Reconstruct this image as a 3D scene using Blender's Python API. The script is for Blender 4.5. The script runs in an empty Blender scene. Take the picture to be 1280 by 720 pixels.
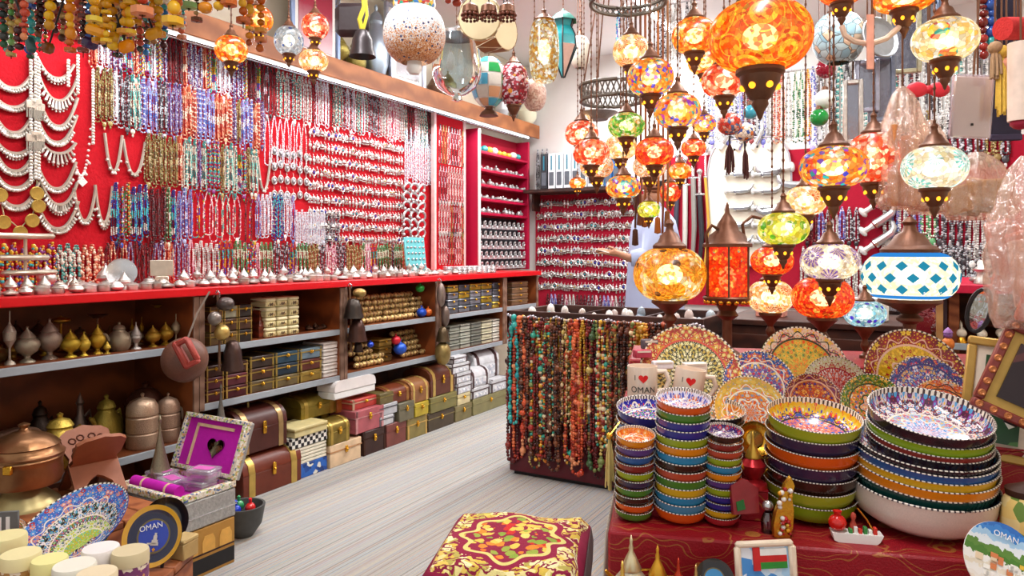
import bpy, math, random
from mathutils import Vector, Matrix

random.seed(7)
SC = bpy.context.scene
COL = SC.collection
PI = math.pi

# ---------------------------------------------------------------- camera
F = 900.0          # focal length in pixels of the 1280x720 frame
HY = 315.0         # horizon row
CH = 1.2           # camera height
A = math.radians(29.4)   # the room is turned by this angle against the view
cA, sA = math.cos(A), math.sin(A)
RB = -A            # things facing the shop front (back wall orientation)
RL = PI / 2 - A    # things on the left wall, facing the aisle
RR = -PI / 2 - A   # things on the right wall
cam_data = bpy.data.cameras.new('camera')
cam = bpy.data.objects.new('camera', cam_data)
COL.objects.link(cam)
cam.location = (0, 0, CH)
cam.rotation_euler = (PI / 2, 0, 0)
cam_data.sensor_width = 36
cam_data.lens = 36 * F / 1280
cam_data.shift_y = -(360 - HY) / 1280
cam_data.clip_start = 0.02
SC.camera = cam

# ---------------------------------------------------------------- light and exposure
SC.view_settings.view_transform = 'Standard'
SC.view_settings.look = 'None'
SC.view_settings.gamma = 1
SC.view_settings.exposure = 0.42
SC.view_settings.use_curve_mapping = False
SC.cycles.use_denoising = True
SC.cycles.max_bounces = 6
SC.cycles.diffuse_bounces = 3
SC.cycles.glossy_bounces = 3
SC.cycles.transmission_bounces = 5
SC.cycles.transparent_max_bounces = 8
SC.cycles.caustics_reflective = False
SC.cycles.caustics_refractive = False
SC.cycles.sample_clamp_indirect = 6
wd = bpy.data.worlds.new('daylight')
SC.world = wd
wd.use_nodes = True
wd.node_tree.nodes['Background'].inputs[0].default_value = (1.0, 0.985, 0.96, 1)
wd.node_tree.nodes['Background'].inputs[1].default_value = 0.55


# ---------------------------------------------------------------- coordinates
def P(px, py, d):
    return Vector(((px - 640) / F * d, d, CH + (HY - py) / F * d))


def W(u, v, z=0.0):
    return Vector((u * cA + v * sA, -u * sA + v * cA, z))


def UV(p):
    return p.x * cA - p.y * sA, p.x * sA + p.y * cA


def d_u(px, u):
    return u / ((px - 640) / F * cA - sA)


def d_v(px, v):
    return v / ((px - 640) / F * sA + cA)


def v_of(px, u):
    return UV(P(px, HY, d_u(px, u)))[1]


def u_of(px, v):
    return UV(P(px, HY, d_v(px, v)))[0]


def z_u(px, py, u):
    return P(px, py, d_u(px, u)).z


def z_v(px, py, v):
    return P(px, py, d_v(px, v)).z


def C(h):
    h = h.lstrip('#')
    o = []
    for i in (0, 2, 4):
        x = int(h[i:i + 2], 16) / 255
        o.append(x / 12.92 if x <= 0.04045 else ((x + 0.055) / 1.055) ** 2.4)
    return (o[0], o[1], o[2], 1.0)


def CL(s):
    return [C(x) for x in s.split()]


# ---------------------------------------------------------------- materials
class NT:
    def __init__(s, name):
        s.m = bpy.data.materials.new(name)
        s.m.use_nodes = True
        s.t = s.m.node_tree
        s.t.nodes.clear()
        s.out = s.t.nodes.new('ShaderNodeOutputMaterial')

    def n(s, typ, ins=None, **kw):
        nd = s.t.nodes.new('ShaderNode' + typ)
        for k, v in kw.items():
            setattr(nd, k, v)
        for k, v in (ins or {}).items():
            s.put(nd.inputs[k], v)
        return nd

    def put(s, sock, v):
        if isinstance(v, bpy.types.NodeSocket):
            s.t.links.new(v, sock)
        elif v is not None:
            sock.default_value = v

    def mt(s, op, a, b=0.0, c=None):
        nd = s.n('Math', operation=op)
        s.put(nd.inputs[0], a)
        s.put(nd.inputs[1], b)
        if c is not None:
            s.put(nd.inputs[2], c)
        return nd.outputs[0]

    def mix(s, f, a, b, blend='MIX'):
        nd = s.n('Mix', data_type='RGBA', blend_type=blend)
        s.put(nd.inputs[0], f)
        s.put(nd.inputs[6], a)
        s.put(nd.inputs[7], b)
        return nd.outputs[2]

    def ramp(s, f, cols, const=True):
        nd = s.n('ValToRGB')
        cr = nd.color_ramp
        cr.interpolation = 'CONSTANT' if const else 'LINEAR'
        k = len(cols)
        while len(cr.elements) < k:
            cr.elements.new(0.5)
        for i, c in enumerate(cols):
            cr.elements[i].position = i / k if const else i / max(1, k - 1)
            cr.elements[i].color = c
        s.put(nd.inputs[0], f)
        return nd.outputs[0]

    def obj(s):
        return s.n('TexCoord').outputs['Object']

    def vor(s, vec, scale, feature='F1', dim='3D', rnd=1.0):
        return s.n('TexVoronoi', {'Vector': vec, 'Scale': scale, 'Randomness': rnd}, feature=feature, voronoi_dimensions=dim)

    def noise(s, vec, scale, detail=3.0):
        return s.n('TexNoise', {'Vector': vec, 'Scale': scale, 'Detail': detail}).outputs[0]

    def chan(s, col, i=0):
        return s.n('SeparateColor', {0: col}).outputs[i]

    def less(s, a, b):
        return s.mt('LESS_THAN', a, b)

    def band(s, x, lo, hi):
        return s.mt('MULTIPLY', s.mt('GREATER_THAN', x, lo), s.mt('LESS_THAN', x, hi))

    def bsdf(s, col, rough=0.5, metal=0.0, bump=None, bstr=0.2, emit=None, estr=0.0, coat=0.0, alpha=None, trans=0.0, ior=1.45):
        b = s.n('BsdfPrincipled', {'Base Color': col, 'Roughness': rough, 'Metallic': metal, 'Coat Weight': coat, 'IOR': ior,
                                   'Transmission Weight': trans})
        if alpha is not None:
            s.put(b.inputs['Alpha'], alpha)
        if emit is not None:
            s.put(b.inputs['Emission Color'], emit)
            s.put(b.inputs['Emission Strength'], estr)
        if bump is not None:
            bp = s.n('Bump', {'Height': bump, 'Strength': bstr, 'Distance': 0.01})
            s.put(b.inputs['Normal'], bp.outputs[0])
        s.t.links.new(b.outputs[0], s.out.inputs[0])
        return s.m


def simple(name, col, rough=0.5, metal=0.0, var=0.25, nscale=30, coat=0.0, bstr=0.1):
    n = NT(name)
    t = n.noise(n.obj(), nscale)
    dark = tuple(c * (1 - var) for c in col[:3]) + (1,)
    lite = tuple(min(1, c * (1 + var)) for c in col[:3]) + (1,)
    return n.bsdf(n.ramp(t, [dark, col, lite], False), rough, metal, t, bstr, coat=coat)


def ocol(name, rough=0.5, metal=0.0, var=0.3, nscale=40, coat=0.0, bstr=0.15):
    """base colour taken from the object's own colour"""
    n = NT(name)
    oc = n.n('ObjectInfo').outputs['Color']
    t = n.noise(n.obj(), nscale)
    k = n.mt('MULTIPLY_ADD', t, 2 * var, 1 - var)
    return n.bsdf(n.mix(1.0, oc, n.n('CombineColor', {0: k, 1: k, 2: k}).outputs[0], 'MULTIPLY'), rough, metal, t, bstr, coat=coat)


def vcol(name, rough=0.35, metal=0.0, coat=0.0):
    n = NT(name)
    return n.bsdf(n.n('Attribute', attribute_name='Col').outputs['Color'], rough, metal, coat=coat)


def mottled(name, cols, scale=60, rough=0.4, metal=0.0, bstr=0.2, coat=0.0):
    """small chips of several colours with fine joints"""
    n = NT(name)
    v = n.vor(n.obj(), scale)
    return n.bsdf(n.ramp(n.chan(v.outputs['Color']), cols), rough, metal, v.outputs['Distance'], bstr, coat=coat)


def glow(name, col, strength, sample=True):
    n = NT(name)
    e = n.n('Emission', {0: col, 1: strength})
    n.t.links.new(e.outputs[0], n.out.inputs[0])
    if not sample:
        n.m.cycles.emission_sampling = 'NONE'
    return n.m


def mosaic(name, cols, scale, strength, flower=None, fscale=16, fr=0.42, thru=0.3, grout=None, kind='flower', lit=True):
    """glass chips glued on a lit globe; a part of the light of the bulb passes straight through"""
    n = NT(name)
    o = n.obj()
    scale *= 1.35
    v = n.vor(o, scale)
    c = n.ramp(n.chan(v.outputs['Color']), cols)
    if flower:
        w = n.vor(o, fscale, rnd=0.55)
        if kind == 'sun':
            of = n.n('VectorMath', {0: o, 1: w.outputs['Position']}, operation='SUBTRACT').outputs[0]
            q, w0 = n.n('SeparateXYZ', {0: of}), n.n('SeparateXYZ', {0: o})
            ta = n.mt('SUBTRACT', n.mt('MULTIPLY', w0.outputs[0], q.outputs[1]), n.mt('MULTIPLY', w0.outputs[1], q.outputs[0]))
            rr = n.mt('SQRT', n.mt('ADD', n.mt('MULTIPLY', w0.outputs[0], w0.outputs[0]), n.mt('MULTIPLY', w0.outputs[1], w0.outputs[1])))
            an = n.mt('ARCTAN2', q.outputs[2], n.mt('DIVIDE', ta, rr))
            pt = n.mt('GREATER_THAN', n.mt('SINE', n.mt('MULTIPLY', an, 14.0)), -.2)
            D = w.outputs['Distance']
            c = n.mix(n.less(D, fr), c, n.mix(pt, flower[1], flower[0]))
            c = n.mix(n.less(D, fr * .62), c, n.mix(pt, flower[0], flower[1]))
            c = n.mix(n.less(D, fr * .36), c, flower[2])
            c = n.mix(n.less(D, fr * .16), c, flower[1])
        elif kind == 'rings':
            s = n.mt('SINE', n.mt('MULTIPLY', w.outputs['Distance'], 26.0))
            c = n.mix(n.mt('MULTIPLY', n.mt('GREATER_THAN', s, 0.1), n.less(w.outputs['Distance'], fr)), c, flower[0])
            c = n.mix(n.less(w.outputs['Distance'], 0.10), c, flower[-1])
        else:
            fc = n.ramp(n.chan(v.outputs['Color'], 1), flower)
            c = n.mix(n.less(w.outputs['Distance'], fr), c, fc)
    e = n.vor(o, scale, 'DISTANCE_TO_EDGE')
    g = n.mt('SUBTRACT', 1.0, n.mt('MULTIPLY', n.less(e.outputs['Distance'], 0.04), 0.4 if lit else .7))
    if lit:
        k = n.mt('MULTIPLY', n.mt('MULTIPLY_ADD', n.chan(v.outputs['Color'], 2), 0.8, 0.6), strength * .72)
        em = n.n('Emission', {0: c, 1: n.mt('MULTIPLY', k, g)})
        tr = n.n('BsdfTransparent', {0: n.mix(0.5, c, (1, 0.85, 0.6, 1))})
        gl = n.n('BsdfGlossy', {0: (1, 1, 1, 1), 1: 0.25})
        th = n.mt('MULTIPLY', n.mt('MULTIPLY_ADD', n.mt('GREATER_THAN', n.chan(v.outputs['Color'], 1), 0.45), 1.3, 0.35), thru)
        a1 = n.n('MixShader', {0: th, 1: em.outputs[0], 2: tr.outputs[0]})
        a2 = n.n('MixShader', {0: 0.05, 1: a1.outputs[0], 2: gl.outputs[0]})
        n.t.links.new(a2.outputs[0], n.out.inputs[0])
        n.m.cycles.emission_sampling = 'NONE'
        return n.m
    return n.bsdf(n.mix(n.mt('MULTIPLY', g, 1.0), C('40302a'), c), 0.2, 0, e.outputs['Distance'], 0.3, coat=0.4)


def polar(name, field, rim, base, edge='f4ead8', n_fold=8, r_rim=0.68, r_med=0.3, med=None, s1=5.0, s2=3.0, ring='f6e9d6', rough=0.18, back=None):
    """hand painted glaze in polar repeat: rim band, ringed centre, flowers; Object coordinates with rim radius 1"""
    n = NT(name)
    o = n.obj()
    sp = n.n('SeparateXYZ', {0: o})
    x, y = sp.outputs[0], sp.outputs[1]
    r = n.mt('SQRT', n.mt('ADD', n.mt('MULTIPLY', x, x), n.mt('MULTIPLY', y, y)))
    th = n.mt('ARCTAN2', y, x)
    t = n.mt('ABSOLUTE', n.mt('SUBTRACT', n.mt('FRACT', n.mt('MULTIPLY', th, n_fold / (2 * PI))), 0.5))
    vec = n.n('CombineXYZ', {0: n.mt('MULTIPLY', r, s1), 1: n.mt('MULTIPLY', t, s2), 2: 0.0}).outputs[0]
    v = n.vor(vec, 1.6, dim='2D')
    vs = n.vor(vec, 4.2, dim='2D')
    cells = n.ramp(n.chan(v.outputs['Color']), field)
    small = n.ramp(n.chan(vs.outputs['Color'], 1), field + [base])
    fld = n.mix(n.less(v.outputs['Distance'], 0.36), base, cells)
    fld = n.mix(n.less(v.outputs['Distance'], 0.13), fld, n.ramp(n.chan(v.outputs['Color'], 2), field[::-1]))
    fld = n.mix(n.mt('MULTIPLY', n.less(vs.outputs['Distance'], 0.3), n.mt('GREATER_THAN', v.outputs['Distance'], 0.40)), fld, small)
    # medallion
    lob = n.mt('MULTIPLY_ADD', n.mt('COSINE', n.mt('MULTIPLY', th, float(n_fold))), 0.06, r_med)
    if med:
        mcol = n.ramp(n.chan(vs.outputs['Color']), med)
        fld = n.mix(n.less(r, lob), fld, mcol)
        fld = n.mix(n.less(n.mt('ABSOLUTE', n.mt('SUBTRACT', r, lob)), 0.022), fld, C(ring))
    # rim band with petals
    pet = n.mt('MULTIPLY_ADD', n.mt('COSINE', n.mt('MULTIPLY', th, n_fold * 2.0)), 0.05, r_rim + 0.1)
    rc = n.mix(n.less(v.outputs['Distance'], 0.42), rim[0], n.ramp(n.chan(v.outputs['Color'], 1), rim[1:] + field[:3]))
    rc = n.mix(n.less(v.outputs['Distance'], 0.16), rc, n.ramp(n.chan(v.outputs['Color'], 2), field[1:]))
    rc = n.mix(n.mt('MULTIPLY', n.less(vs.outputs['Distance'], 0.26), n.mt('GREATER_THAN', v.outputs['Distance'], 0.46)), rc, n.ramp(n.chan(vs.outputs['Color']), rim[1:] + field))
    rc = n.mix(n.less(n.mt('ABSOLUTE', n.mt('SUBTRACT', r, pet)), 0.014), rc, C(ring))
    col = n.mix(n.mt('GREATER_THAN', r, r_rim), fld, rc)
    col = n.mix(n.less(n.mt('ABSOLUTE', n.mt('SUBTRACT', r, r_rim)), 0.02), col, C(ring))
    dash = n.mt('GREATER_THAN', n.mt('SINE', n.mt('MULTIPLY', th, 64.0)), -0.2)
    col = n.mix(n.mt('GREATER_THAN', r, 0.97), col, n.mix(dash, C('4c3a38'), C(edge)))
    if back:
        col = n.mix(n.mt('GREATER_THAN', n.n('NewGeometry').outputs['Backfacing'], 0.5), col, C(back))
    return n.bsdf(col, rough, 0, coat=0.3)


# ---------------------------------------------------------------- meshes
_ico = {}


def ico(sub):
    if sub not in _ico:
        t = (1 + 5 ** 0.5) / 2
        v = [Vector(p).normalized() for p in [(-1, t, 0), (1, t, 0), (-1, -t, 0), (1, -t, 0), (0, -1, t), (0, 1, t), (0, -1, -t), (0, 1, -t), (t, 0, -1), (t, 0, 1), (-t, 0, -1), (-t, 0, 1)]]
        f = [(0, 11, 5), (0, 5, 1), (0, 1, 7), (0, 7, 10), (0, 10, 11), (1, 5, 9), (5, 11, 4), (11, 10, 2), (10, 7, 6), (7, 1, 8), (3, 9, 4), (3, 4, 2), (3, 2, 6), (3, 6, 8), (3, 8, 9), (4, 9, 5), (2, 4, 11), (6, 2, 10), (8, 6, 7), (9, 8, 1)]
        for _ in range(sub):
            mid, nf = {}, []

            def m(a, b):
                k = (min(a, b), max(a, b))
                if k not in mid:
                    mid[k] = len(v)
                    v.append(((v[a] + v[b]) / 2).normalized())
                return mid[k]
            for a, b, c in f:
                ab, bc, ca = m(a, b), m(b, c), m(c, a)
                nf += [(a, ab, ca), (b, bc, ab), (c, ca, bc), (ab, bc, ca)]
            f = nf
        _ico[sub] = ([tuple(p) for p in v], f)
    return _ico[sub]


class MB:
    def __init__(s):
        s.v, s.f, s.mi, s.c = [], [], [], []

    def add(s, vs, fs, M=None, mi=0, col=None):
        b = len(s.v)
        if M is not None:
            vs = [tuple(M @ Vector(p)) for p in vs]
        s.v += vs
        for f in fs:
            s.f.append(tuple(i + b for i in f))
            s.mi.append(mi)
            s.c.append(col or (1, 1, 1, 1))
        return s

    def box(s, x, y, z, sx, sy, sz, bev=0.0, M=None, mi=0, col=None):
        """centre x,y, base z"""
        hx, hy = sx / 2, sy / 2
        if bev <= 0:
            vs = [(x + a * hx, y + b * hy, z + c * sz) for c in (0, 1) for a, b in ((-1, -1), (1, -1), (1, 1), (-1, 1))]
            fs = [(3, 2, 1, 0), (4, 5, 6, 7), (0, 1, 5, 4), (1, 2, 6, 5), (2, 3, 7, 6), (3, 0, 4, 7)]
            return s.add(vs, fs, M, mi, col)
        bev = min(bev, hx * .9, hy * .9, sz * .45)
        hz = sz / 2
        vs, ix = [], {}
        for a in (-1, 1):
            for b in (-1, 1):
                for c in (-1, 1):
                    for k in range(3):
                        q = [a * (hx - bev), b * (hy - bev), c * (hz - bev)]
                        q[k] = (a * hx, b * hy, c * hz)[k]
                        ix[a, b, c, k] = len(vs)
                        vs.append((x + q[0], y + q[1], z + hz + q[2]))
        fs = []
        for k in range(3):
            o = [i for i in range(3) if i != k]
            for sg in (-1, 1):
                q = []
                for p1, p2 in ((-1, -1), (1, -1), (1, 1), (-1, 1)):
                    t = [0, 0, 0]
                    t[k], t[o[0]], t[o[1]] = sg, p1, p2
                    q.append(ix[t[0], t[1], t[2], k])
                flip = (sg < 0) ^ (k == 1)
                fs.append(tuple(q[::-1] if flip else q))
        for k in range(3):           # edges along axis k
            o = [i for i in range(3) if i != k]
            for p1 in (-1, 1):
                for p2 in (-1, 1):
                    q = []
                    for e, face in ((-1, o[0]), (1, o[0]), (1, o[1]), (-1, o[1])):
                        t = [0, 0, 0]
                        t[k], t[o[0]], t[o[1]] = e, p1, p2
                        q.append(ix[t[0], t[1], t[2], face])
                    flip = (p1 * p2 > 0) ^ (k == 1)
                    fs.append(tuple(q[::-1] if flip else q))
        for a in (-1, 1):
            for b in (-1, 1):
                for c in (-1, 1):
                    q = [ix[a, b, c, k] for k in range(3)]
                    fs.append(tuple(q if a * b * c > 0 else q[::-1]))
        return s.add(vs, fs, M, mi, col)

    def lathe(s, prof, seg=16, M=None, mi=0, col=None, sx=1.0, sy=1.0):
        vs, fs, rows = [], [], []
        for r, z in prof:
            if r < 1e-6:
                rows.append([len(vs)])
                vs.append((0, 0, z))
            else:
                rows.append(list(range(len(vs), len(vs) + seg)))
                vs += [(r * math.cos(2 * PI * i / seg) * sx, r * math.sin(2 * PI * i / seg) * sy, z) for i in range(seg)]
        for a, b in zip(rows, rows[1:]):
            for i in range(seg):
                j = (i + 1) % seg
                if len(a) == 1 and len(b) == 1:
                    continue
                if len(a) == 1:
                    fs.append((a[0], b[j], b[i]))
                elif len(b) == 1:
                    fs.append((a[i], a[j], b[0]))
                else:
                    fs.append((a[i], a[j], b[j], b[i]))
        return s.add(vs, fs, M, mi, col)

    def ball(s, c, r, sub=1, mi=0, col=None, M=None):
        if not isinstance(r, (tuple, list)):
            r = (r, r, r)
        vs, fs = ico(sub)
        return s.add([(c[0] + p[0] * r[0], c[1] + p[1] * r[1], c[2] + p[2] * r[2]) for p in vs], fs, M, mi, col)

    def tube(s, pts, r, seg=6, mi=0, col=None, M=None, closed=False):
        pts = [Vector(p) for p in pts]
        n = len(pts)
        rr = r if isinstance(r, (list, tuple)) else [r] * n
        vs, fs = [], []
        up = None
        for i, p in enumerate(pts):
            if closed:
                t = (pts[(i + 1) % n] - pts[i - 1])
            else:
                t = pts[min(i + 1, n - 1)] - pts[max(i - 1, 0)]
            t = t.normalized() if t.length > 1e-9 else Vector((0, 0, 1))
            if up is None:
                up = Vector((0, 1, 0)) if abs(t.y) < 0.8 else Vector((1, 0, 0))
            a = t.cross(up)
            a = a.normalized() if a.length > 1e-6 else t.orthogonal().normalized()
            b = t.cross(a).normalized()
            up = -b if False else up
            for k in range(seg):
                q = p + (a * math.cos(2 * PI * k / seg) + b * math.sin(2 * PI * k / seg)) * rr[i]
                vs.append(tuple(q))
        m = n if closed else n - 1
        for i in range(m):
            for k in range(seg):
                j = (i + 1) % n
                fs.append((i * seg + k, j * seg + k, j * seg + (k + 1) % seg, i * seg + (k + 1) % seg))
        if not closed:
            fs.append(tuple(range(seg)))
            fs.append(tuple(range((n - 1) * seg, n * seg))[::-1])
        return s.add(vs, fs, M, mi, col)

    def prism(s, outline, y0, y1, M=None, mi=0, col=None):
        """outline in the x,z plane, extruded along y"""
        n = len(outline)
        vs = [(x, y0, z) for x, z in outline] + [(x, y1, z) for x, z in outline]
        fs = [tuple(range(n)), tuple(range(2 * n - 1, n - 1, -1))]
        fs += [(i, i + n, (i + 1) % n + n, (i + 1) % n) for i in range(n)]
        return s.add(vs, fs, M, mi, col)

    def build(s, name, mats=(), sharp=0.75, vc=False):
        me = bpy.data.meshes.new(name)
        me.from_pydata(s.v, [], s.f)
        if not isinstance(mats, (list, tuple)):
            mats = [mats]
        for m in mats:
            me.materials.append(m)
        if any(s.mi):
            me.polygons.foreach_set('material_index', s.mi)
        me.polygons.foreach_set('use_smooth', [True] * len(s.f))
        if vc:
            a = me.color_attributes.new('Col', 'FLOAT_COLOR', 'CORNER')
            buf = []
            for f, c in zip(s.f, s.c):
                buf += list(c) * len(f)
            a.data.foreach_set('color', buf)
        me.update()
        me.set_sharp_from_angle(angle=sharp)
        return me


def T(x=0, y=0, z=0):
    return Matrix.Translation((x, y, z))


def R(ax, deg):
    return Matrix.Rotation(math.radians(deg), 4, ax)


# ---------------------------------------------------------------- objects
def obj(name, me, parent=None, loc=(0, 0, 0), rz=0.0, rot=None, sc=None, color=None):
    o = bpy.data.objects.new(name, me)
    COL.objects.link(o)
    o.location = loc
    o.rotation_euler = rot if rot is not None else (0, 0, rz)
    if sc is not None:
        o.scale = (sc, sc, sc) if not isinstance(sc, (tuple, list)) else sc
    if color is not None:
        o.color = color
    if parent is not None:
        o.parent = parent
    return o


def tag(o, label, cat, group=None):
    o['label'] = label
    o['category'] = cat
    if group:
        o['group'] = group
    return o


def thing(name, label, cat, loc=(0, 0, 0), rz=0.0, group=None, rot=None, sc=None):
    return tag(obj(name, None, None, loc, rz, rot, sc), label, cat, group)


def struct(name, me, loc=(0, 0, 0), rz=0.0, parent=None):
    o = obj(name, me, parent, loc, rz)
    o['kind'] = 'structure'
    return o


def dup(root, loc=None, rz=None, rot=None, sc=None, color=None, label=None, parent=None):
    r = root.copy()
    COL.objects.link(r)
    if parent is not None:
        r.parent = parent
    if loc is not None:
        r.location = loc
    if rz is not None:
        r.rotation_euler = (0, 0, rz)
    if rot is not None:
        r.rotation_euler = rot
    if sc is not None:
        r.scale = (sc, sc, sc) if not isinstance(sc, (tuple, list)) else sc
    if color is not None:
        r.color = color
    if label:
        r['label'] = label
    for ch in list(root.children):
        dup(ch, parent=r)
    return r


def text_mesh(body, size, mat, extrude=0.0004, align='CENTER', name='lettering'):
    cu = bpy.data.curves.new('lettering', 'FONT')
    cu.body = body
    cu.size = size
    cu.extrude = extrude
    cu.align_x = align
    cu.align_y = 'CENTER'
    cu.resolution_u = 3
    o = bpy.data.objects.new('lettering', cu)
    COL.objects.link(o)
    dg = bpy.context.evaluated_depsgraph_get()
    me = bpy.data.meshes.new_from_object(o.evaluated_get(dg))
    bpy.data.objects.remove(o)
    bpy.data.curves.remove(cu)
    me.name = name
    me.materials.clear()
    me.materials.append(mat)
    return me


_cache = {}


def memo(key, fn):
    if key not in _cache:
        _cache[key] = fn()
    return _cache[key]


# ---------------------------------------------------------------- shared materials
M_silver = ocol('silver_metal', 0.32, 0.85, 0.35, 60)
M_brass = ocol('aged_brass', 0.32, 0.6, 0.4, 22, bstr=0.25)
M_paint = ocol('plain_paint', 0.5, 0.0, 0.15, 30)
M_wood = None
M_glaze = ocol('glazed_ceramic', 0.15, 0.0, 0.12, 50, coat=0.4, bstr=0.05)
M_cloth = ocol('dyed_cloth', 0.9, 0.0, 0.2, 200, bstr=0.3)
M_vbead = vcol('polished_beads', 0.25, 0.0, 0.3)
M_vmetal = vcol('silver_beads', 0.3, 0.6)
M_vmatte = vcol('painted_matte', 0.6)
M_bronze = simple('brown_bronze', C('6a4430'), 0.45, 0.55, 0.35, 40)
M_gold = simple('gold_metal', C('e0a838'), 0.25, 0.9, 0.25, 50)
M_black = simple('black_paint', C('1c1a1c'), 0.4)
M_white = simple('white_paint', C('f0eeea'), 0.5, var=0.06)
M_redfelt = simple('red_felt', C('c4061c'), 0.95, 0, 0.18, 90, bstr=0.3)
M_darkred = simple('crimson_felt', C('a00628'), 0.95, 0, 0.2, 90)
M_chrome = simple('bright_silver', C('d8d8da'), 0.25, 0.9, 0.15, 40)


def wood(name, a, b, scale=3.0, rough=0.5):
    n = NT(name)
    o = n.obj()
    w = n.n('TexWave', {'Vector': o, 'Scale': scale, 'Distortion': 6.0, 'Detail': 3.0, 'Detail Scale': 2.0}, wave_type='BANDS', bands_direction='Z')
    return n.bsdf(n.ramp(w.outputs[1], [a, b], False), rough, 0, w.outputs[1], 0.08)


M_brownwood = wood('brown_panel_wood', C('6b3416'), C('8f4a20'), 2.0)
M_darkwood = wood('dark_wood', C('2a1712'), C('46261a'), 3.0)
M_redwood = wood('carved_wood', C('7a3c1e'), C('a86238'), 5.0)
M_box = wood('box_wood', C('5a2618'), C('843a22'), 8.0, 0.35)

# ================================================================ the room
U_WALL, V_BACK, Z_CEIL = -3.35, 6.15, 3.0
U_CNT = -2.88


def room_box(name, u0, u1, v0, v1, z0, z1, mat, bev=0.0):
    me = MB().box(0, 0, 0, u1 - u0, v1 - v0, z1 - z0, bev).build(name, mat)
    return me, W((u0 + u1) / 2, (v0 + v1) / 2, z0)


def carpet():
    n = NT('striped_carpet')
    sp = n.n('SeparateXYZ', {0: n.obj()})
    one = n.n('CombineXYZ', {0: n.mt('MULTIPLY', sp.outputs[0], 1.0), 1: 0.0, 2: 0.0}).outputs[0]
    v = n.n('TexNoise', {'Vector': one, 'Scale': 80.0, 'Detail': 4.0, 'Roughness': 0.8})
    v2 = n.n('TexNoise', {'Vector': one, 'Scale': 140.0, 'Detail': 2.0})
    c = n.ramp(n.mt('MULTIPLY_ADD', n.mt('SUBTRACT', v.outputs[0], 0.5), 3.4, 0.5), CL('6a6868 c0baa8 7c9cbc dcd4b8 98808e b8c4bc 6888b0 d8cc9c a87078 c4c4b4 70808c d0c8b4 88a090 d8d0bc'), False)
    dark = n.mix(n.mt('GREATER_THAN', v2.outputs[0], 0.60), c, C('7c776f'))
    weave = n.noise(n.obj(), 220, 2)
    c2 = n.mix(n.mt('MULTIPLY', weave, 0.15), dark, C('8e8c88'))
    return n.bsdf(c2, 0.9, 0, v.outputs[0], 0.35)


me, p = room_box('floor', -3.6, 2.0, -2.0, 6.4, -0.05, 0.0, carpet())
struct('floor', me, p, RB)
M_wallpaint = simple('cream_wall', C('d8cdb8'), 0.8, 0, 0.08, 8)
me, p = room_box('wall_left', U_WALL - 0.12, U_WALL, -0.9, 6.4, 0, Z_CEIL, M_wallpaint)
struct('wall_left', me, p, RB)
me, p = room_box('wall_back', U_WALL, 1.3, V_BACK, V_BACK + 0.12, 0, Z_CEIL, simple('white_wall', C('e8e6e2'), 0.8, 0, 0.06, 6))
struct('wall_back', me, p, RB)
me, p = room_box('wall_right', 1.3, 1.42, 0.9, 6.4, 0, Z_CEIL, M_wallpaint)
struct('wall_right', me, p, RB)
me, p = room_box('ceiling', -3.6, 1.42, 0.3, 6.4, Z_CEIL, Z_CEIL + 0.08, simple('white_ceiling', C('f2f2f0'), 0.8, 0, 0.04, 5))
struct('ceiling', me, p, RB)

# felt display boards on the walls (part of the shop fitting)
me, p = room_box('felt_board', U_WALL + 0.001, U_WALL + 0.012, 0.9, 5.08, 1.036, 2.31, M_redfelt)
tag(obj('felt_board', me, None, p, RB), 'bright red felt board along the long necklace wall above the counter', 'display board')
me, p = room_box('felt_board', -3.19, -2.12, V_BACK - 0.03, V_BACK - 0.002, 0.3, 1.74, M_darkred)
tag(obj('felt_board', me, None, p, RB), 'crimson felt board of pendant rows on the end wall beside the ring rack', 'display board')

# ledge above the necklaces with a fascia and the light strip under it
t = thing('wall_ledge', 'brown wooden ledge over the necklace wall carrying lamps and pictures', 'shelf', W(U_WALL, 3.1, 2.32), RL)
L = 6.0
obj('shelf_board', MB().box(0, -0.1, 0.05, L, 0.2, 0.03, 0.004).build('shelf_board', M_brownwood), t)
obj('fascia', MB().box(0, -0.205, -0.045, L, 0.02, 0.125, 0.003).build('fascia', wood('ledge_wood', C('8a4f28'), C('b06c3c'), 2.0)), t)
obj('hanging_rail', MB().tube([(-L / 2, -0.06, -0.03), (L / 2, -0.06, -0.03)], 0.008, 8).build('hanging_rail', M_chrome), t)
t = thing('light_strip', 'thin white lamp strip shining down on the necklace wall', 'lamp', W(U_WALL + 0.2, 3.6, 2.255), RL)
obj('housing', MB().box(0, 0, 0.008, 4.6, 0.016, 0.012).build('housing', M_white), t)
obj('tube', MB().tube([(-2.3, 0, 0.004), (2.3, 0, 0.004)], 0.005, 8).build('tube', glow('cool_white_strip', C('eaf2ff'), 9.0)), t)
for vv in (2.5, 4.6):
    ld = bpy.data.lights.new('strip_light', 'AREA')
    ld.shape = 'RECTANGLE'
    ld.size, ld.size_y, ld.energy = 2.0, 0.04, 9
    ld.color = (0.95, 0.97, 1.0)
    lo = bpy.data.objects.new('strip_light', ld)
    COL.objects.link(lo)
    lo.parent = t
    lo.location = (vv - 3.6, 0, -0.008)
    lo.rotation_euler = (math.radians(-25), 0, 0)


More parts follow.
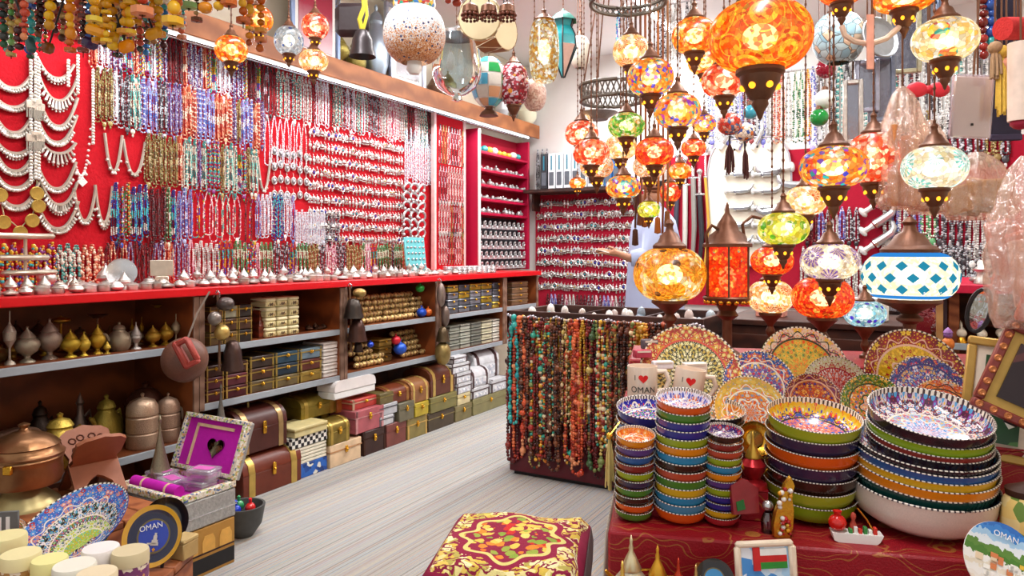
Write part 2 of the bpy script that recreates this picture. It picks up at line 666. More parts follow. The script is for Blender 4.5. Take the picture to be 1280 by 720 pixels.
def batten(u, v, label, power):
    t = thing('fluorescent_batten', label, 'ceiling light', W(u, v, Z_CEIL - 0.07), RL, 'ceiling battens')
    obj('housing', MB().box(0, 0, 0.03, 1.25, 0.09, 0.04, 0.004).build('housing', M_white), t)
    obj('tube', MB().tube([(-0.6, 0, 0.012), (0.6, 0, 0.012)], 0.014, 8).build('tube', glow('fluorescent', (1, 1, 1, 1), 14.0, False)), t)
    ld = bpy.data.lights.new('batten_light', 'AREA')
    ld.shape = 'RECTANGLE'
    ld.size, ld.size_y, ld.energy = 1.2, 0.12, power
    lo = bpy.data.objects.new('batten_light', ld)
    COL.objects.link(lo)
    lo.parent = t
    lo.location = (0, 0, -0.005)


batten(-1.7, 5.35, 'white fluorescent batten on the ceiling above the end wall', 48)
for u, v in ((-1.9, 3.6), (-1.9, 1.9), (-0.2, 3.0), (-0.2, 1.3), (0.0, 4.8)):
    batten(u, v, 'white fluorescent batten in the rows over the shop floor', 24)

# ---------------------------------------------------------------- counter and cabinet under it
me, p = room_box('counter_top', U_WALL + 0.013, U_CNT + 0.02, 0.6, 5.60, 0.998, 1.036, simple('red_lacquer', C('d40a16'), 0.35, 0, 0.1, 20), 0.004)
tag(obj('counter_top', me, None, p, RB), 'long red edged counter top under the necklace wall', 'counter')
BAYS = (0.28, 1.24, 2.18, 3.14, 4.08, 5.0, 5.58)
M_edge = simple('grey_shelf_edge', C('9aa0a6'), 0.5, 0, 0.1, 20)
for i, (a, b) in enumerate(zip(BAYS, BAYS[1:])):
    if i == 0:
        continue
    nm = ['', 'open wooden cabinet bay of brass urns over big copper pots', 'open wooden cabinet bay of cream boxes and small chests', 'open wooden cabinet bay of golden wrapped bundles', 'open wooden cabinet bay of small metal boxes', 'narrow wooden cabinet bay at the far end of the counter'][i]
    t = thing('shelf_cabinet', nm, 'cabinet', W((U_WALL + U_CNT) / 2, (a + b) / 2, 0), RL, 'cabinet bays under the counter')
    w, dp = b - a - 0.002, U_CNT - U_WALL - 0.02
    zl = 0.0 if i == 1 else 0.464
    obj('back_panel', MB().box(0, dp / 2 - 0.008, 0, w, 0.014, 0.995).build('back_panel', M_brownwood), t)
    for s in (-1, 1):
        obj('side_panel', MB().box(s * (w / 2 - 0.012), 0, zl, 0.024, dp, 0.995 - zl).build('side_panel', M_brownwood), t)
        obj('front_post', MB().box(s * (w / 2 - 0.014), -dp / 2 - 0.006, zl, 0.028, 0.012, 0.995 - zl, 0.002).build('front_post', memo('post_wood', lambda: wood('post_wood', C('6c4c3a'), C('8a6a58'), 4.0))), t)
    for z in ((0.775, 0.34) if i == 1 else (0.755, 0.49)):
        sh = obj('shelf', MB().box(0, -0.004, z - 0.026, w - 0.05, dp - 0.02, 0.026).build('shelf', M_brownwood), t)
        obj('edge_strip', MB().box(0, -dp / 2 + 0.002, z - 0.03, w - 0.052, 0.012, 0.032, 0.002).build('edge_strip', M_edge), sh)

# ================================================================ bead strands
FAR = []      # strands on the end wall: past the first 300 necklaces, joined at the end
PAL = {
    'purple and grey': CL('5d4a86 8a7aa8 b9b4c4 4a3a66 d8d2da 7c6a9a'),
    'teal and ivory': CL('3f9c96 e6e0d0 6fbcb0 d9d2be 2f7c78 efe9dc'),
    'white and crystal': CL('eeeaf0 d6d8e4 ffffff c9cede f3eef6'),
    'coral and sand': CL('d86a4a e9b48e c85a40 f0dcc0 b84a38'),
    'olive and bronze': CL('7a6a3a a89458 5a4a2e c8b684 8c7440'),
    'navy and turquoise': CL('1e2f8a 2aa6b8 2748b0 48c8cc 151c54 e8e4da'),
    'multicoloured': CL('c8342c 2a8a4a e0b030 2c50a8 e8e2d4 8a3a7a 38a8a8'),
    'pink and pearl': CL('eac2cc f6ece8 d894a8 fdf6f0 c86a86'),
    'dark garnet': CL('4a1a22 6e2430 2c1418 8a3a3c 5a2a2a'),
    'amber': CL('d88a1c e8a838 b8641a f0c050 9c4a14'),
    'charcoal and silver': CL('3c3a40 a8a8ae 5c5a60 cfcfd4 2a282c'),
    'silver': CL('d4d2ce b4b0aa eceae6 9c9892 dedcd6'),
    'green and ivory': CL('2f7c48 d8dcc0 58a068 eceadb 1f5c34'),
    'lilac and blue': CL('9a8cc8 b8c4e4 6a6ab4 dcd8ee 5470b8'),
}


def loop_pts(w, L, step, bow=0.0):
    """hanging loop: from the hook down the left side, round the bottom and up again"""
    pts = []
    n = max(4, int(L / step))
    r = w / 2
    side = L - r
    m = max(3, int(side / step))
    f = lambda s: r * min(1.0, (s / (0.35 * L)) ** 0.6) if s > 0 else 0.002
    for i in range(m + 1):
        s = side * i / m
        pts.append((-f(s), 0, -s))
    k = max(3, int(PI * r / step))
    for i in range(1, k):
        a = PI + PI * i / k
        pts.append((r * math.cos(a), 0, -side + r * math.sin(a)))
    for i in range(m, -1, -1):
        s = side * i / m
        pts.append((f(s), 0, -s))
    return pts


def strand_mesh(pal, w, L, br, seed, sub=0, loops=2, pend=False, mat=None, big=0.0):
    rnd = random.Random(seed)
    cols = PAL[pal]
    mb = MB()
    for q in range(loops):
        ww = w * (1 - 0.45 * q)
        LL = L * (1 - 0.07 * q)
        mode = rnd.choice(('rand', 'alt', 'run'))
        cc = rnd.sample(cols, min(3, len(cols)))
        for i, p in enumerate(loop_pts(ww, LL, br * 1.9)):
            c = rnd.choice(cols) if mode == 'rand' else (cc[i % len(cc)] if mode == 'alt' else cols[(i // 5) % len(cols)])
            r = br * rnd.uniform(0.75, 1.15)
            if big and rnd.random() < big:
                r *= 1.7
            mb.ball((p[0] + rnd.uniform(-.12, .12) * br, rnd.uniform(-.5, .5) * br - 0.006 * q, p[2]), (r, r, r * 1.1), sub, col=c)
    if pend:
        c = rnd.choice(cols)
        mb.ball((0, -0.004, -L - br * 2), (br * 2.6, br * 1.2, br * 3.4), 1, col=c)
        mb.ball((0, -0.004, -L - br * 6.5), (br * 1.2, br, br * 2), 0, col=rnd.choice(cols))
    return mb.build('bead_strand', mat or M_vbead, vc=True)


def wall_pt(px, z, off=0.03):
    u = U_WALL + off
    return W(u, v_of(px, u), z)


def strand_row(px0, px1, z, L, pals, step, where, group, w=0.034, br=0.0042, loops=2, pend=0.25, jz=0.012, nvar=2, mat=None, off=0.03, big=0.0, name='bead_necklace'):
    v0, v1 = v_of(px0, U_WALL + off), v_of(px1, U_WALL + off)
    n = max(1, int((v1 - v0) / step))
    rnd = random.Random(int(px0 * 7 + z * 100))
    k = 0
    for i in range(n):
        v = v0 + (i + 0.5) * (v1 - v0) / n + rnd.uniform(-.1, .1) * step
        if k <= 0:
            pal = rnd.choice(pals)
            k = rnd.choice((1, 1, 2, 3))
        k -= 1
        pe = rnd.random() < pend
        var = rnd.randrange(nvar)
        me = memo(('strand', pal, w, L, br, var, pe, loops, big), lambda: strand_mesh(pal, w, L, br, len(pal) * 31 + var * 7 + int(L * 1000), 0, loops, pe, mat, big))
        o = obj(name, me, None, W(U_WALL + off, v, z + rnd.uniform(-jz, jz)), RL)
        o.scale = (rnd.uniform(.85, 1.15), 1, rnd.uniform(.93, 1.05))
        tag(o, ('%s bead necklace %s' % (pal, where)) + (' with a drop' if pe else ''), 'necklace', group)


G = 'bead necklaces on the red wall'
# ---- left wall, rows from the top
strand_row(112, 330, 2.29, 0.24, ['white and crystal', 'purple and grey', 'coral and sand', 'dark garnet', 'multicoloured'], 0.029, 'in the top row of the red wall', G, loops=3)
strand_row(330, 545, 2.29, 0.28, ['white and crystal', 'silver', 'pink and pearl', 'charcoal and silver', 'silver', 'teal and ivory', 'dark garnet'], 0.031, 'from the rail under the ledge', G, nvar=2)
strand_row(118, 330, 2.06, 0.26, ['purple and grey', 'teal and ivory', 'white and crystal', 'coral and sand', 'olive and bronze', 'lilac and blue', 'charcoal and silver'], 0.028, 'in the second row of the red wall', G, loops=3)
strand_row(330, 384, 2.0, 0.28, ['pink and pearl', 'white and crystal', 'silver'], 0.045, 'above the medallions on the red wall', G, loops=1)
strand_row(182, 322, 1.79, 0.26, ['multicoloured', 'charcoal and silver', 'coral and sand', 'purple and grey', 'teal and ivory', 'lilac and blue', 'olive and bronze'], 0.028, 'in the third row of the red wall', G, loops=3)
strand_row(140, 240, 1.52, 0.27, ['multicoloured', 'navy and turquoise', 'dark garnet', 'green and ivory', 'lilac and blue'], 0.029, 'in the fourth row of the red wall', G, pend=0.4, loops=3)
strand_row(240, 320, 1.52, 0.25, ['pink and pearl', 'multicoloured', 'dark garnet', 'teal and ivory'], 0.038, 'in the fourth row beside the blue tassels', G, loops=1, w=0.05)
strand_row(320, 368, 1.54, 0.26, ['multicoloured', 'white and crystal', 'navy and turquoise', 'lilac and blue'], 0.029, 'in the row left of the white strands', G, pend=0.5)
strand_row(368, 406, 1.45, 0.20, ['white and crystal'], 0.022, 'close together below the medallions', G, w=0.018, br=0.0036)
strand_row(406, 424, 1.45, 0.20, ['dark garnet', 'charcoal and silver'], 0.03, 'beside the white strands', G, w=0.018)
strand_row(0, 130, 1.23, 0.19, ['multicoloured', 'green and ivory', 'coral and sand', 'navy and turquoise', 'teal and ivory'], 0.034, 'in the lowest row behind the tray stand', G, br=0.006, big=0.15)
strand_row(130, 235, 1.245, 0.20, ['dark garnet', 'purple and grey', 'coral and sand', 'dark garnet'], 0.027, 'in the lowest row above the round dish', G)
strand_row(235, 505, 1.25, 0.20, ['silver', 'charcoal and silver', 'multicoloured', 'silver', 'pink and pearl', 'green and ivory', 'olive and bronze'], 0.031, 'in the lowest row behind the pots', G, br=0.005)
strand_row(505, 540, 2.12, 0.40, ['teal and ivory', 'white and crystal', 'white and crystal'], 0.05, 'long beside the framed chain panel', G, br=0.005)

# ---- silver collar necklaces on bare red felt
def collar_mesh(w, h, nd, dl, seed, tri=False, pearls=False):
    rnd = random.Random(seed)
    mb = MB()
    cols = CL('c8c0b4 e4ded4 a89e92 f2eee6') if not pearls else CL('f6e6e0 fff6f0 eccfc8')
    pts = []
    n = 26
    for i in range(n + 1):
        t = i / n * 2 - 1
        x = t * w / 2
        z = -h * (1 - abs(t) ** 2.3)
        pts.append((x, 0, z))
    if pearls:
        for p in pts:
            mb.ball(p, 0.0065, 1, col=rnd.choice(cols))
    else:
        mb.tube(pts, 0.0075, 6, col=cols[0])
    for i in range(nd):
        t = (i + .5) / nd * 1.5 - .75
        x = t * w / 2
        z = -h * (1 - abs(t) ** 2.3)
        ln = dl * (1 - 0.65 * abs(t) if tri else 1)
        ang = t * 0.9
        q = (x + math.sin(ang) * ln, -0.002, z - math.cos(ang) * ln)
        mb.tube([(x, -0.002, z), q], [0.004, 0.0075], 5, col=rnd.choice(cols))
        mb.ball(q, 0.0085, 0, col=rnd.choice(cols))
        if tri and abs(t) < .4:
            mb.ball((q[0], q[1], q[2] - .012), 0.005, 0, col=rnd.choice(cols))
    return mb.build('collar', M_vmetal if not pearls else M_vbead, vc=True)


COLL = [  # px of centre, py of ends, width px, drop px, drops, dropl, tri, pearls
    (14, 84, 46, 26, 14, .02, 0, 0, 'silver collar with short spikes'),
    (14, 112, 46, 22, 14, .02, 0, 0, 'plain spiked silver collar'),
    (16, 124, 50, 42, 18, .025, 0, 0, 'wide spiked silver collar'),
    (18, 172, 44, 20, 12, .02, 1, 0, 'silver collar with a fan of drops'),
    (18, 180, 46, 34, 18, .022, 0, 0, 'long spiked silver collar'),
    (18, 205, 48, 30, 20, .014, 0, 0, 'fine toothed silver collar'),
    (20, 226, 48, 32, 18, .022, 0, 0, 'silver collar above the gold coins'),
    (70, 76, 40, 22, 10, .02, 1, 0, 'pink tinted silver collar'),
    (72, 88, 46, 38, 12, .05, 1, 0, 'silver collar with long rays'),
    (72, 118, 44, 40, 14, .02, 0, 0, 'silver collar with round studs'),
    (70, 140, 46, 38, 22, .018, 0, 0, 'double edged silver collar'),
    (72, 176, 40, 16, 9, .06, 1, 0, 'white collar with hanging beads'),
    (70, 200, 44, 36, 16, .02, 0, 0, 'silver collar with leaf drops'),
    (74, 226, 40, 30, 14, .045, 1, 0, 'silver collar with ball fringe'),
    (72, 250, 46, 36, 20, .025, 0, 0, 'heavy silver collar with dense fringe'),
    (106, 236, 24, 40, 12, .02, 0, 0, 'narrow pink collar with fringe'),
    (130, 232, 20, 46, 10, .028, 1, 0, 'narrow pink collar with pointed fringe'),
    (101, 160, 22, 60, 6, .02, 0, 1, 'pearl string with a white square charm'),
    (142, 168, 20, 46, 6, .015, 0, 0, 'silver pointed bib collar'),
    (168, 176, 26, 42, 7, .012, 0, 0, 'silver ring collar'),
    (300, 204, 22, 32, 6, .01, 0, 1, 'pearl collar over the bead rows'),
    (330, 196, 18, 42, 6, .01, 0, 0, 'ivory crescent collar'),
]
for i, (px, py, wpx, hpx, nd, dl, tri, prl, nm) in enumerate(COLL):
    d = d_u(px, U_WALL + .02)
    me = collar_mesh(wpx * d / F * 1.12, hpx * d / F, nd, dl * .8, i, tri, prl)
    o = obj('collar_necklace', me, None, wall_pt(px, z_u(px, py, U_WALL + .02), .025), RL)
    tag(o, nm + ' pinned on the bare red felt', 'necklace', None)
    if i == 17:
        obj('charm', MB().box(0, -.006, -.012, .034, .004, .034, .001, M=T(0, 0, -hpx * d / F - .03) @ R('Y', 45)).build('charm', M_white), o)

# gold coin pendants and the long white strips between the collars
def coin_mesh():
    mb = MB().lathe([(0, 0), (.027, 0), (.03, .003), (.027, .006), (.02, .005), (0, .006)], 20, R('X', 90))
    return mb.build('coin', simple('old_gold', C('b89a4a'), 0.4, 0.7, .3, 60))


cm = coin_mesh()
t = thing('coin_necklace', 'necklace of large gold coins on cords below the silver collars', 'necklace', wall_pt(26, z_u(26, 240, U_WALL), .02), RL)
for px, py in ((0, 244), (46, 242), (48, 258), (40, 276), (25, 291), (4, 278)):
    d = d_u(px, U_WALL + .03)
    p = wall_pt(px, z_u(px, py, U_WALL + .03), .035)
    M = Matrix.Translation(t.location) @ Matrix.Rotation(RL, 4, 'Z')
    obj('coin', cm, t, M.inverted() @ p)
M = Matrix.Translation(t.location) @ Matrix.Rotation(RL, 4, 'Z')
obj('cord', MB().tube([M.inverted() @ wall_pt(a, z_u(a, b, U_WALL + .02), .025) for a, b in ((-4, 236), (0, 244), (5, 270), (25, 286), (41, 268), (47, 245), (46, 225))], .003, 5).build('cord', simple('pale_cord', C('d8c89a'), .8)), t)
for i, (px, y0, y1) in enumerate(((38, 70, 230), (44, 70, 225), (48, 80, 225), (97, 72, 120), (116, 90, 182), (85, 78, 110))):
    z0, z1 = z_u(px, y0, U_WALL), z_u(px, y1, U_WALL)
    mb = MB()
    rnd = random.Random(i)
    z = 0
    mb.tube([(0, 0, 0), (0, 0, z1 - z0)], .006, 5, col=C('e8e0d4'))
    while z > z1 - z0:
        mb.ball((0, -.004, z), (.009, .006, .008), 0, col=rnd.choice(CL('e8e0d4 d4c8b8 f6f0e8')))
        z -= .014
    if i < 3:
        for f in (.42, .68):
            mb.box(0, -.008, (z1 - z0) * f, .045, .008, .035, .003, col=C('d8cfc0'))
            for k in range(5):
                mb.tube([(-.018 + .009 * k, -.01, (z1 - z0) * f), (-.018 + .009 * k, -.01, (z1 - z0) * f - .04)], .0028, 4, col=C('c8beb0'))
    tag(obj('plaque_chain', mb.build('plaque_chain', M_vmetal, vc=True), None, wall_pt(px, z0, .03), RL),
        ['long silver chain with two plaques between the collar columns', 'white beaded chain with plaques between the collar columns', 'pale chain with plaques beside the ray collar', 'short white chain above the pearl string', 'white chain at the edge of the coloured rows', 'short silver chain over the ray collar'][i], 'necklace')

# ---- pinned earrings in rows
def earring_mesh(kind, seed):
    rnd = random.Random(seed)
    mb = MB()
    cs = CL('d8d6d2 b8b4ae f0eeea 9a968e c8c0b0')
    acc = rnd.choice(CL('d8d6d2 4a9aa0 3a50a8 c8a050 d8d6d2 b04040 e8e4dc d8d6d2'))
    mb.tube([(0, 0, 0), (0, -.003, -.008)], .0012, 4, col=cs[0])
    if kind == 0:
        mb.lathe([(0, -.002), (.011, -.001), (.011, .001), (0, .003)], 10, T(0, -.004, -.018) @ R('X', 90), col=cs[0])
        mb.ball((0, -.007, -.018), .005, 0, col=acc)
        for k in (-1, 0, 1):
            mb.ball((k * .008, -.004, -.035), (.003, .003, .006), 0, col=rnd.choice(cs))
    elif kind == 1:
        mb.ball((0, -.004, -.014), .006, 0, col=rnd.choice(cs))
        mb.ball((0, -.005, -.027), (.009, .005, .010), 0, col=acc)
        mb.ball((0, -.004, -.042), (.004, .004, .007), 0, col=rnd.choice(cs))
    elif kind == 2:
        mb.lathe([(0, 0), (.006, -.004), (.012, -.016), (.010, -.018), (0, -.014)], 8, T(0, -.006, -.008), col=cs[1])
        for k in range(3):
            mb.ball((-.008 + .008 * k, -.008, -.032), .004, 0, col=rnd.choice(cs))
    else:
        mb.tube([(.012 * math.cos(a), -.004, -.02 + .013 * math.sin(a)) for a in [2 * PI * i / 12 for i in range(12)]], .0025, 4, col=cs[2], closed=True)
        mb.ball((0, -.005, -.02), (.006, .003, .008), 0, col=acc)
        mb.ball((0, -.004, -.04), (.004, .004, .006), 0, col=cs[0])
    return mb.build('earring', M_vmetal, vc=True)


EK = ['round silver', 'teardrop silver', 'bell shaped silver', 'hooped silver']
EAR = [[earring_mesh(k, k * 10 + j) for j in range(4)] for k in range(4)]
rnd = random.Random(3)
v0, v1 = v_of(384, U_WALL + .02), v_of(503, U_WALL + .02)
for r in range(9):
    z = 1.99 - 0.084 * r
    n = 29
    for i in range(n):
        k = rnd.choice((0, 1, 1, 2, 3))
        o = obj('earring', rnd.choice(EAR[k]), None, W(U_WALL + .022, v0 + (i + .5) * (v1 - v0) / n, z + rnd.uniform(-.006, .006)), RL, sc=1.5)
        tag(o, '%s earring pinned in the rows on the red wall' % EK[k], 'earring', 'earrings pinned in rows on the red wall')
# medallions with oval stones
for r in range(4):
    for i in range(6):
        px = 343 + i * 8
        z = 1.80 - .085 * r
        def med():
            mb = MB()
            mb.tube([(.018 * math.cos(a), 0, .022 * math.sin(a)) for a in [2 * PI * i / 14 for i in range(14)]], .004, 5, col=C('c8c4be'), closed=True)
            mb.ball((0, 0, 0), (.013, .006, .017), 1, col=C('8a8890'))
            mb.ball((0, -.004, 0), (.007, .005, .009), 0, col=C('f0f0f4'))
            mb.tube([(0, 0, .022), (0, .004, .05)], .002, 4, col=C('c8c4be'))
            return mb.build('medallion', M_vmetal, vc=True)
        tag(obj('medallion', memo('medal', med), None, wall_pt(px, z + rnd.uniform(-.01, .01), .025), RL), 'oval silver medallion with a pale stone pinned on the red wall', 'medallion', 'oval medallions on the red wall')

# ---- silver cuff bundle, turquoise card, framed chain panel
def cuff():
    pts = [(.045 * math.cos(a), 0, .03 * math.sin(a)) for a in [math.radians(-60 + 300 * i / 16) for i in range(17)]]
    mb = MB().tube(pts, [.011 - .005 * abs(i - 8) / 8 for i in range(17)], 7, col=C('c2c6c6'))
    mb.ball(pts[0], .013, 1, col=C('d8dada'))
    mb.ball(pts[-1], .013, 1, col=C('d8dada'))
    return mb.build('cuff', M_vmetal, vc=True)


for r in range(6):
    for i in range(3):
        o = obj('silver_cuff', memo('cuff', cuff), None, wall_pt(509 + i * 9, 1.68 - .068 * r, .05 + .012 * (i % 2)), RL)
        o.rotation_euler = (math.radians(rnd.uniform(-15, 15)), math.radians(rnd.uniform(-40, 40)), RL)
        tag(o, 'open silver cuff in the bundle above the turquoise card', 'bracelet', 'silver cuffs hung in a bundle')
d = d_u(521, -3.15)
t = thing('jewellery_card', 'turquoise card of small silver charms standing on the counter', 'card', W(-3.15, v_of(521, -3.15), 1.037), RL)
obj('card', MB().box(0, 0, 0, .235, .012, .27, .002, M=R('X', -6)).build('card', simple('turquoise_card', C('6fc6cc'), .6, 0, .15, 25)), t)
for r in range(6):
    for i in range(5):
        obj('charm', memo('charm', lambda: MB().ball((0, 0, 0), (.012, .006, .007), 1).build('charm', M_chrome)), t, (-.09 + .045 * i + rnd.uniform(-.006, .006), -.012 + (.03 + .042 * r) * .105, .03 + .042 * r))

va, vb = v_of(541, U_WALL + .05), v_of(578, U_WALL + .05)
t = thing('chain_panel', 'red felt panel in a white frame hung with silver chains', 'display board', W(U_WALL + .055, (va + vb) / 2, 1.06), RL)
pw = vb - va
obj('felt', MB().box(0, 0, 0, pw, .02, 1.22).build('felt', M_redfelt), t)
for s in (-1, 1):
    obj('frame_strip', MB().box(s * pw / 2, -.004, 0, .03, .034, 1.24, .003).build('frame_strip', simple('pale_pink_frame', C('ecc4c0'), .5)), t)
for z, L in ((2.2, .30), (1.88, .30), (1.60, .27), (1.36, .26)):
    for i in range(9):
        pal = rnd.choice(['silver', 'silver', 'charcoal and silver', 'olive and bronze'])
        me = memo(('chain', pal, L), lambda: strand_mesh(pal, .026, L, .0045, int(L * 100), 0, 1, False, M_vmetal))
        tag(obj('silver_chain', me, None, W(U_WALL + .085, va + .05 + i * (pw - .1) / 8, z), RL), pal + ' chain hanging on the white framed red panel', 'chain', 'chains on the framed red panel')

# ---- rack of red shelves with silver and the ring panel below
ra, rb = 5.10, 6.02
t = thing('ring_rack', 'red shelf rack of silver jewellery above a grid of rings', 'rack', W(U_WALL, (ra + rb) / 2, 1.037), RL)
rw, rd = rb - ra, .15
M_mag = simple('magenta_red_paint', C('b4083a'), .5, 0, .1, 20)
obj('back_panel', MB().box(0, -.012, 0, rw, .02, 1.20).build('back_panel', M_darkred), t)
for s in (-1, 1):
    obj('side_panel', MB().box(s * (rw / 2 - .015), -rd / 2, 0, .03, rd, 1.20, .003).build('side_panel', M_mag), t)
obj('frame_strip', MB().box(-rw / 2 + .012, -rd - .006, 0, .03, .012, 1.2, .002).build('frame_strip', M_white), t)
RZ = (1.02, .87, .74, .62, .50)
for z in RZ:
    obj('shelf', MB().box(0, -rd / 2, z - .022, rw - .06, rd - .01, .022, .002).build('shelf', M_mag), t)
tray = obj('ring_panel', MB().box(0, -.08, .01, rw - .07, .02, .45, .003, M=R('X', -8)).build('ring_panel', simple('dark_display', C('2c2c32'), .7)), t)


def holder():
    mb = MB()
    mb.box(0, 0, 0, .07, .012, .03, .003, col=C('eef0f2'))
    mb.tube([(.017 * math.cos(a), -.012, .045 + .017 * math.sin(a)) for a in [2 * PI * i / 12 for i in range(12)]], .0065, 5, col=C('b8bcbc'), closed=True)
    mb.ball((0, -.018, .062), (.012, .008, .009), 0, col=C('dadcdc'))
    return mb.build('ring_holder', M_vmetal, vc=True)


for r in range(5):
    for i in range(10):
        p = W(U_WALL + .105 + .02 * (4 - r) / 4, ra + .08 + i * (rw - .16) / 9, 1.05 + r * .088)
        tag(obj('finger_ring', memo('holder', holder), None, p, RL), 'silver finger ring on a white holder in the grid', 'ring', 'rings on the white grid panel')


def lump(seed):
    rn = random.Random(seed)
    mb = MB()
    if seed % 3 == 0:
        mb.tube([(.022 * math.cos(a), .022 * math.sin(a), .012) for a in [2 * PI * i / 14 for i in range(14)]], .010, 6, col=C('cfd2d2'), closed=True)
        mb.ball((0, -.026, .016), (.012, .008, .012), 0, col=C('e8eaea'))
    elif seed % 3 == 1:
        mb.lathe([(0, 0), (.02, 0), (.026, .014), (.018, .03), (0, .034)], 10, col=C('c4c8c8'))
        mb.ball((0, 0, .04), .009, 0, col=C('e0e2e2'))
    else:
        mb.box(0, 0, 0, .05, .035, .022, .006, col=C('b8bcbc'))
        mb.lathe([(0, .02), (.018, .022), (.012, .036), (0, .038)], 8, col=C('e4e6e6'))
    return mb.build('trinket', M_vmetal, vc=True)


for si, z in enumerate(RZ[1:]):
    for i in range(13):
        k = rnd.randrange(3)
        p = W(U_WALL + rnd.uniform(.07, .11), ra + .07 + i * (rw - .14) / 12, 1.037 + z + .001)
        tag(obj('silver_trinket', memo(('lump', k), lambda: lump(k)), None, p, RL, sc=rnd.uniform(.9, 1.25)),
            '%s on the red shelf rack' % ['thick silver bangle', 'small domed silver pot', 'small silver casket'][k], 'trinket', 'silver trinkets on the red rack')
for i in range(9):
    c = rnd.choice(CL('e8a020 f0c040 d8d8d8 3aa0a0 e8e4d8 e0a828'))
    nm = 'ball'
    tag(obj('bead_ball', memo('bigball', lambda: MB().ball((0, 0, .028), (.03, .03, .028), 2).build('ball', M_glaze)), None, W(U_WALL + .085, ra + .12 + i * .085, 1.037 + RZ[0] + .001), 0, color=c, sc=rnd.uniform(.8, 1.2)), 'large glossy bead ball on the top shelf of the red rack', 'bead', 'bead balls on the red rack')

# ---- end wall: pendants on crimson, fringe under, binders over
ua, ub = -3.17, -2.14
for r in range(8):
    z = 1.70 - .112 * r
    for i in range(30):
        k = rnd.choice((0, 1, 2, 3))
        o = obj('pendant', rnd.choice(EAR[k]), None, W(ua + (i + .5) * (ub - ua) / 30, V_BACK - .034, z + rnd.uniform(-.008, .008)), RB, sc=1.9)
        tag(o, '%s pendant in the rows on the crimson end wall board' % EK[k], 'pendant', 'pendants on the crimson end wall board')
for i in range(24):
    pal = rnd.choice(['silver', 'charcoal and silver', 'pink and pearl', 'dark garnet', 'lilac and blue'])
    me = memo(('strand', pal, .03, .30, .0055), lambda: strand_mesh(pal, .03, .30, .0055, len(pal), 0, 2))
    FAR.append((me, W(ua + .12 + i * .038, V_BACK - .045, .80), RB))
t = thing('binder_shelf', 'shelf board on the end wall holding a row of white folders', 'shelf', W(-2.66, V_BACK - .14, 1.775), RB)
obj('board', MB().box(0, 0, -.03, 1.06, .28, .03, .003).build('board', M_darkwood), t)
for s in (-1, 1):
    obj('bracket', MB().prism([(0, 0), (.02, 0), (.02, -.16), (0, -.16)], -.02, .13, M=T(s * .5, 0, -.03)).build('bracket', M_darkwood), t)
for i in range(11):
    u = -2.98 + i * .078
    c = C('2a6aa8') if i in (8, 9) else (C('24262c') if i == 0 else C('dfe6ea'))
    t = thing('ring_binder', ['white ring binder with a dark lower label in the row above the pendants', 'blue ring binder in the row above the pendants', 'black ring binder at the end of the row above the pendants'][1 if i in (8, 9) else 2 if i == 0 else 0], 'binder', W(u, V_BACK - .15, 1.776), RB, 'ring binders above the pendant board')
    o = obj('cover', memo('binder', lambda: MB().box(0, 0, 0, .07, .24, .32, .004).build('cover', M_paint)), t, color=c)
    obj('spine_label', memo('blab', lambda: MB().box(0, -.1215, .03, .045, .003, .12).build('spine_label', simple('grey_label', C('5a6068'), .7))), t)
    obj('spine_stripe', memo('bstr', lambda: MB().box(0, -.1215, .17, .012, .003, .13).build('spine_stripe', simple('teal_stripe', C('2a7a90'), .7))), t)
# column of tiny chains left of the binders
for i in range(3):
    me = memo('chainx', lambda: strand_mesh('charcoal and silver', .03, .38, .006, 5, 0, 2))
    FAR.append((me, W(-3.17 + i * .05, V_BACK - .02, 2.18), RB))

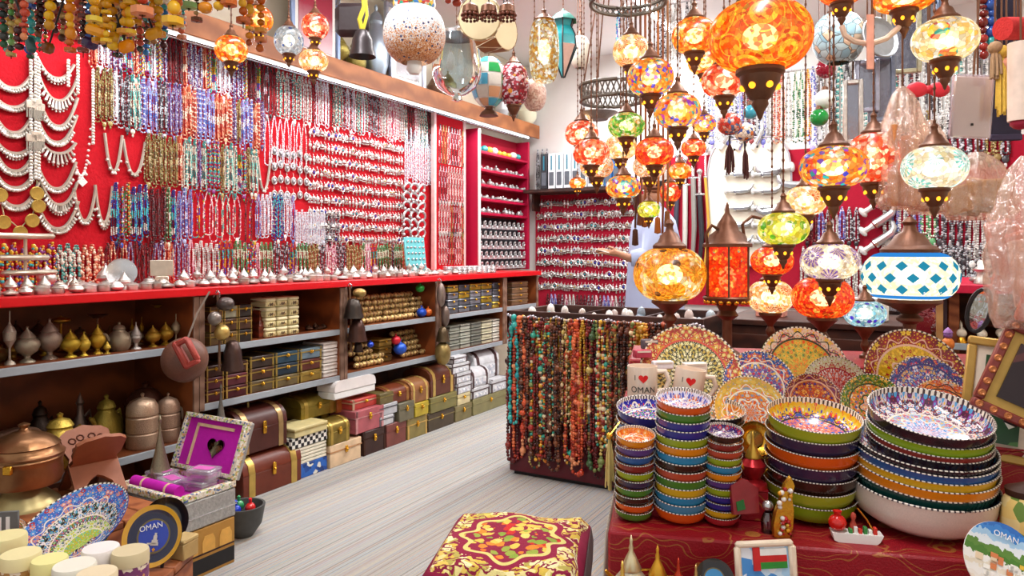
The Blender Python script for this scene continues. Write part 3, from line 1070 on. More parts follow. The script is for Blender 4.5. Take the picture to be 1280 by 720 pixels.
# ================================================================ vessels
def pot_prof(kind):
    return {
        'round': [(0, 0), (.5, 0), (.8, .18), (.95, .45), (.85, .75), (.6, .95), (.62, 1.0), (.45, 1.12), (.2, 1.22), (.1, 1.26), (.14, 1.36), (0, 1.44)],
        'cone': [(0, 0), (.7, 0), (.62, .08), (.3, .2), (.25, .45), (.5, .62), (.72, .9), (.66, 1.1), (.7, 1.14), (.4, 1.5), (.14, 1.85), (.06, 2.0), (.1, 2.1), (0, 2.2)],
        'drum': [(0, 0), (.8, 0), (.85, .1), (.82, .75), (.9, .8), (.88, .9), (.5, 1.05), (.12, 1.15), (.16, 1.25), (0, 1.32)],
        'squat': [(0, 0), (.6, 0), (1.0, .22), (1.0, .4), (.7, .58), (.4, .68), (.12, .74), (.14, .82), (0, .9)],
        'goblet': [(0, 0), (.6, 0), (.5, .1), (.14, .25), (.12, .8), (.3, .95), (.62, 1.2), (.66, 1.6), (.45, 1.8), (.2, 1.95), (.08, 2.1), (.07, 2.6), (0, 2.65)],
        'urn': [(0, 0), (.62, 0), (.55, .1), (.22, .3), (.25, .5), (.75, .85), (.95, 1.3), (.9, 1.65), (.6, 1.9), (.66, 1.95), (.55, 2.1), (.3, 2.4), (.1, 2.6), (.08, 2.75), (.12, 2.82), (0, 2.92)],
        'flask': [(0, 0), (.5, 0), (.8, .3), (.85, .7), (.5, 1.15), (.28, 1.4), (.24, 1.8), (.36, 1.9), (.3, 1.96), (.1, 2.2), (0, 2.35)],
        'kettle': [(0, 0), (.7, 0), (.95, .3), (1.0, .7), (.85, 1.1), (.5, 1.35), (.48, 1.42), (.55, 1.5), (.4, 1.7), (.1, 1.8), (.14, 1.92), (0, 2.0)],
        'canister': [(0, 0), (.9, 0), (.95, .08), (.95, .5), (.88, .55), (.95, .6), (.95, 1.1), (.88, 1.15), (.95, 1.22), (.92, 1.5), (.7, 1.7), (.3, 1.8), (.08, 1.84), (.12, 1.95), (0, 2.02)],
        'dallah': [(0, 0), (.8, 0), (.82, .1), (.6, .6), (.5, .95), (.55, 1.25), (.85, 1.45), (.9, 1.52), (.7, 1.62), (.35, 2.0), (.1, 2.35), (.06, 2.5), (.12, 2.6), (0, 2.7)],
        'cauldron': [(0, 0), (.75, 0), (.98, .25), (1.02, .6), (.98, .9), (1.1, .95), (1.1, 1.02), (1.0, 1.05), (.98, 1.12), (.7, 1.35), (.3, 1.48), (.12, 1.5), (.18, 1.62), (0, 1.7)],
        'dish': [(0, 0), (.5, 0), (.55, .1), (1.0, .35), (1.04, .38), (.98, .36), (.5, .16), (0, .14)],
    }[kind]


def pot_mesh(kind, seg=14):
    mb = MB().lathe(pot_prof(kind), seg)
    return mb


def vessel(name, kind, mat, r, loc, color, label, cat, group=None, handle=False, spout=False, rz=0.0, seg=16, hs=1.0):
    """root mesh of unit radius scaled; handle and spout are parts"""
    o = obj(name, memo(('pot', kind, mat.name, seg), lambda: pot_mesh(kind, seg).build(name + '_body', mat)), None, loc, rz, sc=(r, r, r * hs), color=color)
    tag(o, label, cat, group)
    H = pot_prof(kind)[-1][1]
    if handle:
        pts = [(.55, 0, .85 * H * .62), (1.25, 0, .62 * H), (1.45, 0, .42 * H), (1.2, 0, .25 * H), (.8, 0, .18 * H)]
        obj('handle', memo(('hd', kind, mat.name), lambda: MB().tube(pts, .09, 6).build('handle', mat)), o, color=color)
    if spout:
        pts = [(-.6, 0, .3 * H), (-1.0, 0, .42 * H), (-1.2, 0, .58 * H), (-1.5, 0, .64 * H)]
        obj('spout', memo(('sp', kind, mat.name), lambda: MB().tube(pts, [.22, .16, .12, .07], 7).build('spout', mat)), o, color=color)
    return o


SIL = CL('d8d4cc c4c0b8 e4e2de b8b2a8 d0c8bc')
SK = {'round': 'round bellied silver pot with a lid', 'cone': 'footed silver censer with a pointed lid', 'drum': 'drum shaped silver box', 'squat': 'squat silver bonbon dish with a lid', 'goblet': 'tall thin silver rosewater flask'}
rnd = random.Random(11)
for row, (u, pk, st, r0) in enumerate(((-2.945, ['drum', 'squat', 'round', 'drum', 'round'], .058, .031), (-3.03, ['round', 'cone', 'squat', 'drum'], .062, .034), (-3.14, ['cone', 'round', 'cone', 'goblet'], .07, .034))):
    v = v_of(-12, u)
    while v < (4.35 if row else 4.9):
        k = rnd.choice(pk)
        r = r0 * rnd.uniform(.85, 1.15)
        ok = not (row == 2 and v < 2.25) and not (row == 1 and 2.12 < v < 2.3)
        if ok:
            vessel('silver_pot', k, M_silver, r, W(u + rnd.uniform(-.01, .01), v, 1.037), rnd.choice(SIL), SK[k] + [' at the edge of the red counter', ' behind the first row on the red counter', ' at the back of the red counter'][row], 'pot', 'silver vessels on the counter', seg=12, rz=rnd.uniform(0, 6))
        v += st * rnd.uniform(.9, 1.15)
# left end: tray stand, tall round pots, round dish, engraved card
t = thing('tray_stand', 'tiered silver stand of narrow trays at the near end of the counter', 'stand', W(-3.08, v_of(18, -3.08), 1.037), RL)
M_oldsilver = simple('warm_silver', C('cfc4b2'), .35, .75, .25, 30)
for z, w, x in ((.07, .20, .05), (.13, .24, .0), (.215, .34, -.03)):
    obj('tray', MB().box(x, 0, z, w, .07, .022, .009).build('tray', M_oldsilver), t)
for x in (-.06, .04):
    obj('post', MB().tube([(x, 0, 0), (x, 0, .22)], .007, 6).build('post', M_oldsilver), t)
for px, k, r, nm in ((58, 'urn', .04, 'bulbous silver urn behind the stacked trays'), (100, 'squat', .05, 'wide silver bowl with a lid beside the green beads'), (132, 'cone', .052, 'tall silver censer left of the round dish'), (88, 'flask', .03, 'small silver flask beside the bead tassels')):
    vessel('silver_urn', k, M_silver, r, W(-3.15, v_of(px, -3.15), 1.037), SIL[0], nm, 'pot')
o = tag(obj('silver_dish', MB().lathe([(0, .004), (.6, .01), (.72, .05), (.95, .07), (1.0, .1), (.97, .03), (.7, -.02), (0, -.03)], 28, R('X', 78)).build('dish', M_chrome), None, W(-3.06, v_of(152, -3.06), 1.11), RL - .5, sc=.062), 'round polished silver dish propped upright on the counter', 'dish')
t = thing('plaque', 'engraved square silver plaque standing among the pots', 'plaque', W(-3.1, v_of(202, -3.1), 1.037), RL - .45)
obj('plate', MB().box(0, 0, .05, .10, .006, .075, .002).build('plate', M_oldsilver), t)
obj('foot', MB().box(0, .01, 0, .06, .04, .05, .004).build('foot', M_oldsilver), t)
# flat stacks of bangles at the far end of the counter
for i in range(16):
    v = 4.42 + (i % 8) * .07
    def bangles():
        mb = MB()
        for k in range(5):
            mb.tube([(.03 * math.cos(a), .03 * math.sin(a), .006 + k * .011) for a in [2 * PI * j / 14 for j in range(14)]], .0058, 5, col=random.choice(CL('d8d8d8 bcbcbc eaeaea')), closed=True)
        return mb.build('bangles', M_vmetal, vc=True)
    tag(obj('bangle_stack', memo('bng', bangles), None, W(-2.95 - .09 * (i // 8), v, 1.037)), 'small stack of silver bangles on the far counter end', 'bangles', 'bangle stacks on the counter end')

# ================================================================ cabinet bay of brass urns
BR = CL('b08a2c 9c8a50 c8a038 8a7a5a a89468 7a6044')
URN = [  # px, top y, half width px, kind, colour, label, depth u
    (12, 388, 11, 'goblet', 'b8ab9a', 'tall silver goblet censer on the brass shelf', -2.98),
    (34, 407, 15, 'urn', 'a89c86', 'pierced silver urn at the near end of the brass shelf', -2.99),
    (62, 397, 15, 'urn', '9c8878', 'pointed reddish silver urn on the brass shelf', -3.0),
    (88, 411, 12, 'urn', 'c0a030', 'bright brass urn beside the pointed silver urn', -2.98),
    (105, 414, 8, 'urn', 'c8a83a', 'slim brass urn on the shelf', -2.97),
    (122, 405, 10, 'urn', 'c8a030', 'brass urn with a pointed lid', -2.98),
    (134, 425, 6, 'cone', 'b89838', 'tiny brass censer in front of the urns', -2.95),
    (149, 402, 14, 'kettle', '9c8c74', 'round tin teapot between the brass urns', -3.0),
    (170, 402, 9, 'cone', 'bcb4ac', 'silver censer with a needle lid', -2.98),
    (191, 406, 10, 'urn', 'b08a30', 'brass urn near the leather gourd', -2.99),
    (207, 402, 10, 'urn', 'b89030', 'golden urn nearest the cabinet post', -3.0),
    (220, 392, 8, 'goblet', 'b8a888', 'thin silver flask nearest the cabinet post', -2.99),
    (76, 394, 11, 'squat', 'c08828', 'brass bowl raised behind the urns', -3.2),
    (48, 400, 16, 'urn', '5c4030', 'dark copper urn at the back of the brass shelf', -3.22),
    (122, 396, 12, 'dish', '8a5c48', 'copper dish raised at the back of the shelf', -3.2),
    (165, 398, 4, 'goblet', 'c09028', 'thin brass flask at the back of the shelf', -3.2),
    (177, 396, 4, 'goblet', 'b88a28', 'second thin brass flask at the back of the shelf', -3.2),
    (198, 383, 9, 'dish', 'c09030', 'brass flower dish on a tall stem', -3.15),
    (100, 408, 12, 'kettle', '6a4c38', 'dark copper kettle at the back of the shelf', -3.22),
    (20, 400, 12, 'urn', '4c3428', 'blackened urn in the shelf corner', -3.22),
]
for px, ty, hw, k, c, nm, u in URN:
    d = d_u(px, u)
    zt = z_u(px, ty, u)
    r = hw * d / F
    H = pot_prof(k)[-1][1]
    z0 = .776
    hs = max(.35, (zt - z0) / (H * r))
    if k in ('dish', 'squat'):
        o = vessel('brass_stand_bowl', k, M_brass, r, W(u, v_of(px, u), zt - H * r), C(c), nm, 'bowl')
        obj('stem', MB().lathe([(0, -(zt - H * r - z0) / r), (.5, -(zt - H * r - z0) / r), (.12, -(zt - H * r - z0) / r + .2), (.12, 0)], 10).build('stem', M_brass), o, color=C(c))
    else:
        vessel('metal_urn', k, M_brass, r, W(u, v_of(px, u), z0), C(c), nm, 'urn', None, handle=(k in ('kettle',)), spout=(k == 'kettle'), hs=hs, rz=RL)
rnd = random.Random(31)
for i in range(14):
    k = rnd.choice(('urn', 'cone', 'urn', 'flask', 'kettle'))
    c = rnd.choice(['a88030', '8a6a3a', '9a8868', '6a4a34', 'b8922c'])
    vessel('metal_urn', k, M_brass, rnd.uniform(.03, .042), W(rnd.choice((-3.12, -3.24)), 1.34 + i * .058, .776), C(c), '%s %s in the shadow at the back of the brass shelf' % ({'a88030': 'golden', 'b8922c': 'bright brass'}.get(c, 'tarnished'), {'urn': 'urn', 'cone': 'censer', 'flask': 'flask', 'kettle': 'kettle'}[k]), 'urn', 'urns at the back of the brass shelf', rz=RL)
# lower board of bay one: pots
LOW = [
    (100, 490, 14, 'flask', '8a7468', 'dark jug behind the brass teapots', -3.2, .341),
    (75, 515, 28, 'kettle', 'c8a848', 'wide brass teapot with a flat lid', -2.99, .341),
    (133, 492, 20, 'kettle', 'a8923c', 'brass kettle with a copper lid', -3.1, .341),
    (50, 500, 16, 'kettle', '3a2c24', 'blackened kettle in the cabinet corner', -3.22, .341),
    (178, 490, 20, 'canister', 'b89a80', 'two tiered tin canister in the cabinet', -2.98, .341),
    (210, 490, 15, 'canister', 'a88a74', 'domed copper canister in the cabinet', -2.98, .341),
    (182, 476, 22, 'cauldron', '7a5040', 'dark copper pot lid down at the cabinet back', -3.17, .341),
    (237, 482, 15, 'dallah', 'a89c8a', 'grey coffee pot with a conical lid beside the post', -2.99, .341),
]
for px, ty, hw, k, c, nm, u, z0 in LOW:
    d = d_u(px, u)
    r = hw * d / F
    hs = max(.3, (z_u(px, ty, u) - z0) / (pot_prof(k)[-1][1] * r))
    vessel('metal_pot', k, M_brass, r, W(u, v_of(px, u), z0), C(c), nm, 'pot', None, handle=k in ('kettle', 'dallah', 'flask'), spout=k in ('kettle', 'dallah'), hs=hs, rz=RL + .4)
# coffee pots on the floor in front of bays one and two
for px, ty, hw, c, nm, u, z0 in ((200, 518, 17, '8a8068', 'large aged coffee pot behind the open jewellery box', -2.62, 0), (276, 478, 13, '7a746a', 'slim grey coffee pot behind the wooden chest', -2.86, 0), (310, 492, 14, '9a8a4a', 'brass coffee pot behind the wooden chest', -2.95, 0), (384, 492, 11, 'c0bcb4', 'pale coffee pot behind the floral brass chest', -3.05, 0), (405, 490, 9, 'a88a38', 'brass coffee pot with a ball finial by the white case', -3.05, 0)):
    d = d_u(px, u)
    r = hw * d / F
    hs = max(.3, (z_u(px, ty, u) - z0) / (2.7 * r))
    vessel('coffee_pot', 'dallah', M_brass, r, W(u, v_of(px, u), z0), C(c), nm, 'coffee pot', None, True, True, RL + .6, hs=hs)

# ================================================================ boxes and chests
M_boxc = ocol('box_lacquer', .4, 0, .3, 18)


def chest(name, v0, v1, z0, h, depth, u_front, col, trim, label, dome=False, group=None, cat='chest', bands=2, clasp=True, metal=False, rz=None, feet=False):
    """box with a lid facing the aisle; root Empty, parts body, lid, bands, clasp"""
    w = (v1 - v0) * .97
    t = thing(name, label, cat, W(u_front - depth / 2, (v0 + v1) / 2, z0), RL if rz is None else rz, group)
    hb = h * (.55 if dome else .68)
    mat = M_brass if metal else M_boxc
    bv = min(.004, w * .05)
    obj('body', MB().box(0, 0, 0, w, depth, hb, bv).build('body', mat), t, color=C(col))
    if dome:
        n = 8
        hd = h - hb
        out = [(-depth / 2, 0)] + [(-depth / 2 * math.cos(PI * i / n), hd * math.sin(PI * i / n) ** .8) for i in range(1, n)] + [(depth / 2, 0)]
        lid = MB().prism(out, -w / 2, w / 2, M=T(0, 0, hb) @ R('Z', 90))
        lo = obj('lid', lid.build('lid', mat), t, color=C(col))
        for s in ([-1, 1] if bands == 2 else [-1, 0, 1]):
            x = s * w * .36
            b = MB().prism([(p[0] * 1.02, p[1] * 1.03 + .001) for p in out], -w * .05, w * .05, M=T(x, 0, hb) @ R('Z', 90))
            obj('lid_band', b.build('lid_band', M_brass), lo, color=C(trim))
            obj('body_band', MB().box(x, 0, 0.001, w * .1, depth * 1.015, hb).build('body_band', M_brass), t, color=C(trim))
    else:
        lo = obj('lid', MB().box(0, 0, hb, w * 1.02, depth * 1.02, h - hb, bv).build('lid', mat), t, color=C(col))
        obj('lid_trim', MB().box(0, 0, hb - .003, w * 1.03, depth * 1.03, .006).build('lid_trim', M_brass), t, color=C(trim))
        if bands:
            for s in (-1, 1):
                obj('corner_band', MB().box(s * w * .46, 0, 0.001, w * .07, depth * 1.02, h * .998).build('corner_band', M_brass), t, color=C(trim))
    if clasp:
        k = min(w * .12, .02)
        obj('clasp', MB().box(0, -depth * .5 - .006, hb - h * .16, k, .008, h * .3, .002).ball((0, -depth * .5 - .011, hb - h * .02), k * .45, 0).build('clasp', M_gold), t)
    return t


UF = -2.83


def fl(px0, px1, z0, z1, col, trim, label, depth=.24, u=UF, **k):
    return chest('treasure_chest' if k.get('dome') else 'keepsake_box', v_of(px0, u), v_of(px1, u), z0, z1 - z0, depth, u, col, trim, label, cat='chest' if k.get('dome') else 'box', **k)


fl(303, 378, 0, .205, '6a2c1a', 'c8a858', 'brown domed chest with brass straps and studs on the floor', .26, dome=True)
fl(298, 360, .205, .42, '4a2018', 'b09060', 'maroon domed chest with a long clasp on top of another chest', .24, u=-2.86, dome=True)
# harlequin box
t = thing('patterned_box', 'tall box of blue tiles, white stripes and black checks', 'box', W(UF - .11, v_of(389, UF), 0), RL)
wv = v_of(411, UF) - v_of(366, UF)
obj('tile_base', MB().box(0, 0, 0, wv, .2, .075, .003).build('tile_base', mottled('blue_tiles', CL('1e4a9a 2a62b8 183a7a e8e4d4 2a62b8'), 40)), t)
for i in range(5):
    obj('stripe', MB().box(0, 0, .077 + i * .018, wv * .97, .195, .014, .002).build('stripe', simple('ivory_strip', C('e8e0c8'), .5)), t)
n = NT('black_white_checks')
ck = n.n('TexChecker', {'Vector': n.obj(), 'Color1': C('f2eee4'), 'Color2': C('17151a'), 'Scale': 48.0})
obj('check_band', MB().box(0, 0, .168, wv, .2, .055, .002).build('check_band', n.bsdf(ck.outputs[0], .4)), t)
fl(368, 410, .225, .275, 'd8c890', 'c8b070', 'small cream box on the checked box', .18, clasp=False, bands=0)
fl(412, 452, 0, .125, 'e0c09a', 'd8a070', 'pale peach box dotted with pink on the floor', .2, bands=0)
fl(411, 438, .126, .26, '8a7434', 'b89a48', 'hammered brass domed box on the peach box', .16, dome=True, metal=True)
fl(454, 482, 0, .14, '3a201a', '4a2c20', 'dark leather trunk with brass corners on the floor', .2)
fl(444, 480, .142, .275, 'b05a60', 'd89a9a', 'rose velvet box with a clasp on the dark trunk', .2, bands=2)
fl(483, 508, 0, .14, '7a4038', '8a5048', 'reddish brown box beside the dark trunk', .2, bands=0)
fl(509, 534, 0, .13, '8a7a44', 'e0b868', 'green brass box with gold straps on the floor', .2, bands=2)
fl(535, 568, 0, .12, '4a3c2c', '9a8a5a', 'low dark box with a ribbed front on the floor', .22, bands=0)
fl(569, 590, 0, .11, '7c7048', '9c9468', 'olive box on the floor before the pearl boxes', .2, bands=0)
fl(591, 634, 0, .12, '8c8458', 'b0a878', 'long olive box under the inlaid chest', .2, bands=0)
fl(376, 421, .27, .39, '9a8434', 'b89c48', 'floral brass chest with a rounded lid behind the cream box', .2, u=-2.95, dome=True, metal=True)
fl(376, 421, 0, .268, '5a3a28', '7a5a38', 'plain brown box under the floral brass chest', .2, u=-3.06, bands=0)
fl(421, 452, .262, .36, 'b0602c', 'c87a3c', 'orange wooden box behind the rose velvet box', .18, u=-2.94, bands=0, clasp=False)
fl(421, 452, 0, .26, '4a2a1c', '5a3a24', 'dark box under the orange wooden box', .16, u=-3.06, bands=0, clasp=False)
fl(440, 474, .276, .335, 'b84038', 'e0c0a0', 'red and gold brocade box over the rose velvet box', .16, u=-2.86)
fl(474, 493, .142, .20, 'c4c4c6', '6a6a70', 'lower silver box in the small stack by the chests', .16, bands=2, clasp=False)
fl(474, 497, .201, .27, 'b8b8bc', '5a5a62', 'upper silver box in the small stack by the chests', .16, bands=0, clasp=False)
fl(475, 492, .271, .34, '6a5c34', '98884c', 'olive tin box under the red jars', .14, bands=0, clasp=False)
fl(499, 518, .132, .25, '6c6650', '8c8464', 'grey green chest beside the silver boxes', .16, u=-2.82, bands=0)
fl(483, 514, .252, .36, '6a3018', 'a07038', 'reddish wooden domed chest over the grey chest', .2, u=-2.84, dome=True)
fl(519, 536, .132, .22, 'b8a02c', 'd0b848', 'yellow brass box between the domed chests', .16, u=-2.82, bands=0)
fl(514, 537, .222, .37, '8a5a34', 'd8b868', 'domed chest with wide gold straps', .2, u=-2.83, dome=True)
fl(538, 571, .122, .225, '7a7240', 'a89c5c', 'green brass box under the biggest domed chest', .22, u=-2.82, bands=0)
fl(538, 569, .227, .42, '5c2c18', 'd0b060', 'biggest domed wooden chest with gold straps', .24, u=-2.83, dome=True)
fl(572, 588, .112, .19, 'd8c898', 'b8a878', 'cream box leaning by the pearl boxes', .12, bands=0)
# white case with a rounded lid
va, vb = v_of(419, -2.86), v_of(470, -2.86)
t = thing('instrument_case', 'long white case with a rounded lid over the red boxes', 'case', W(-2.93, (va + vb) / 2, .362), RL)
lw = vb - va
obj('body', MB().box(0, 0, 0, lw, .13, .042, .005).build('body', M_white), t)
cv = [(lw / 2 * (-1 if i < 6 else 1) + .04 * (1 if i < 6 else -1) - .04 * math.cos(PI / 2 * (i if i < 6 else i - 6) / 5) * (1 if i < 6 else 0) + (.04 * math.sin(PI / 2 * (i - 6) / 5) if i > 5 else 0), .02 + .04 * (math.sin(PI / 2 * i / 5) if i < 6 else math.cos(PI / 2 * (i - 6) / 5))) for i in range(12)]
obj('lid', MB().prism([(-lw / 2, 0)] + cv + [(lw / 2, 0)], -.068, .068, M=T(0, 0, .0425)).build('lid', simple('pearl_white', C('eee6e2'), .3, 0, .05)), t)
# pearl inlaid boxes
def pearl_box(v0, v1, z0, h, depth, label, dome=False, u=UF):
    t = chest('inlaid_box', v0, v1, z0, h, depth, u, 'd0d0d2', '5a4444', label, dome=dome, cat='box', bands=2, clasp=False)
    w = v1 - v0
    obj('inlay_panel', MB().box(0, -depth / 2 - .002, h * .12, w * .6, .004, h * .34).build('inlay_panel', memo('pearlm', lambda: mottled('mother_of_pearl', CL('e8e8ec c8ccd4 f4f4f4 b8bcc8 dcd4d8'), 60, .25))), t)
    return t


vz = lambda px, u=UF: v_of(px, u)
pearl_box(vz(571), vz(590), .19, .075, .14, 'lowest pearl inlaid octagon box in the tall stack')
pearl_box(vz(569), vz(590), .266, .075, .14, 'second pearl inlaid box in the tall stack')
pearl_box(vz(564), vz(588), .342, .07, .15, 'third pearl inlaid box in the tall stack')
pearl_box(vz(566), vz(584), .413, .05, .12, 'topmost small pearl inlaid box in the tall stack')
pearl_box(vz(590), vz(612), .122, .08, .16, 'pearl inlaid box under the smaller inlaid chest')
pearl_box(vz(588), vz(612), .203, .14, .18, 'smaller pearl inlaid domed chest by the tall stack', True)
pearl_box(vz(614), vz(634), .122, .10, .16, 'pearl inlaid box beside the necklace stand')
pearl_box(vz(603), vz(634), .224, .22, .24, 'largest pearl inlaid domed chest with an arched side', True, u=-2.9)

# ---- shelf contents of bay two
def sh(px0, px1, z0, z1, col, trim, label, u=-2.91, depth=.16, **k):
    return chest('small_chest' if k.get('dome') else 'small_box', v_of(px0, u), v_of(px1, u), z0, z1 - z0, depth, u, col, trim, label, cat='box', **k)


rnd = random.Random(5)
zA, zB = .756, .491
for c in range(3):
    for r in range(3):
        a = 262 + c * 18
        cc = rnd.choice(['4a3020', '2c2420', '5a3a24', '86806a', '6a5030'])
        sh(a, a + 17, zA + r * .062, zA + r * .062 + .058, cc, 'b89850', ['dark', 'brass bound', 'brown'][c] + ' little chest, ' + ['lowest', 'middle', 'topmost'][r] + ' of its pile by the bell string', group='little chests by the bell string', bands=2)
# pyramid box
o = thing('pyramid_box', 'reddish wooden pyramid shaped box on the cabinet shelf', 'box', W(-3.0, v_of(325, -3.0), zA), RL)
obj('body', MB().box(0, 0, 0, .1, .1, .06, .002).build('body', M_box), o)
obj('lid', MB().add([(-.052, -.052, 0), (.052, -.052, 0), (.052, .052, 0), (-.052, .052, 0), (0, 0, .14)], [(3, 2, 1, 0), (0, 1, 4), (1, 2, 4), (2, 3, 4), (3, 0, 4)], T(0, 0, .062)).build('lid', M_box), o)
for c in range(3):
    for r in range(4):
        a = 334 + c * 14.5
        t = thing('cream_box', 'cream round cornered box with a dark front label, %s row of the cream pile' % ['lowest', 'second', 'third', 'top'][r], 'box', W(-2.99, v_of(a + 7, -2.92), zA + r * .052), RL, 'cream boxes piled on the shelf')
        obj('body', memo('creamb', lambda: MB().box(0, 0, 0, .068, .12, .03, .006).build('body', simple('cream_card', C('e0d29c'), .6, 0, .1))), t)
        obj('lid', memo('creaml', lambda: MB().box(0, 0, .031, .071, .123, .018, .006).build('lid', simple('pale_cream_card', C('ece0b4'), .6, 0, .08))), t)
        obj('label', memo('creamf', lambda: MB().box(0, -.061, .006, .045, .003, .018).build('label', mottled('brown_print', CL('8a7448 b89c60 5c4a30 e0d29c'), 120))), t)
for px, k, r in ((386, 'round', .026), (398, 'squat', .03), (394, 'cone', .02), (404, 'round', .022)):
    vessel('copper_pot', k, M_brass, r, W(-3.0 - .05 * (px % 2), v_of(px, -3.0), zA), C('5a4030'), {'round': 'dark round copper pot right of the cream boxes', 'squat': 'dark squat copper pot right of the cream boxes', 'cone': 'dark pointed copper censer right of the cream boxes'}[k], 'pot', 'copper pots by the cream boxes')
COLS = [['3a2c24', '2e4656', '6a7c86'], ['4a2e20', '24303c', '5c2c22'], ['5c4c34', '6c5c3c', '8a6e2c']]
for lv in range(3):
    for i, (a, b) in enumerate(((312, 343), (344, 374), (375, 402))):
        sh(a, b, zB + lv * .062, zB + lv * .062 + .058, COLS[2 - lv][i], 'b89a50', '%s flat chest on the %s level of the lower shelf' % (['dark', 'blue grey', 'reddish'][i], ['bottom', 'middle', 'upper'][lv]), bands=2)
for lv in range(3):
    for i, (a, b) in enumerate(((258, 280), (282, 310))):
        sh(a, b, zB + lv * .058, zB + lv * .058 + .055, ['4a1c20', '5c2830', '3c2018'][lv], 'c8a458', 'maroon gold edged chest, %s in the %s pile by the post' % (['lowest', 'middle', 'topmost'][lv], ['first', 'second'][i]), bands=2)
for i in range(5):
    sh(404, 424, zB + i * .04, zB + i * .04 + .036, 'eadfd6', 'd8c8bc', 'white flat box in the tall white stack beside the post', bands=0, clasp=False, group='white boxes stacked by the post')

# ---- golden wrapped bundles
def bundle():
    mb = MB()
    for s in (-1, 1):
        mb.lathe([(0, -.028), (.014, -.026), (.02, -.012), (.012, 0)], 8, T(0, 0, 0) @ R('Y', 90 * s), col=C('d8b878'))
        mb.ball((s * .03, 0, 0), (.008, .012, .012), 0, col=C('ead09a'))
    mb.lathe([(.015, -.008), (.018, 0), (.015, .008)], 8, R('Y', 90), col=C('7a5030'))
    return mb.build('bundle', vcol('gold_foil', .35, .4), vc=True)


def pile(px0, px1, z, rows, u, cols, where):
    for r in range(rows):
        a, b = v_of(px0, u), v_of(px1, u)
        n = int((b - a) / .067) - r // 2
        for i in range(n):
            c = rnd.random()
            o = obj('wrapped_bundle', memo('bundle', bundle), None, W(u - .02 * r + rnd.uniform(-.01, .01), a + .04 + (r % 2) * .03 + i * .067, z + .02 + r * .034), RL + rnd.uniform(-.15, .15))
            tag(o, 'gold wrapped bundle, tied, on the %s' % where, 'bundle', 'gold wrapped bundles on the ' + where)


pile(441, 540, zA, 5, -2.97, 0, 'upper shelf between the bells')
pile(441, 540, zA, 4, -3.1, 0, 'upper shelf behind the front pile')
pile(441, 478, zB, 6, -2.97, 0, 'lower shelf left of the colourful balls')
pile(500, 545, zB, 5, -3.0, 0, 'lower shelf right of the colourful balls')
for px, c, z, r, nm in ((525, '2aa040', zA + .17, .03, 'green foil ball on the upper bundle pile'), (527, '2050c0', zA, .034, 'blue foil ball at the front of the upper shelf'), (535, 'd86828', zA, .03, 'orange foil ball at the front of the upper shelf'), (495, 'd02838', zB + .11, .03, 'red foil ball on the lower shelf'), (500, '2a5ac8', zB + .04, .042, 'large blue foil ball on the lower shelf'), (463, '2848c0', zB + .12, .02, 'small blue foil ball among the bundles')):
    o = tag(obj('foil_ball', memo('foil', lambda: MB().ball((0, 0, 1), (1.1, 1, .95), 2).lathe([(.3, 1.85), (.12, 2.1), (.3, 2.35)], 8).build('ball', ocol('coloured_foil', .25, .3, .3, 30))), None, W(-2.93, v_of(px, -2.93), z), RL, sc=r, color=C(c)), nm, 'ball')
for i in range(3):
    sh(474 , 490, zB + i * .05, zB + i * .05 + .046, ['8a6a2c', 'a07a30', 'b08a3c'][i], '6a4a20', '%s brass coloured box beside the foil balls' % ['lowest', 'middle', 'topmost'][i], u=-3.0, bands=0)

# ---- bay four: small metal boxes
for c in range(5):
    for r in range(4):
        a = 560 + c * 14
        cc = rnd.choice(['6c7078', '888c94', 'b8982c', '5a5e66', '9ca0a8', 'd0b850'])
        sh(a, a + 13, zA + r * .052, zA + r * .052 + .048, cc, '50545c', 'little %s tin box, %s row on the far shelf' % ('brass coloured' if cc in ('b8982c', 'd0b850') else 'grey', ['bottom', 'second', 'third', 'top'][r]), u=-2.92, bands=0, metal=True, group='little tin boxes on the far shelf')
for c in range(5):
    for r in range(4):
        a = 562 + c * 13.5
        cc = ['8a8a7c', 'a8a898', '707064', 'c8c0a0', 'e0d8c8'][c]
        sh(a, a + 12.5, zB + r * .045, zB + r * .045 + .041, cc, '4a4a44', 'small striped casket, %s row on the far lower shelf' % ['bottom', 'second', 'third', 'top'][r], u=-2.92, bands=0, clasp=False, group='small caskets on the far lower shelf')
# far bay
for r in range(4):
    sh(640, 660, zA - .0 + r * .05, zA + r * .05 + .046, '7a5a40', 'b09060', 'brown box stacked in the farthest bay, level %s' % ['one', 'two', 'three', 'four'][r], u=-2.92, bands=0)

# ================================================================ things hung on the cabinet posts
def bell(r, h):
    return MB().lathe([(0, h), (.25 * r, h), (.5 * r, h * .92), (.75 * r, h * .6), (.82 * r, h * .3), (r, 0), (.9 * r, .01), (.6 * r, h * .5), (0, h * .8)], 14)


def bell_string(px, items, label, u=-2.85):
    t = thing('bell_string', label, 'bells', W(u, v_of(px, u), 0.99), RL)
    z = 0
    for (k, r, h, c, dx) in items:
        z -= h * .55
        zz = z
        if k == 'bell':
            obj('bell', bell(r, h).build('bell', M_brass), t, (dx, -.03, zz - h * .5), color=C(c))
        else:
            obj('ball', MB().ball((0, 0, 0), (r, r, h * .55), 2).build('ball', M_brass), t, (dx, -.03, zz), color=C(c))
        z -= h * .5
    obj('rope', MB().tube([(0, 0, .01), (0, -.012, z * .5), (0, -.012, z)], .006, 6).build('rope', simple('rope', C('6a4a34'), .9)), t)
    obj('hook', MB().tube([(0, .03, .0), (0, .0, .03), (0, -.015, .02), (0, -.012, 0)], .004, 5).build('hook', M_chrome), t)


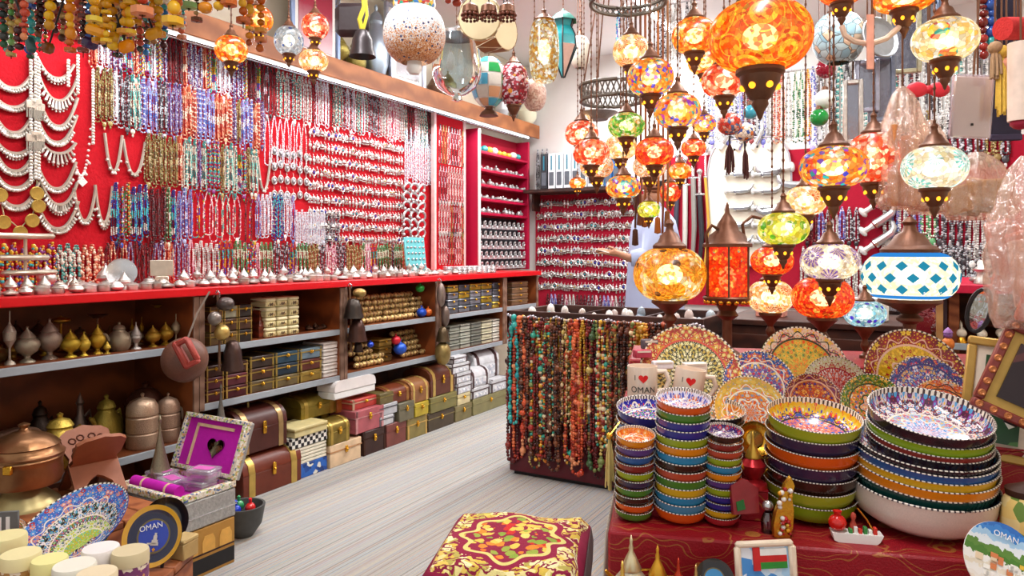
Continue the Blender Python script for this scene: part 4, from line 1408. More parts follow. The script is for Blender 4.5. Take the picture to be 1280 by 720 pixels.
bell_string(437, [('ball', .04, .05, 'a88a50', .05), ('bell', .06, .11, '3c342e', 0), ('bell', .06, .13, '4a3028', .03), ('bell', .03, .06, '3a2a24', .04)], 'string of dark cow bells on the post beside the gold bundles')
bell_string(549, [('ball', .03, .15, '8a7a70', -.02), ('ball', .03, .13, '7a6a60', .03), ('bell', .05, .1, '5a4a34', 0), ('ball', .055, .15, '9a8450', .0)], 'string of long gourds and a brass bell on the far post')
bell_string(272, [('ball', .04, .06, '5a504c', .02), ('ball', .03, .06, '8a8078', -.04), ('ball', .035, .07, 'c8a860', .0), ('bell', .055, .14, '4a3630', .06)], 'string of metal bells and a dark jar beside the leather gourd')
p = W(-2.72, v_of(232, -2.72), .74)
t = thing('leather_gourd', 'big round brown leather drum with a red handle on the cabinet post', 'drum', p, 0)
d = p.y
obj('body', MB().lathe([(0, -.85), (.5, -.75), (.85, -.4), (1.0, 0), (.96, .35), (.85, .6), (.5, .8), (0, .88)], 28, R('Y', 25) @ R('X', 78)).build('body', simple('old_leather', C('6a4434'), .5, 0, .3, 15)), t, sc=28 * d / F)
obj('handle', MB().box(0, 0, 0, .03, .035, .125, .01).box(.05, 0, .01, .022, .03, .105, .008).box(.025, 0, .0, .06, .03, .022, .006).box(.025, 0, .1, .06, .03, .022, .006).build('handle', simple('brick_red_leather', C('a03c30'), .5)), t, (.06, -.105, -.02), rot=(0, math.radians(-28), 0))
obj('strap', MB().tube([(.02, -.04, .08), (.05, 0, .2), (.09, .03, .29)], .004, 5).build('strap', simple('grey_cord', C('8a7c70'), .8)), t)

# ================================================================ mosaic lamps
CAPM, CUPM = M_bronze, M_bronze
M_bulb = glow('warm_bulb', C('fff0c8'), 6.0)
M_dot = glow('cup_hole_light', C('ffa028'), 2.0, False)


def globe_prof(r, h, flat=.0):
    out = []
    n = 12
    for i in range(n + 1):
        a = -PI / 2 * .80 + PI * .80 * i / n
        out.append((r * math.cos(a) ** (.75 - flat), h / 2 * math.sin(a) / math.sin(PI / 2 * .80)))
    return out


def chain_mesh(L):
    mb = MB()
    mb.tube([(0, 0, 0), (0, 0, L)], .0025, 5)
    z = .02
    while z < min(L, .9):
        mb.ball((0, 0, z), (.0045, .0045, .009), 0)
        z += .03
    return mb.build('chain', CAPM)


def lamp(px, py, wpx, hpx, d, mat, label, lit=True, stand=None, group=None, cap=True, cup=True, tilt=0.0, bulb=.40, capcol=None, flat=0.0, hang=True, name='mosaic_lamp'):
    """globe of glued glass with a turned cap above and a pierced cup below"""
    r, h = wpx / 2 * d / F, hpx * d / F
    p = P(px, py, d)
    t = thing(name, label, 'lamp', p, random.uniform(0, 6), group)
    t.rotation_euler = (0, tilt, t.rotation_euler[2] if not tilt else 0)
    mb = MB().lathe(globe_prof(r, h, flat), 32)
    obj('globe', mb.build('globe', mat), t)
    rt = globe_prof(r, h, flat)[-1][0]
    capm = capcol or CAPM
    if cap:
        ch = r * .62
        obj('cap', MB().lathe([(rt * 1.1, -.03 * r), (rt * 1.12, .06 * r), (rt * .92, .14 * r), (rt * .8, .16 * r), (rt * .55, .38 * r), (rt * .3, .46 * r), (rt * .22, .6 * r), (rt * .3, .68 * r), (.05 * r, .8 * r), (0, .8 * r)], 20, T(0, 0, h / 2)).build('cap', capm), t)
    if cup and stand is None:
        cp = [(rt * 1.12, .03 * r), (rt * 1.14, -.06 * r), (rt * .95, -.12 * r), (rt * .9, -.25 * r), (rt * .5, -.55 * r), (rt * .36, -.6 * r), (rt * .4, -.68 * r), (rt * .2, -.82 * r), (.04 * r, -.95 * r), (0, -1.0 * r)]
        cu = obj('cup', MB().lathe(cp, 20, T(0, 0, -h / 2)).build('cup', capm), t)
        if lit:
            dm = MB()
            for i in range(6):
                a = 2 * PI * i / 6
                if wpx > 100:
                    obj('light_hole', MB().ball((rt * .78 * math.cos(a), rt * .78 * math.sin(a), -h / 2 - .34 * r), .07 * r, 1).build('light_hole', M_dot), cu)
                    continue
                dm.ball((rt * .78 * math.cos(a), rt * .78 * math.sin(a), -h / 2 - .34 * r), (.065 * r, .065 * r, .08 * r), 1)
            if dm.v:
                obj('light_holes', dm.build('light_holes', M_dot), cu)
    if stand is not None:
        H = p.z - h / 2 - stand
        cp = [(rt * 1.15, .02), (rt * 1.2, -.008), (rt * .8, -.025), (rt * .4, -.045), (rt * .3, -.055), (rt * .5, -.07), (rt * .5, -.08), (rt * .25, -.095), (rt * .2, -max(.1, H * .7)), (rt * .35, -max(.11, H * .85)), (rt * .6, -H + .012), (rt * .65, -H), (0, -H)]
        cp = [(a, max(b, -H)) for a, b in cp]
        obj('stem', MB().lathe(cp, 20, T(0, 0, -h / 2)).build('stem', capm), t)
    elif hang:
        L = Z_CEIL - p.z - h / 2 - r * .6
        if L > 0.05:
            obj('chain', chain_mesh(L), t, (0, 0, h / 2 + r * .6))
    if lit:
        obj('bulb', MB().ball((0, 0, 0), (r * bulb, r * bulb, h * .5 * bulb * 1.1), 2).build('bulb', M_bulb), t)
    return t


ORANGE = CL('ff8a1e ff5a12 ffb03a ff6c10 e83c0c ffd070')
S = 1.5
LM = {
    'orange': mosaic('orange_mosaic', CL('ff7a10 ff5a08 ffa028 f04806 ff8c1c ffc050'), 70, S, CL('fff0b0 ffd860 fff8d8'), 22, .30),
    'red': mosaic('red_mosaic', CL('f02808 ff4a10 d81408 ff6a18 e83010 ff8830'), 80, S, CL('ff9a30 ffc850 ff5010'), 20, .28),
    'redwhite': mosaic('red_white_mosaic', CL('f03818 ff8050 ffc8a0 e02808 ff6030'), 60, S, CL('ffe8d0 fff4e0 ff9060'), 18, .3),
    'confetti': mosaic('confetti_mosaic', CL('ff9430 ffb850 ff8a20 ff7a18 8a28b0 ffa030 20a8a0 ffa840 ff8c28 ff6a10 ffc860 3040c0 e83818 ff9020 ffd040 ff7c14'), 62, S, CL('fff4d0 ffe090'), 20, .25),
    'amberwhite': mosaic('amber_white_mosaic', CL('ffd088 ffe8b8 fff4d8 ffb860 ffdca0 ff9a40'), 60, 1.6, CL('f06818 ffd8a0 e04c10'), 17, .40, kind='sun'),
    'cream': mosaic('cream_mosaic', CL('fff0d0 ffe4b8 fff8e8 f4d8a8 ffecc8'), 75, 1.35, CL('e8c8b0 7a50b0 fff0dc'), 13, .5, kind='sun'),
    'creamflower': mosaic('cream_flower_mosaic', CL('fff2d8 ffeac4 fffaf0 f0d8a0 ffe8c0 fff4dc'), 60, 1.45, CL('fffdf4 7ad0c0 fffdf4'), 12, .42, kind='sun'),
    'creammulti': mosaic('cream_multi_mosaic', CL('ffe8b8 fff0d0 ffd890 fff4dc ffc060 ffe0a0'), 60, 1.45, CL('18a890 ffc020 e83820 ffe060 f08018'), 11, .3),
    'yellowgreen': mosaic('yellow_green_mosaic', CL('f0e040 e8d028 fff080 d8d830 f8e860'), 60, 1.25, CL('58b820 fff8c0 fffde0 48a818'), 24, .32),
    'green': mosaic('green_mosaic', CL('78c838 58b028 f0e8a0 98d850 ffd060 40a020'), 70, 1.1, CL('fff0c0 ffd080 ffb850'), 17, .32),
    'bluewhite': mosaic('blue_star_mosaic', CL('a8e4f0 d8f4f8 80d0e8 e8fcfc b8e8e8'), 70, 1.05, CL('3828c8 5838d8 2848d0'), 34, .30),
    'blueflower': mosaic('white_blue_flower_mosaic', CL('f0eef0 e0e8f0 ffffff d8e0ec'), 70, .75, CL('2878d8 1858b8 40a0e8'), 30, .26),
    'swirl': mosaic('swirl_mosaic', CL('ff9a50 ffb878 ff8840 ffcca0'), 60, 1.2, CL('ffe8d0 fff0d8'), 20, .55, kind='rings'),
    'spiral': mosaic('spiral_mosaic', CL('ff6a08 ff5404 ff8a18 f04402 ff9c28'), 75, 1.45, CL('ffb428 ffe878'), 12, .52, kind='rings', thru=.22),
    'sunflower': mosaic('sunflower_mosaic', CL('ffc868 ffe0a0 fff0cc ffb038 ffd888'), 55, 1.35, CL('ffb030 f07c08 4a2408'), 11, .60, kind='sun'),
    'pinkdim': mosaic('dim_red_mosaic', CL('d84030 e86850 c02820 e8b0a0 5a70a0'), 60, .9, CL('f0e8e0 e8d8d0'), 24, .25, lit=False),
    'whitedim': mosaic('dim_white_mosaic', CL('f0e4d0 e8d4b8 f4ece0 e07828 f4ece0 3858a8'), 50, .9, None, lit=False),
    'reddim': mosaic('dark_red_mosaic', CL('8a1428 b02038 701020 e0a8b0 d8c8d8 a01830'), 60, .6, CL('e89020 f0b030'), 16, .2, lit=False),
    'golden': mosaic('golden_chip_mosaic', CL('e8b048 f0d890 d89020 f4ecd0 fffaf0 c88018'), 60, .9, CL('fffbe8 fff4d0'), 12, .26),
}
lamp(289, 62, 40, 32, 2.9, LM['orange'], 'small orange lamp hanging before the necklace wall')
lamp(361, 51, 36, 34, 3.1, LM['blueflower'], 'white lamp with blue flowers hanging before the necklace wall')
lamp(394, 33, 34, 30, 3.2, LM['redwhite'], 'red lamp hanging over a pale one in one string')
lamp(392, 76, 36, 26, 3.2, LM['amberwhite'], 'pale amber lamp at the end of the red lamp string', hang=False)
lamp(323, 24, 36, 30, 2.7, LM['orange'], 'orange lamp half hidden by amber beads', )
lamp(789, 64, 46, 38, 2.7, LM['amberwhite'], 'tilted pale lamp with orange stars below the hoop chandelier')
lamp(813, 97, 58, 44, 2.45, LM['confetti'], 'amber lamp with a blue and violet flower')
lamp(847, 139, 58, 42, 2.35, LM['confetti'], 'confetti lamp hanging over the small red lamp')
lamp(868, 45, 56, 42, 2.5, LM['orange'], 'bright orange lamp left of the biggest spiral lamp')
lamp(882, 78, 44, 30, 3.0, LM['orange'], 'orange lamp showing between the upper lamps')
lamp(950, 46, 126, 84, 1.6, LM['spiral'], 'biggest hanging lamp, orange with beaded spirals', bulb=.34)
lamp(905, 101, 56, 40, 2.3, LM['redwhite'], 'red and white lamp under the biggest spiral lamp')
lamp(783, 157, 46, 30, 2.9, LM['green'], 'green lamp in the middle of the cluster')
lamp(727, 167, 42, 30, 3.4, LM['redwhite'], 'pinkish red lamp at the edge of the cluster')
lamp(739, 191, 46, 32, 3.0, LM['redwhite'], 'red speckled lamp in front of a swirl lamp')
lamp(746, 208, 42, 28, 3.4, LM['swirl'], 'swirl lamp behind the red speckled lamp')
lamp(776, 184, 40, 30, 3.2, LM['amberwhite'], 'pale orange lamp under the green lamp')
lamp(779, 234, 44, 28, 2.9, LM['confetti'], 'amber lamp with a red flower below the pale orange lamp')
lamp(818, 190, 48, 34, 2.8, LM['red'], 'solid orange red lamp over the tassels')
lamp(812, 208, 42, 28, 3.2, LM['swirl'], 'swirl lamp behind the solid orange red lamp')
lamp(722, 229, 21, 13, 4.1, LM['orange'], 'tiny orange lamp before the folders')
lamp(850, 214, 28, 20, 3.1, LM['orange'], 'tiny amber lamp beside the swords')
lamp(867, 185, 31, 21, 3.0, LM['red'], 'small red lamp beside the swords')
lamp(811, 262, 28, 20, 3.2, LM['yellowgreen'], 'small green flower lamp hanging before the salesman')
lamp(838, 240, 26, 24, 3.6, LM['red'], 'small red lamp behind the amber lamp by the salesman')
lamp(730, 150, 22, 14, 4.2, LM['swirl'], 'tiny pale lamp behind the pinkish red lamp')
lamp(880, 155, 30, 22, 3.2, LM['confetti'], 'small amber lamp behind the confetti lamp')
lamp(1042, 209, 82, 50, 2.05, LM['confetti'], 'large confetti lamp with violet chips')
lamp(1092, 198, 66, 62, 2.3, LM['redwhite'], 'tall red beaded lamp behind the large confetti lamp')
lamp(1007, 251, 50, 36, 2.5, LM['amberwhite'], 'pale lamp with a violet daisy behind the yellow lamp')
lamp(979, 286, 62, 40, 2.1, LM['yellowgreen'], 'yellow lamp with green spots')
lamp(1168, 210, 76, 52, 1.95, LM['creamflower'], 'cream lamp with a white daisy beside the bagged goods')
lamp(1181, 50, 76, 50, 1.85, LM['creammulti'], 'cream lamp with a coloured cluster above the card packet')
lamp(1130, -2, 72, 30, 1.9, LM['orange'], 'orange lamp cut by the top, over the curved branch')
lamp(1052, -18, 60, 44, 1.9, LM['red'], 'dark red lamp over the pale blue bowl lamp', lit=True)
lamp(912, 155, 30, 26, 2.8, LM['pinkdim'], 'unlit red ball with a tassel', lit=False, cup=False, cap=False)
lamp(931, 165, 25, 22, 3.0, LM['whitedim'], 'unlit cream and orange ball with a tassel', lit=False, cup=False, cap=False)
for px, py, d, nm in ((912, 170, 2.8, 'dark tassel hanging from the unlit red ball'), (931, 177, 3.0, 'dark tassel hanging from the unlit cream ball')):
    t = thing('tassel', nm, 'tassel', P(px, py, d))
    obj('cord', MB().tube([(0, 0, .0), (0, 0, -.03)], .004, 5).build('cord', M_black), t)
    mb = MB()
    rn = random.Random(px)
    for k in range(26):
        a = rn.uniform(0, 6.3)
        rr = rn.uniform(0, .022)
        mb.tube([(0, 0, -.03), (rr * .7 * math.cos(a), rr * .7 * math.sin(a), -.06), (rr * math.cos(a), rr * math.sin(a), -rn.uniform(.12, .16))], .003, 4)
    obj('fringe', mb.build('fringe', simple('dark_brown_yarn', C('4a2420'), .9)), t)

# standing lamps behind the plates
TZ3 = .78
lamp(837, 343, 90, 66, 2.95, LM['sunflower'], 'large sunflower table lamp on a brass stem', stand=TZ3, bulb=.36)
lamp(965, 326, 52, 34, 2.75, LM['red'], 'red lamp with orange drops over the pale flower lamp', hang=True)
lamp(963, 371, 56, 40, 2.92, LM['amberwhite'], 'pale lamp with orange flowers on a stem', stand=TZ3)
lamp(1037, 327, 70, 44, 2.5, LM['cream'], 'cream lamp with a violet spiral over the red lamp')
lamp(1028, 372, 74, 50, 2.8, LM['red'], 'wide red table lamp behind the octagon plate', stand=TZ3)
lamp(1081, 392, 50, 32, 2.85, LM['bluewhite'], 'small pale blue lamp with violet stars', stand=TZ3)
# blue and white diamond lamp: glued diamonds are real pieces
MD = NT('cream_bead_glass')
v = MD.vor(MD.obj(), 90)
em = MD.n('Emission', {0: MD.ramp(MD.chan(v.outputs['Color']), CL('fff4d8 ffeec0 f8f4e8 f4e4b0')), 1: 1.15})
tr = MD.n('BsdfTransparent', {0: (1, 1, .92, 1)})
ms = MD.n('MixShader', {0: .22, 1: em.outputs[0], 2: tr.outputs[0]})
MD.t.links.new(ms.outputs[0], MD.out.inputs[0])
MD.m.cycles.emission_sampling = 'NONE'
d = 2.85
t = lamp(1137, 345, 110, 60, d, MD.m, 'large cream lamp with rows of blue diamonds on a brass stem', stand=TZ3, flat=.25, bulb=.34)
r, h = 55 * d / F, 60 * d / F
dm = glow('blue_diamond_glass', C('2a90b0'), .75, False)
bm = glow('blue_band_glass', C('3088d8'), .8, False)
gp = globe_prof(r, h, .25)


def on_globe(z):
    for (r0, z0), (r1, z1) in zip(gp, gp[1:]):
        if z0 <= z <= z1:
            return r0 + (r1 - r0) * (z - z0) / (z1 - z0)
    return gp[0][0]


for row, zf in enumerate((.22, -.02, -.25)):
    for i in range(14):
        a = 2 * PI * (i + .5 * (row % 2)) / 14
        z = zf * h
        vs = []
        for da, dz in ((-.13, 0), (0, -.10 * h), (.13, 0), (0, .10 * h)):
            rr = on_globe(z + dz) * 1.012
            vs.append((rr * math.cos(a + da), rr * math.sin(a + da), z + dz))
        for da, dz in ((-.13, 0), (0, -.10 * h), (.13, 0), (0, .10 * h)):
            rr = on_globe(z + dz) * .985
            vs.append((rr * math.cos(a + da), rr * math.sin(a + da), z + dz))
        o = obj('diamond', MB().add(vs, [(0, 1, 2, 3), (7, 6, 5, 4), (0, 4, 5, 1), (1, 5, 6, 2), (2, 6, 7, 3), (3, 7, 4, 0)]).build('diamond', dm), t)
for z0, z1 in ((-.5, -.38), (.40, .5)):
    obj('blue_band', MB().lathe([(on_globe(z0 * h) * 1.012, z0 * h), (on_globe((z0 + z1) / 2 * h) * 1.014, (z0 + z1) / 2 * h), (on_globe(z1 * h) * 1.012, z1 * h)], 32).build('blue_band', bm), t)

# hexagonal red lantern on a stem
d = 2.97
p = P(909, 340, d)
t = thing('lantern', 'red jewelled six sided lantern with a pierced crown and loop handle', 'lantern', p, .3)
k = d / F
pm = mosaic('lantern_glass', CL('ff3808 f02404 ff5010 e01c04 ff7a20'), 75, 1.35, CL('ffb038 ff8018 28b8a0'), 26, .22)
for i in range(6):
    a0, a1 = 2 * PI * i / 6, 2 * PI * (i + 1) / 6
    rr = 27 * k
    vs = [(rr * math.cos(a) * q, rr * math.sin(a) * q, z) for q in (1, .96) for a, z in ((a0, -30 * k), (a1, -30 * k), (a1, 32 * k), (a0, 32 * k))]
    obj('glass_panel', MB().add(vs, [(0, 1, 2, 3), (7, 6, 5, 4), (0, 4, 5, 1), (2, 6, 7, 3), (1, 5, 6, 2), (3, 7, 4, 0)]).build('glass_panel', pm), t)
    obj('corner_post', MB().tube([(rr * 1.02 * math.cos(a0), rr * 1.02 * math.sin(a0), -31 * k), (rr * 1.02 * math.cos(a0), rr * 1.02 * math.sin(a0), 33 * k)], 1.4 * k, 5).build('corner_post', M_bronze), t)
obj('crown', MB().lathe([(30 * k, 31 * k), (30 * k, 35 * k), (25 * k, 38 * k), (22 * k, 46 * k), (14 * k, 52 * k), (12 * k, 60 * k), (8 * k, 66 * k), (3 * k, 74 * k), (2 * k, 84 * k), (0, 88 * k)], 18).build('crown', M_bronze), t)
obj('base_ring', MB().lathe([(28 * k, -30 * k), (30 * k, -32 * k), (28 * k, -36 * k), (14 * k, -40 * k), (10 * k, -48 * k), (14 * k, -54 * k), (6 * k, -60 * k), (6 * k, (TZ3 - p.z) + 8 * k), (16 * k, TZ3 - p.z + .004), (17 * k, TZ3 - p.z), (0, TZ3 - p.z)], 18).build('base_ring', M_bronze), t)
mb = MB()
for i in range(18):
    a = 2 * PI * i / 18
    mb.ball((26 * k * math.cos(a), 26 * k * math.sin(a), -37 * k), 3.4 * k, 1)
obj('bead_fringe', mb.build('bead_fringe', M_gold), t)
obj('loop_handle', MB().tube([(-28 * k, 0, 30 * k), (-30 * k, 0, 48 * k), (-22 * k, 0, 58 * k), (-14 * k, 0, 54 * k)], 2.2 * k, 6).tube([(26 * k, 0, 36 * k), (22 * k, 0, 60 * k), (36 * k, 0, 70 * k), (60 * k, 0, 66 * k)], 2.2 * k, 6).build('loop_handle', M_bronze), t)
obj('bulb', MB().ball((0, 0, -8 * k), (11 * k, 11 * k, 15 * k), 2).build('bulb', M_bulb), t)

# ================================================================ things above the ledge
# big dotted globe
def dotted():
    n = NT('dotted_globe_glass')
    o = n.obj()
    w = n.vor(o, 42, rnd=.7)
    f = n.vor(o, 260)
    sz = n.n('SeparateXYZ', {0: o}).outputs[2]
    base = n.mix(n.mt('GREATER_THAN', n.mt('ADD', n.mt('MULTIPLY', sz, -6.0), n.mt('MULTIPLY', n.chan(f.outputs['Color']), .8)), .55), n.ramp(n.chan(f.outputs['Color'], 1), CL('f4f2ee e4e4e8 ffffff d4dce4')), n.ramp(n.chan(f.outputs['Color'], 1), CL('d08850 e0a878 b86c38 e8c8a8')))
    c = n.mix(n.less(w.outputs['Distance'], .2), base, C('303a6a'))
    return n.bsdf(c, .4, 0, f.outputs['Distance'], .3)


t = lamp(518, 43, 78, 72, 3.0, dotted(), 'big white speckled globe lamp with dark dots and an amber underside', lit=False, cap=False, cup=False, name='globe_lamp')
obj('collar', MB().lathe([(.07, 0), (.085, .0), (.09, .02), (.085, .045), (.07, .05)], 24, T(0, 0, .105)).build('collar', mottled('jewelled_collar', CL('e8c030 30a080 e8e0d0 c84030 4080c0'), 60)), t)
obj('neck', MB().lathe([(.03, 0), (.034, -.03), (.02, -.05), (0, -.05)], 12, T(0, 0, -.115)).build('neck', M_white), t)
# glass bell jar
n = NT('clear_glass')
g = n.n('BsdfGlossy', {0: (1, 1, 1, 1), 1: .03})
tr = n.n('BsdfTransparent', {0: C('d4e2ea')})
fr = n.n('Fresnel', {0: 1.5})
ms = n.n('MixShader', {0: n.mt('ADD', n.mt('MULTIPLY', fr.outputs[0], .9), .08), 1: tr.outputs[0], 2: g.outputs[0]})
n.t.links.new(ms.outputs[0], n.out.inputs[0])
M_glass = n.m
d = 3.4
p = P(571, 85, d)
t = thing('glass_bell_lamp', 'clear glass bell jar lamp hanging beside the speckled globe', 'lamp', p)
k = d / F
obj('glass', MB().lathe([(27 * k, 40 * k), (29 * k, 20 * k), (31 * k, 0), (30 * k, -12 * k), (24 * k, -25 * k), (12 * k, -33 * k), (6 * k, -35 * k), (7 * k, -40 * k), (0, -43 * k)], 28).build('glass', M_glass), t)
obj('rim', MB().lathe([(27 * k, 38 * k), (28 * k, 42 * k), (12 * k, 46 * k), (4 * k, 52 * k), (0, 52 * k)], 24).build('rim', M_chrome), t)
obj('chain', chain_mesh(max(.1, Z_CEIL - p.z - 52 * k)), t, (0, 0, 52 * k))
# patchwork globe: panes are pieces
d = 3.7
p = P(611, 103, d)
k = d / F
t = thing('patchwork_lamp', 'round lamp of white, green, blue and peach glass patches', 'lamp', p)
pc = CL('e8e6de 2a9a50 58b4d8 e8c4a0 f0eee6 58c8c0 dcd8cc e0a880')
rr, hh = 23 * k, 33 * k
for j in range(5):
    for i in range(8):
        a0, a1 = 2 * PI * i / 8 + .03, 2 * PI * (i + 1) / 8 - .03
        b0, b1 = -1.2 + 2.4 * j / 5 + .03, -1.2 + 2.4 * (j + 1) / 5 - .03
        vs, fs = [], []
        for q in (1.0, .95):
            for b in (b0, (b0 + b1) / 2, b1):
                for a in (a0, (a0 + a1) / 2, a1):
                    vs.append((rr * q * math.cos(a) * math.cos(b), rr * q * math.sin(a) * math.cos(b), hh * q * math.sin(b)))
        for y in range(2):
            for x in range(2):
                s0 = y * 3 + x
                fs.append((s0, s0 + 1, s0 + 4, s0 + 3))
                fs.append((s0 + 12, s0 + 13, s0 + 10, s0 + 9))
        obj('glass_patch', MB().add(vs, fs).build('glass_patch', M_glaze), t, color=pc[(i * 3 + j * 5 + (i * j) % 3) % 8])
obj('inner_globe', MB().ball((0, 0, 0), (rr * .96, rr * .96, hh * .96), 3).build('inner_globe', M_white), t)
obj('foot', MB().lathe([(6 * k, -28 * k), (5 * k, -34 * k), (10 * k, -38 * k), (12 * k, -42 * k), (0, -42 * k)], 16).build('foot', M_bronze), t)
obj('chain', chain_mesh(Z_CEIL - p.z - hh), t, (0, 0, hh * .95))
lamp(642, 106, 40, 52, 3.7, LM['reddim'], 'dark red lamp with golden leaves beside the patchwork lamp', lit=False)
lamp(668, 119, 30, 38, 3.8, mottled('pink_speckle_glass', CL('e8c8b8 dcb4a4 f0dcd0 c89c8c'), 120), 'egg shaped pink speckled lamp', lit=False, cap=False, cup=False)
lamp(680, 64, 38, 76, 3.6, LM['golden'], 'tall teardrop lamp of golden chips', flat=.35, cup=False)
lamp(725, 65, 26, 40, 4.4, simple('cream_frosted_glass', C('e8e0d0'), .4, 0, .06), 'plain cream glass shade behind the leaded lantern', lit=False, cup=False)
# leaded lantern
d = 4.1
k = d / F
p = P(704, 60, d)
t = thing('leaded_lantern', 'teal and pink leaded glass lantern tapering to a point', 'lantern', p, .4)
tc = CL('2a9aa0 e8b8a8 b8d048 58b8c0 e8c0b0 2a8a90')
for i in range(6):
    a0, a1 = 2 * PI * i / 6, 2 * PI * (i + 1) / 6
    for z0, r0, z1, r1 in ((-36, 2, 2, 18), (2, 18, 14, 17), (14, 17, 26, 11), (26, 11, 34, 14)):
        vs = [(r0 * k * math.cos(a0), r0 * k * math.sin(a0), z0 * k), (r0 * k * math.cos(a1), r0 * k * math.sin(a1), z0 * k), (r1 * k * math.cos(a1), r1 * k * math.sin(a1), z1 * k), (r1 * k * math.cos(a0), r1 * k * math.sin(a0), z1 * k)]
        vs += [(x * .94, y * .94, z) for x, y, z in vs]
        obj('glass_pane', MB().add(vs, [(0, 1, 2, 3), (7, 6, 5, 4), (0, 4, 5, 1), (2, 6, 7, 3), (1, 5, 6, 2), (3, 7, 4, 0)]).build('glass_pane', M_glaze), t, color=tc[(i + int(z0)) % 6])
    obj('lead_strip', MB().tube([(2 * k * math.cos(a0), 2 * k * math.sin(a0), -37 * k), (18.4 * k * math.cos(a0), 18.4 * k * math.sin(a0), 2 * k), (17.4 * k * math.cos(a0), 17.4 * k * math.sin(a0), 14 * k), (11.4 * k * math.cos(a0), 11.4 * k * math.sin(a0), 26 * k), (14.4 * k * math.cos(a0), 14.4 * k * math.sin(a0), 34 * k)], .9 * k, 5).build('lead_strip', M_black), t)
obj('roof', MB().lathe([(19 * k, 33 * k), (10 * k, 42 * k), (3 * k, 46 * k), (0, 50 * k)], 6).build('roof', simple('teal_tin', C('2a6a60'), .4)), t)
obj('chain', chain_mesh(max(.05, Z_CEIL - p.z - 50 * k)), t, (0, 0, 50 * k))

# ledge residents
ZL = 2.401
UL = U_WALL + .1


def ledge(px, u=UL):
    return W(u, v_of(px, u), ZL)


def urn_on(px, topy, hw, kind, mat, col, label, u=UL, handle=False, spout=False, cat='vase'):
    d = d_u(px, u)
    r = hw * d / F
    zt = max(z_u(px, topy, u), ZL + r)
    vessel('ledge_vase', kind, mat, r, ledge(px, u), C(col), label, cat, None, handle, spout, RL, hs=(zt - ZL) / (pot_prof(kind)[-1][1] * r))


urn_on(657, 108, 17, 'flask', M_glaze, 'd8d4b8', 'cream ceramic urn at the far end of the ledge', U_WALL + .14)
urn_on(425, 40, 12, 'urn', M_brass, 'a89a50', 'brass urn behind the hanging hand bell')
urn_on(445, 48, 13, 'kettle', M_brass, '9a8a48', 'brass kettle below the hanging hand bell', handle=True, spout=True)
urn_on(470, 52, 12, 'urn', M_brass, 'a09048', 'brass urn left of the silver framed mirror')
urn_on(545, 78, 13, 'flask', M_brass, '8a6a58', 'copper vase right of the silver framed mirror')
urn_on(560, 88, 12, 'urn', M_brass, '9a8a4a', 'brass vase under the glass bell jar')
urn_on(628, 108, 9, 'squat', M_glaze, 'c8ccd0', 'grey saucer stack on the ledge')
urn_on(650, 118, 9, 'squat', M_glaze, '9aa09a', 'dark saucer on the ledge by the cream urn')
urn_on(470, 5, 16, 'kettle', M_silver, 'a8b8c8', 'blue grey tin jug standing high on the ledge', U_WALL + .13, True, cat='jug')
# pictures on the ledge
def picture(px0, px1, py0, py1, u, frame, mat_in, label, rzo=0.0, tilt=0.0, mw=.03, name='framed_picture', cat='picture'):
    v0, v1 = v_of(px0, u), v_of(px1, u)
    pm_ = (px0 + px1) / 2
    zb, zt = z_u(pm_, py1, u), z_u(pm_, py0, u)
    w, h = abs(v1 - v0), zt - zb
    t = thing(name, label, cat, W(u, (v0 + v1) / 2, zb), RL + rzo, rot=(tilt, 0, RL + rzo))
    for s in (-1, 1):
        obj('frame_side', MB().box(s * (w / 2 - mw / 2), 0, 0, mw, .03, h, .006).build('frame_side', frame), t)
    obj('frame_bottom', MB().box(0, 0, 0, w - 2 * mw, .03, mw, .006).build('frame_bottom', frame), t)
    obj('frame_top', MB().box(0, 0, h - mw, w - 2 * mw, .03, mw, .006).build('frame_top', frame), t)
    obj('mount', MB().box(0, .004, mw * .5, w - mw, .01, h - mw).build('mount', M_white), t)
    obj('panel', MB().box(0, -.003, mw * 1.9, w - mw * 3.8, .006, h - mw * 3.8).build('panel', mat_in), t)
    return t


M_blueframe = simple('blue_grey_frame', C('7888a8'), .35, .4, .15, 20)
M_slvframe = simple('silver_frame', C('c0c8dc'), .3, .6, .15, 20)
n = NT('dark_red_print')
z = n.n('SeparateXYZ', {0: n.obj()}).outputs[2]
red = n.bsdf(n.ramp(n.mt('ADD', n.mt('MULTIPLY', z, 1.6), n.mt('MULTIPLY', n.noise(n.obj(), 9), .3)), CL('d8d4dc c8a0a8 a01838 8a1030'), False), .3)
picture(362, 424, -60, 76, U_WALL + .16, M_blueframe, red, 'tall red print in a blue grey frame on the ledge', mw=.035)
picture(487, 531, 55, 112, U_WALL + .16, M_slvframe, simple('mirror_silver', C('e4e8f0'), .05, 1.0, .03), 'silver framed mirror on the ledge under the speckled globe', mw=.04, name='framed_mirror', cat='mirror')
picture(481, 500, 5, 90, U_WALL + .1, M_slvframe, simple('mauve_print', C('8a6a7a'), .4), 'dark picture edge behind the speckled globe', mw=.03)
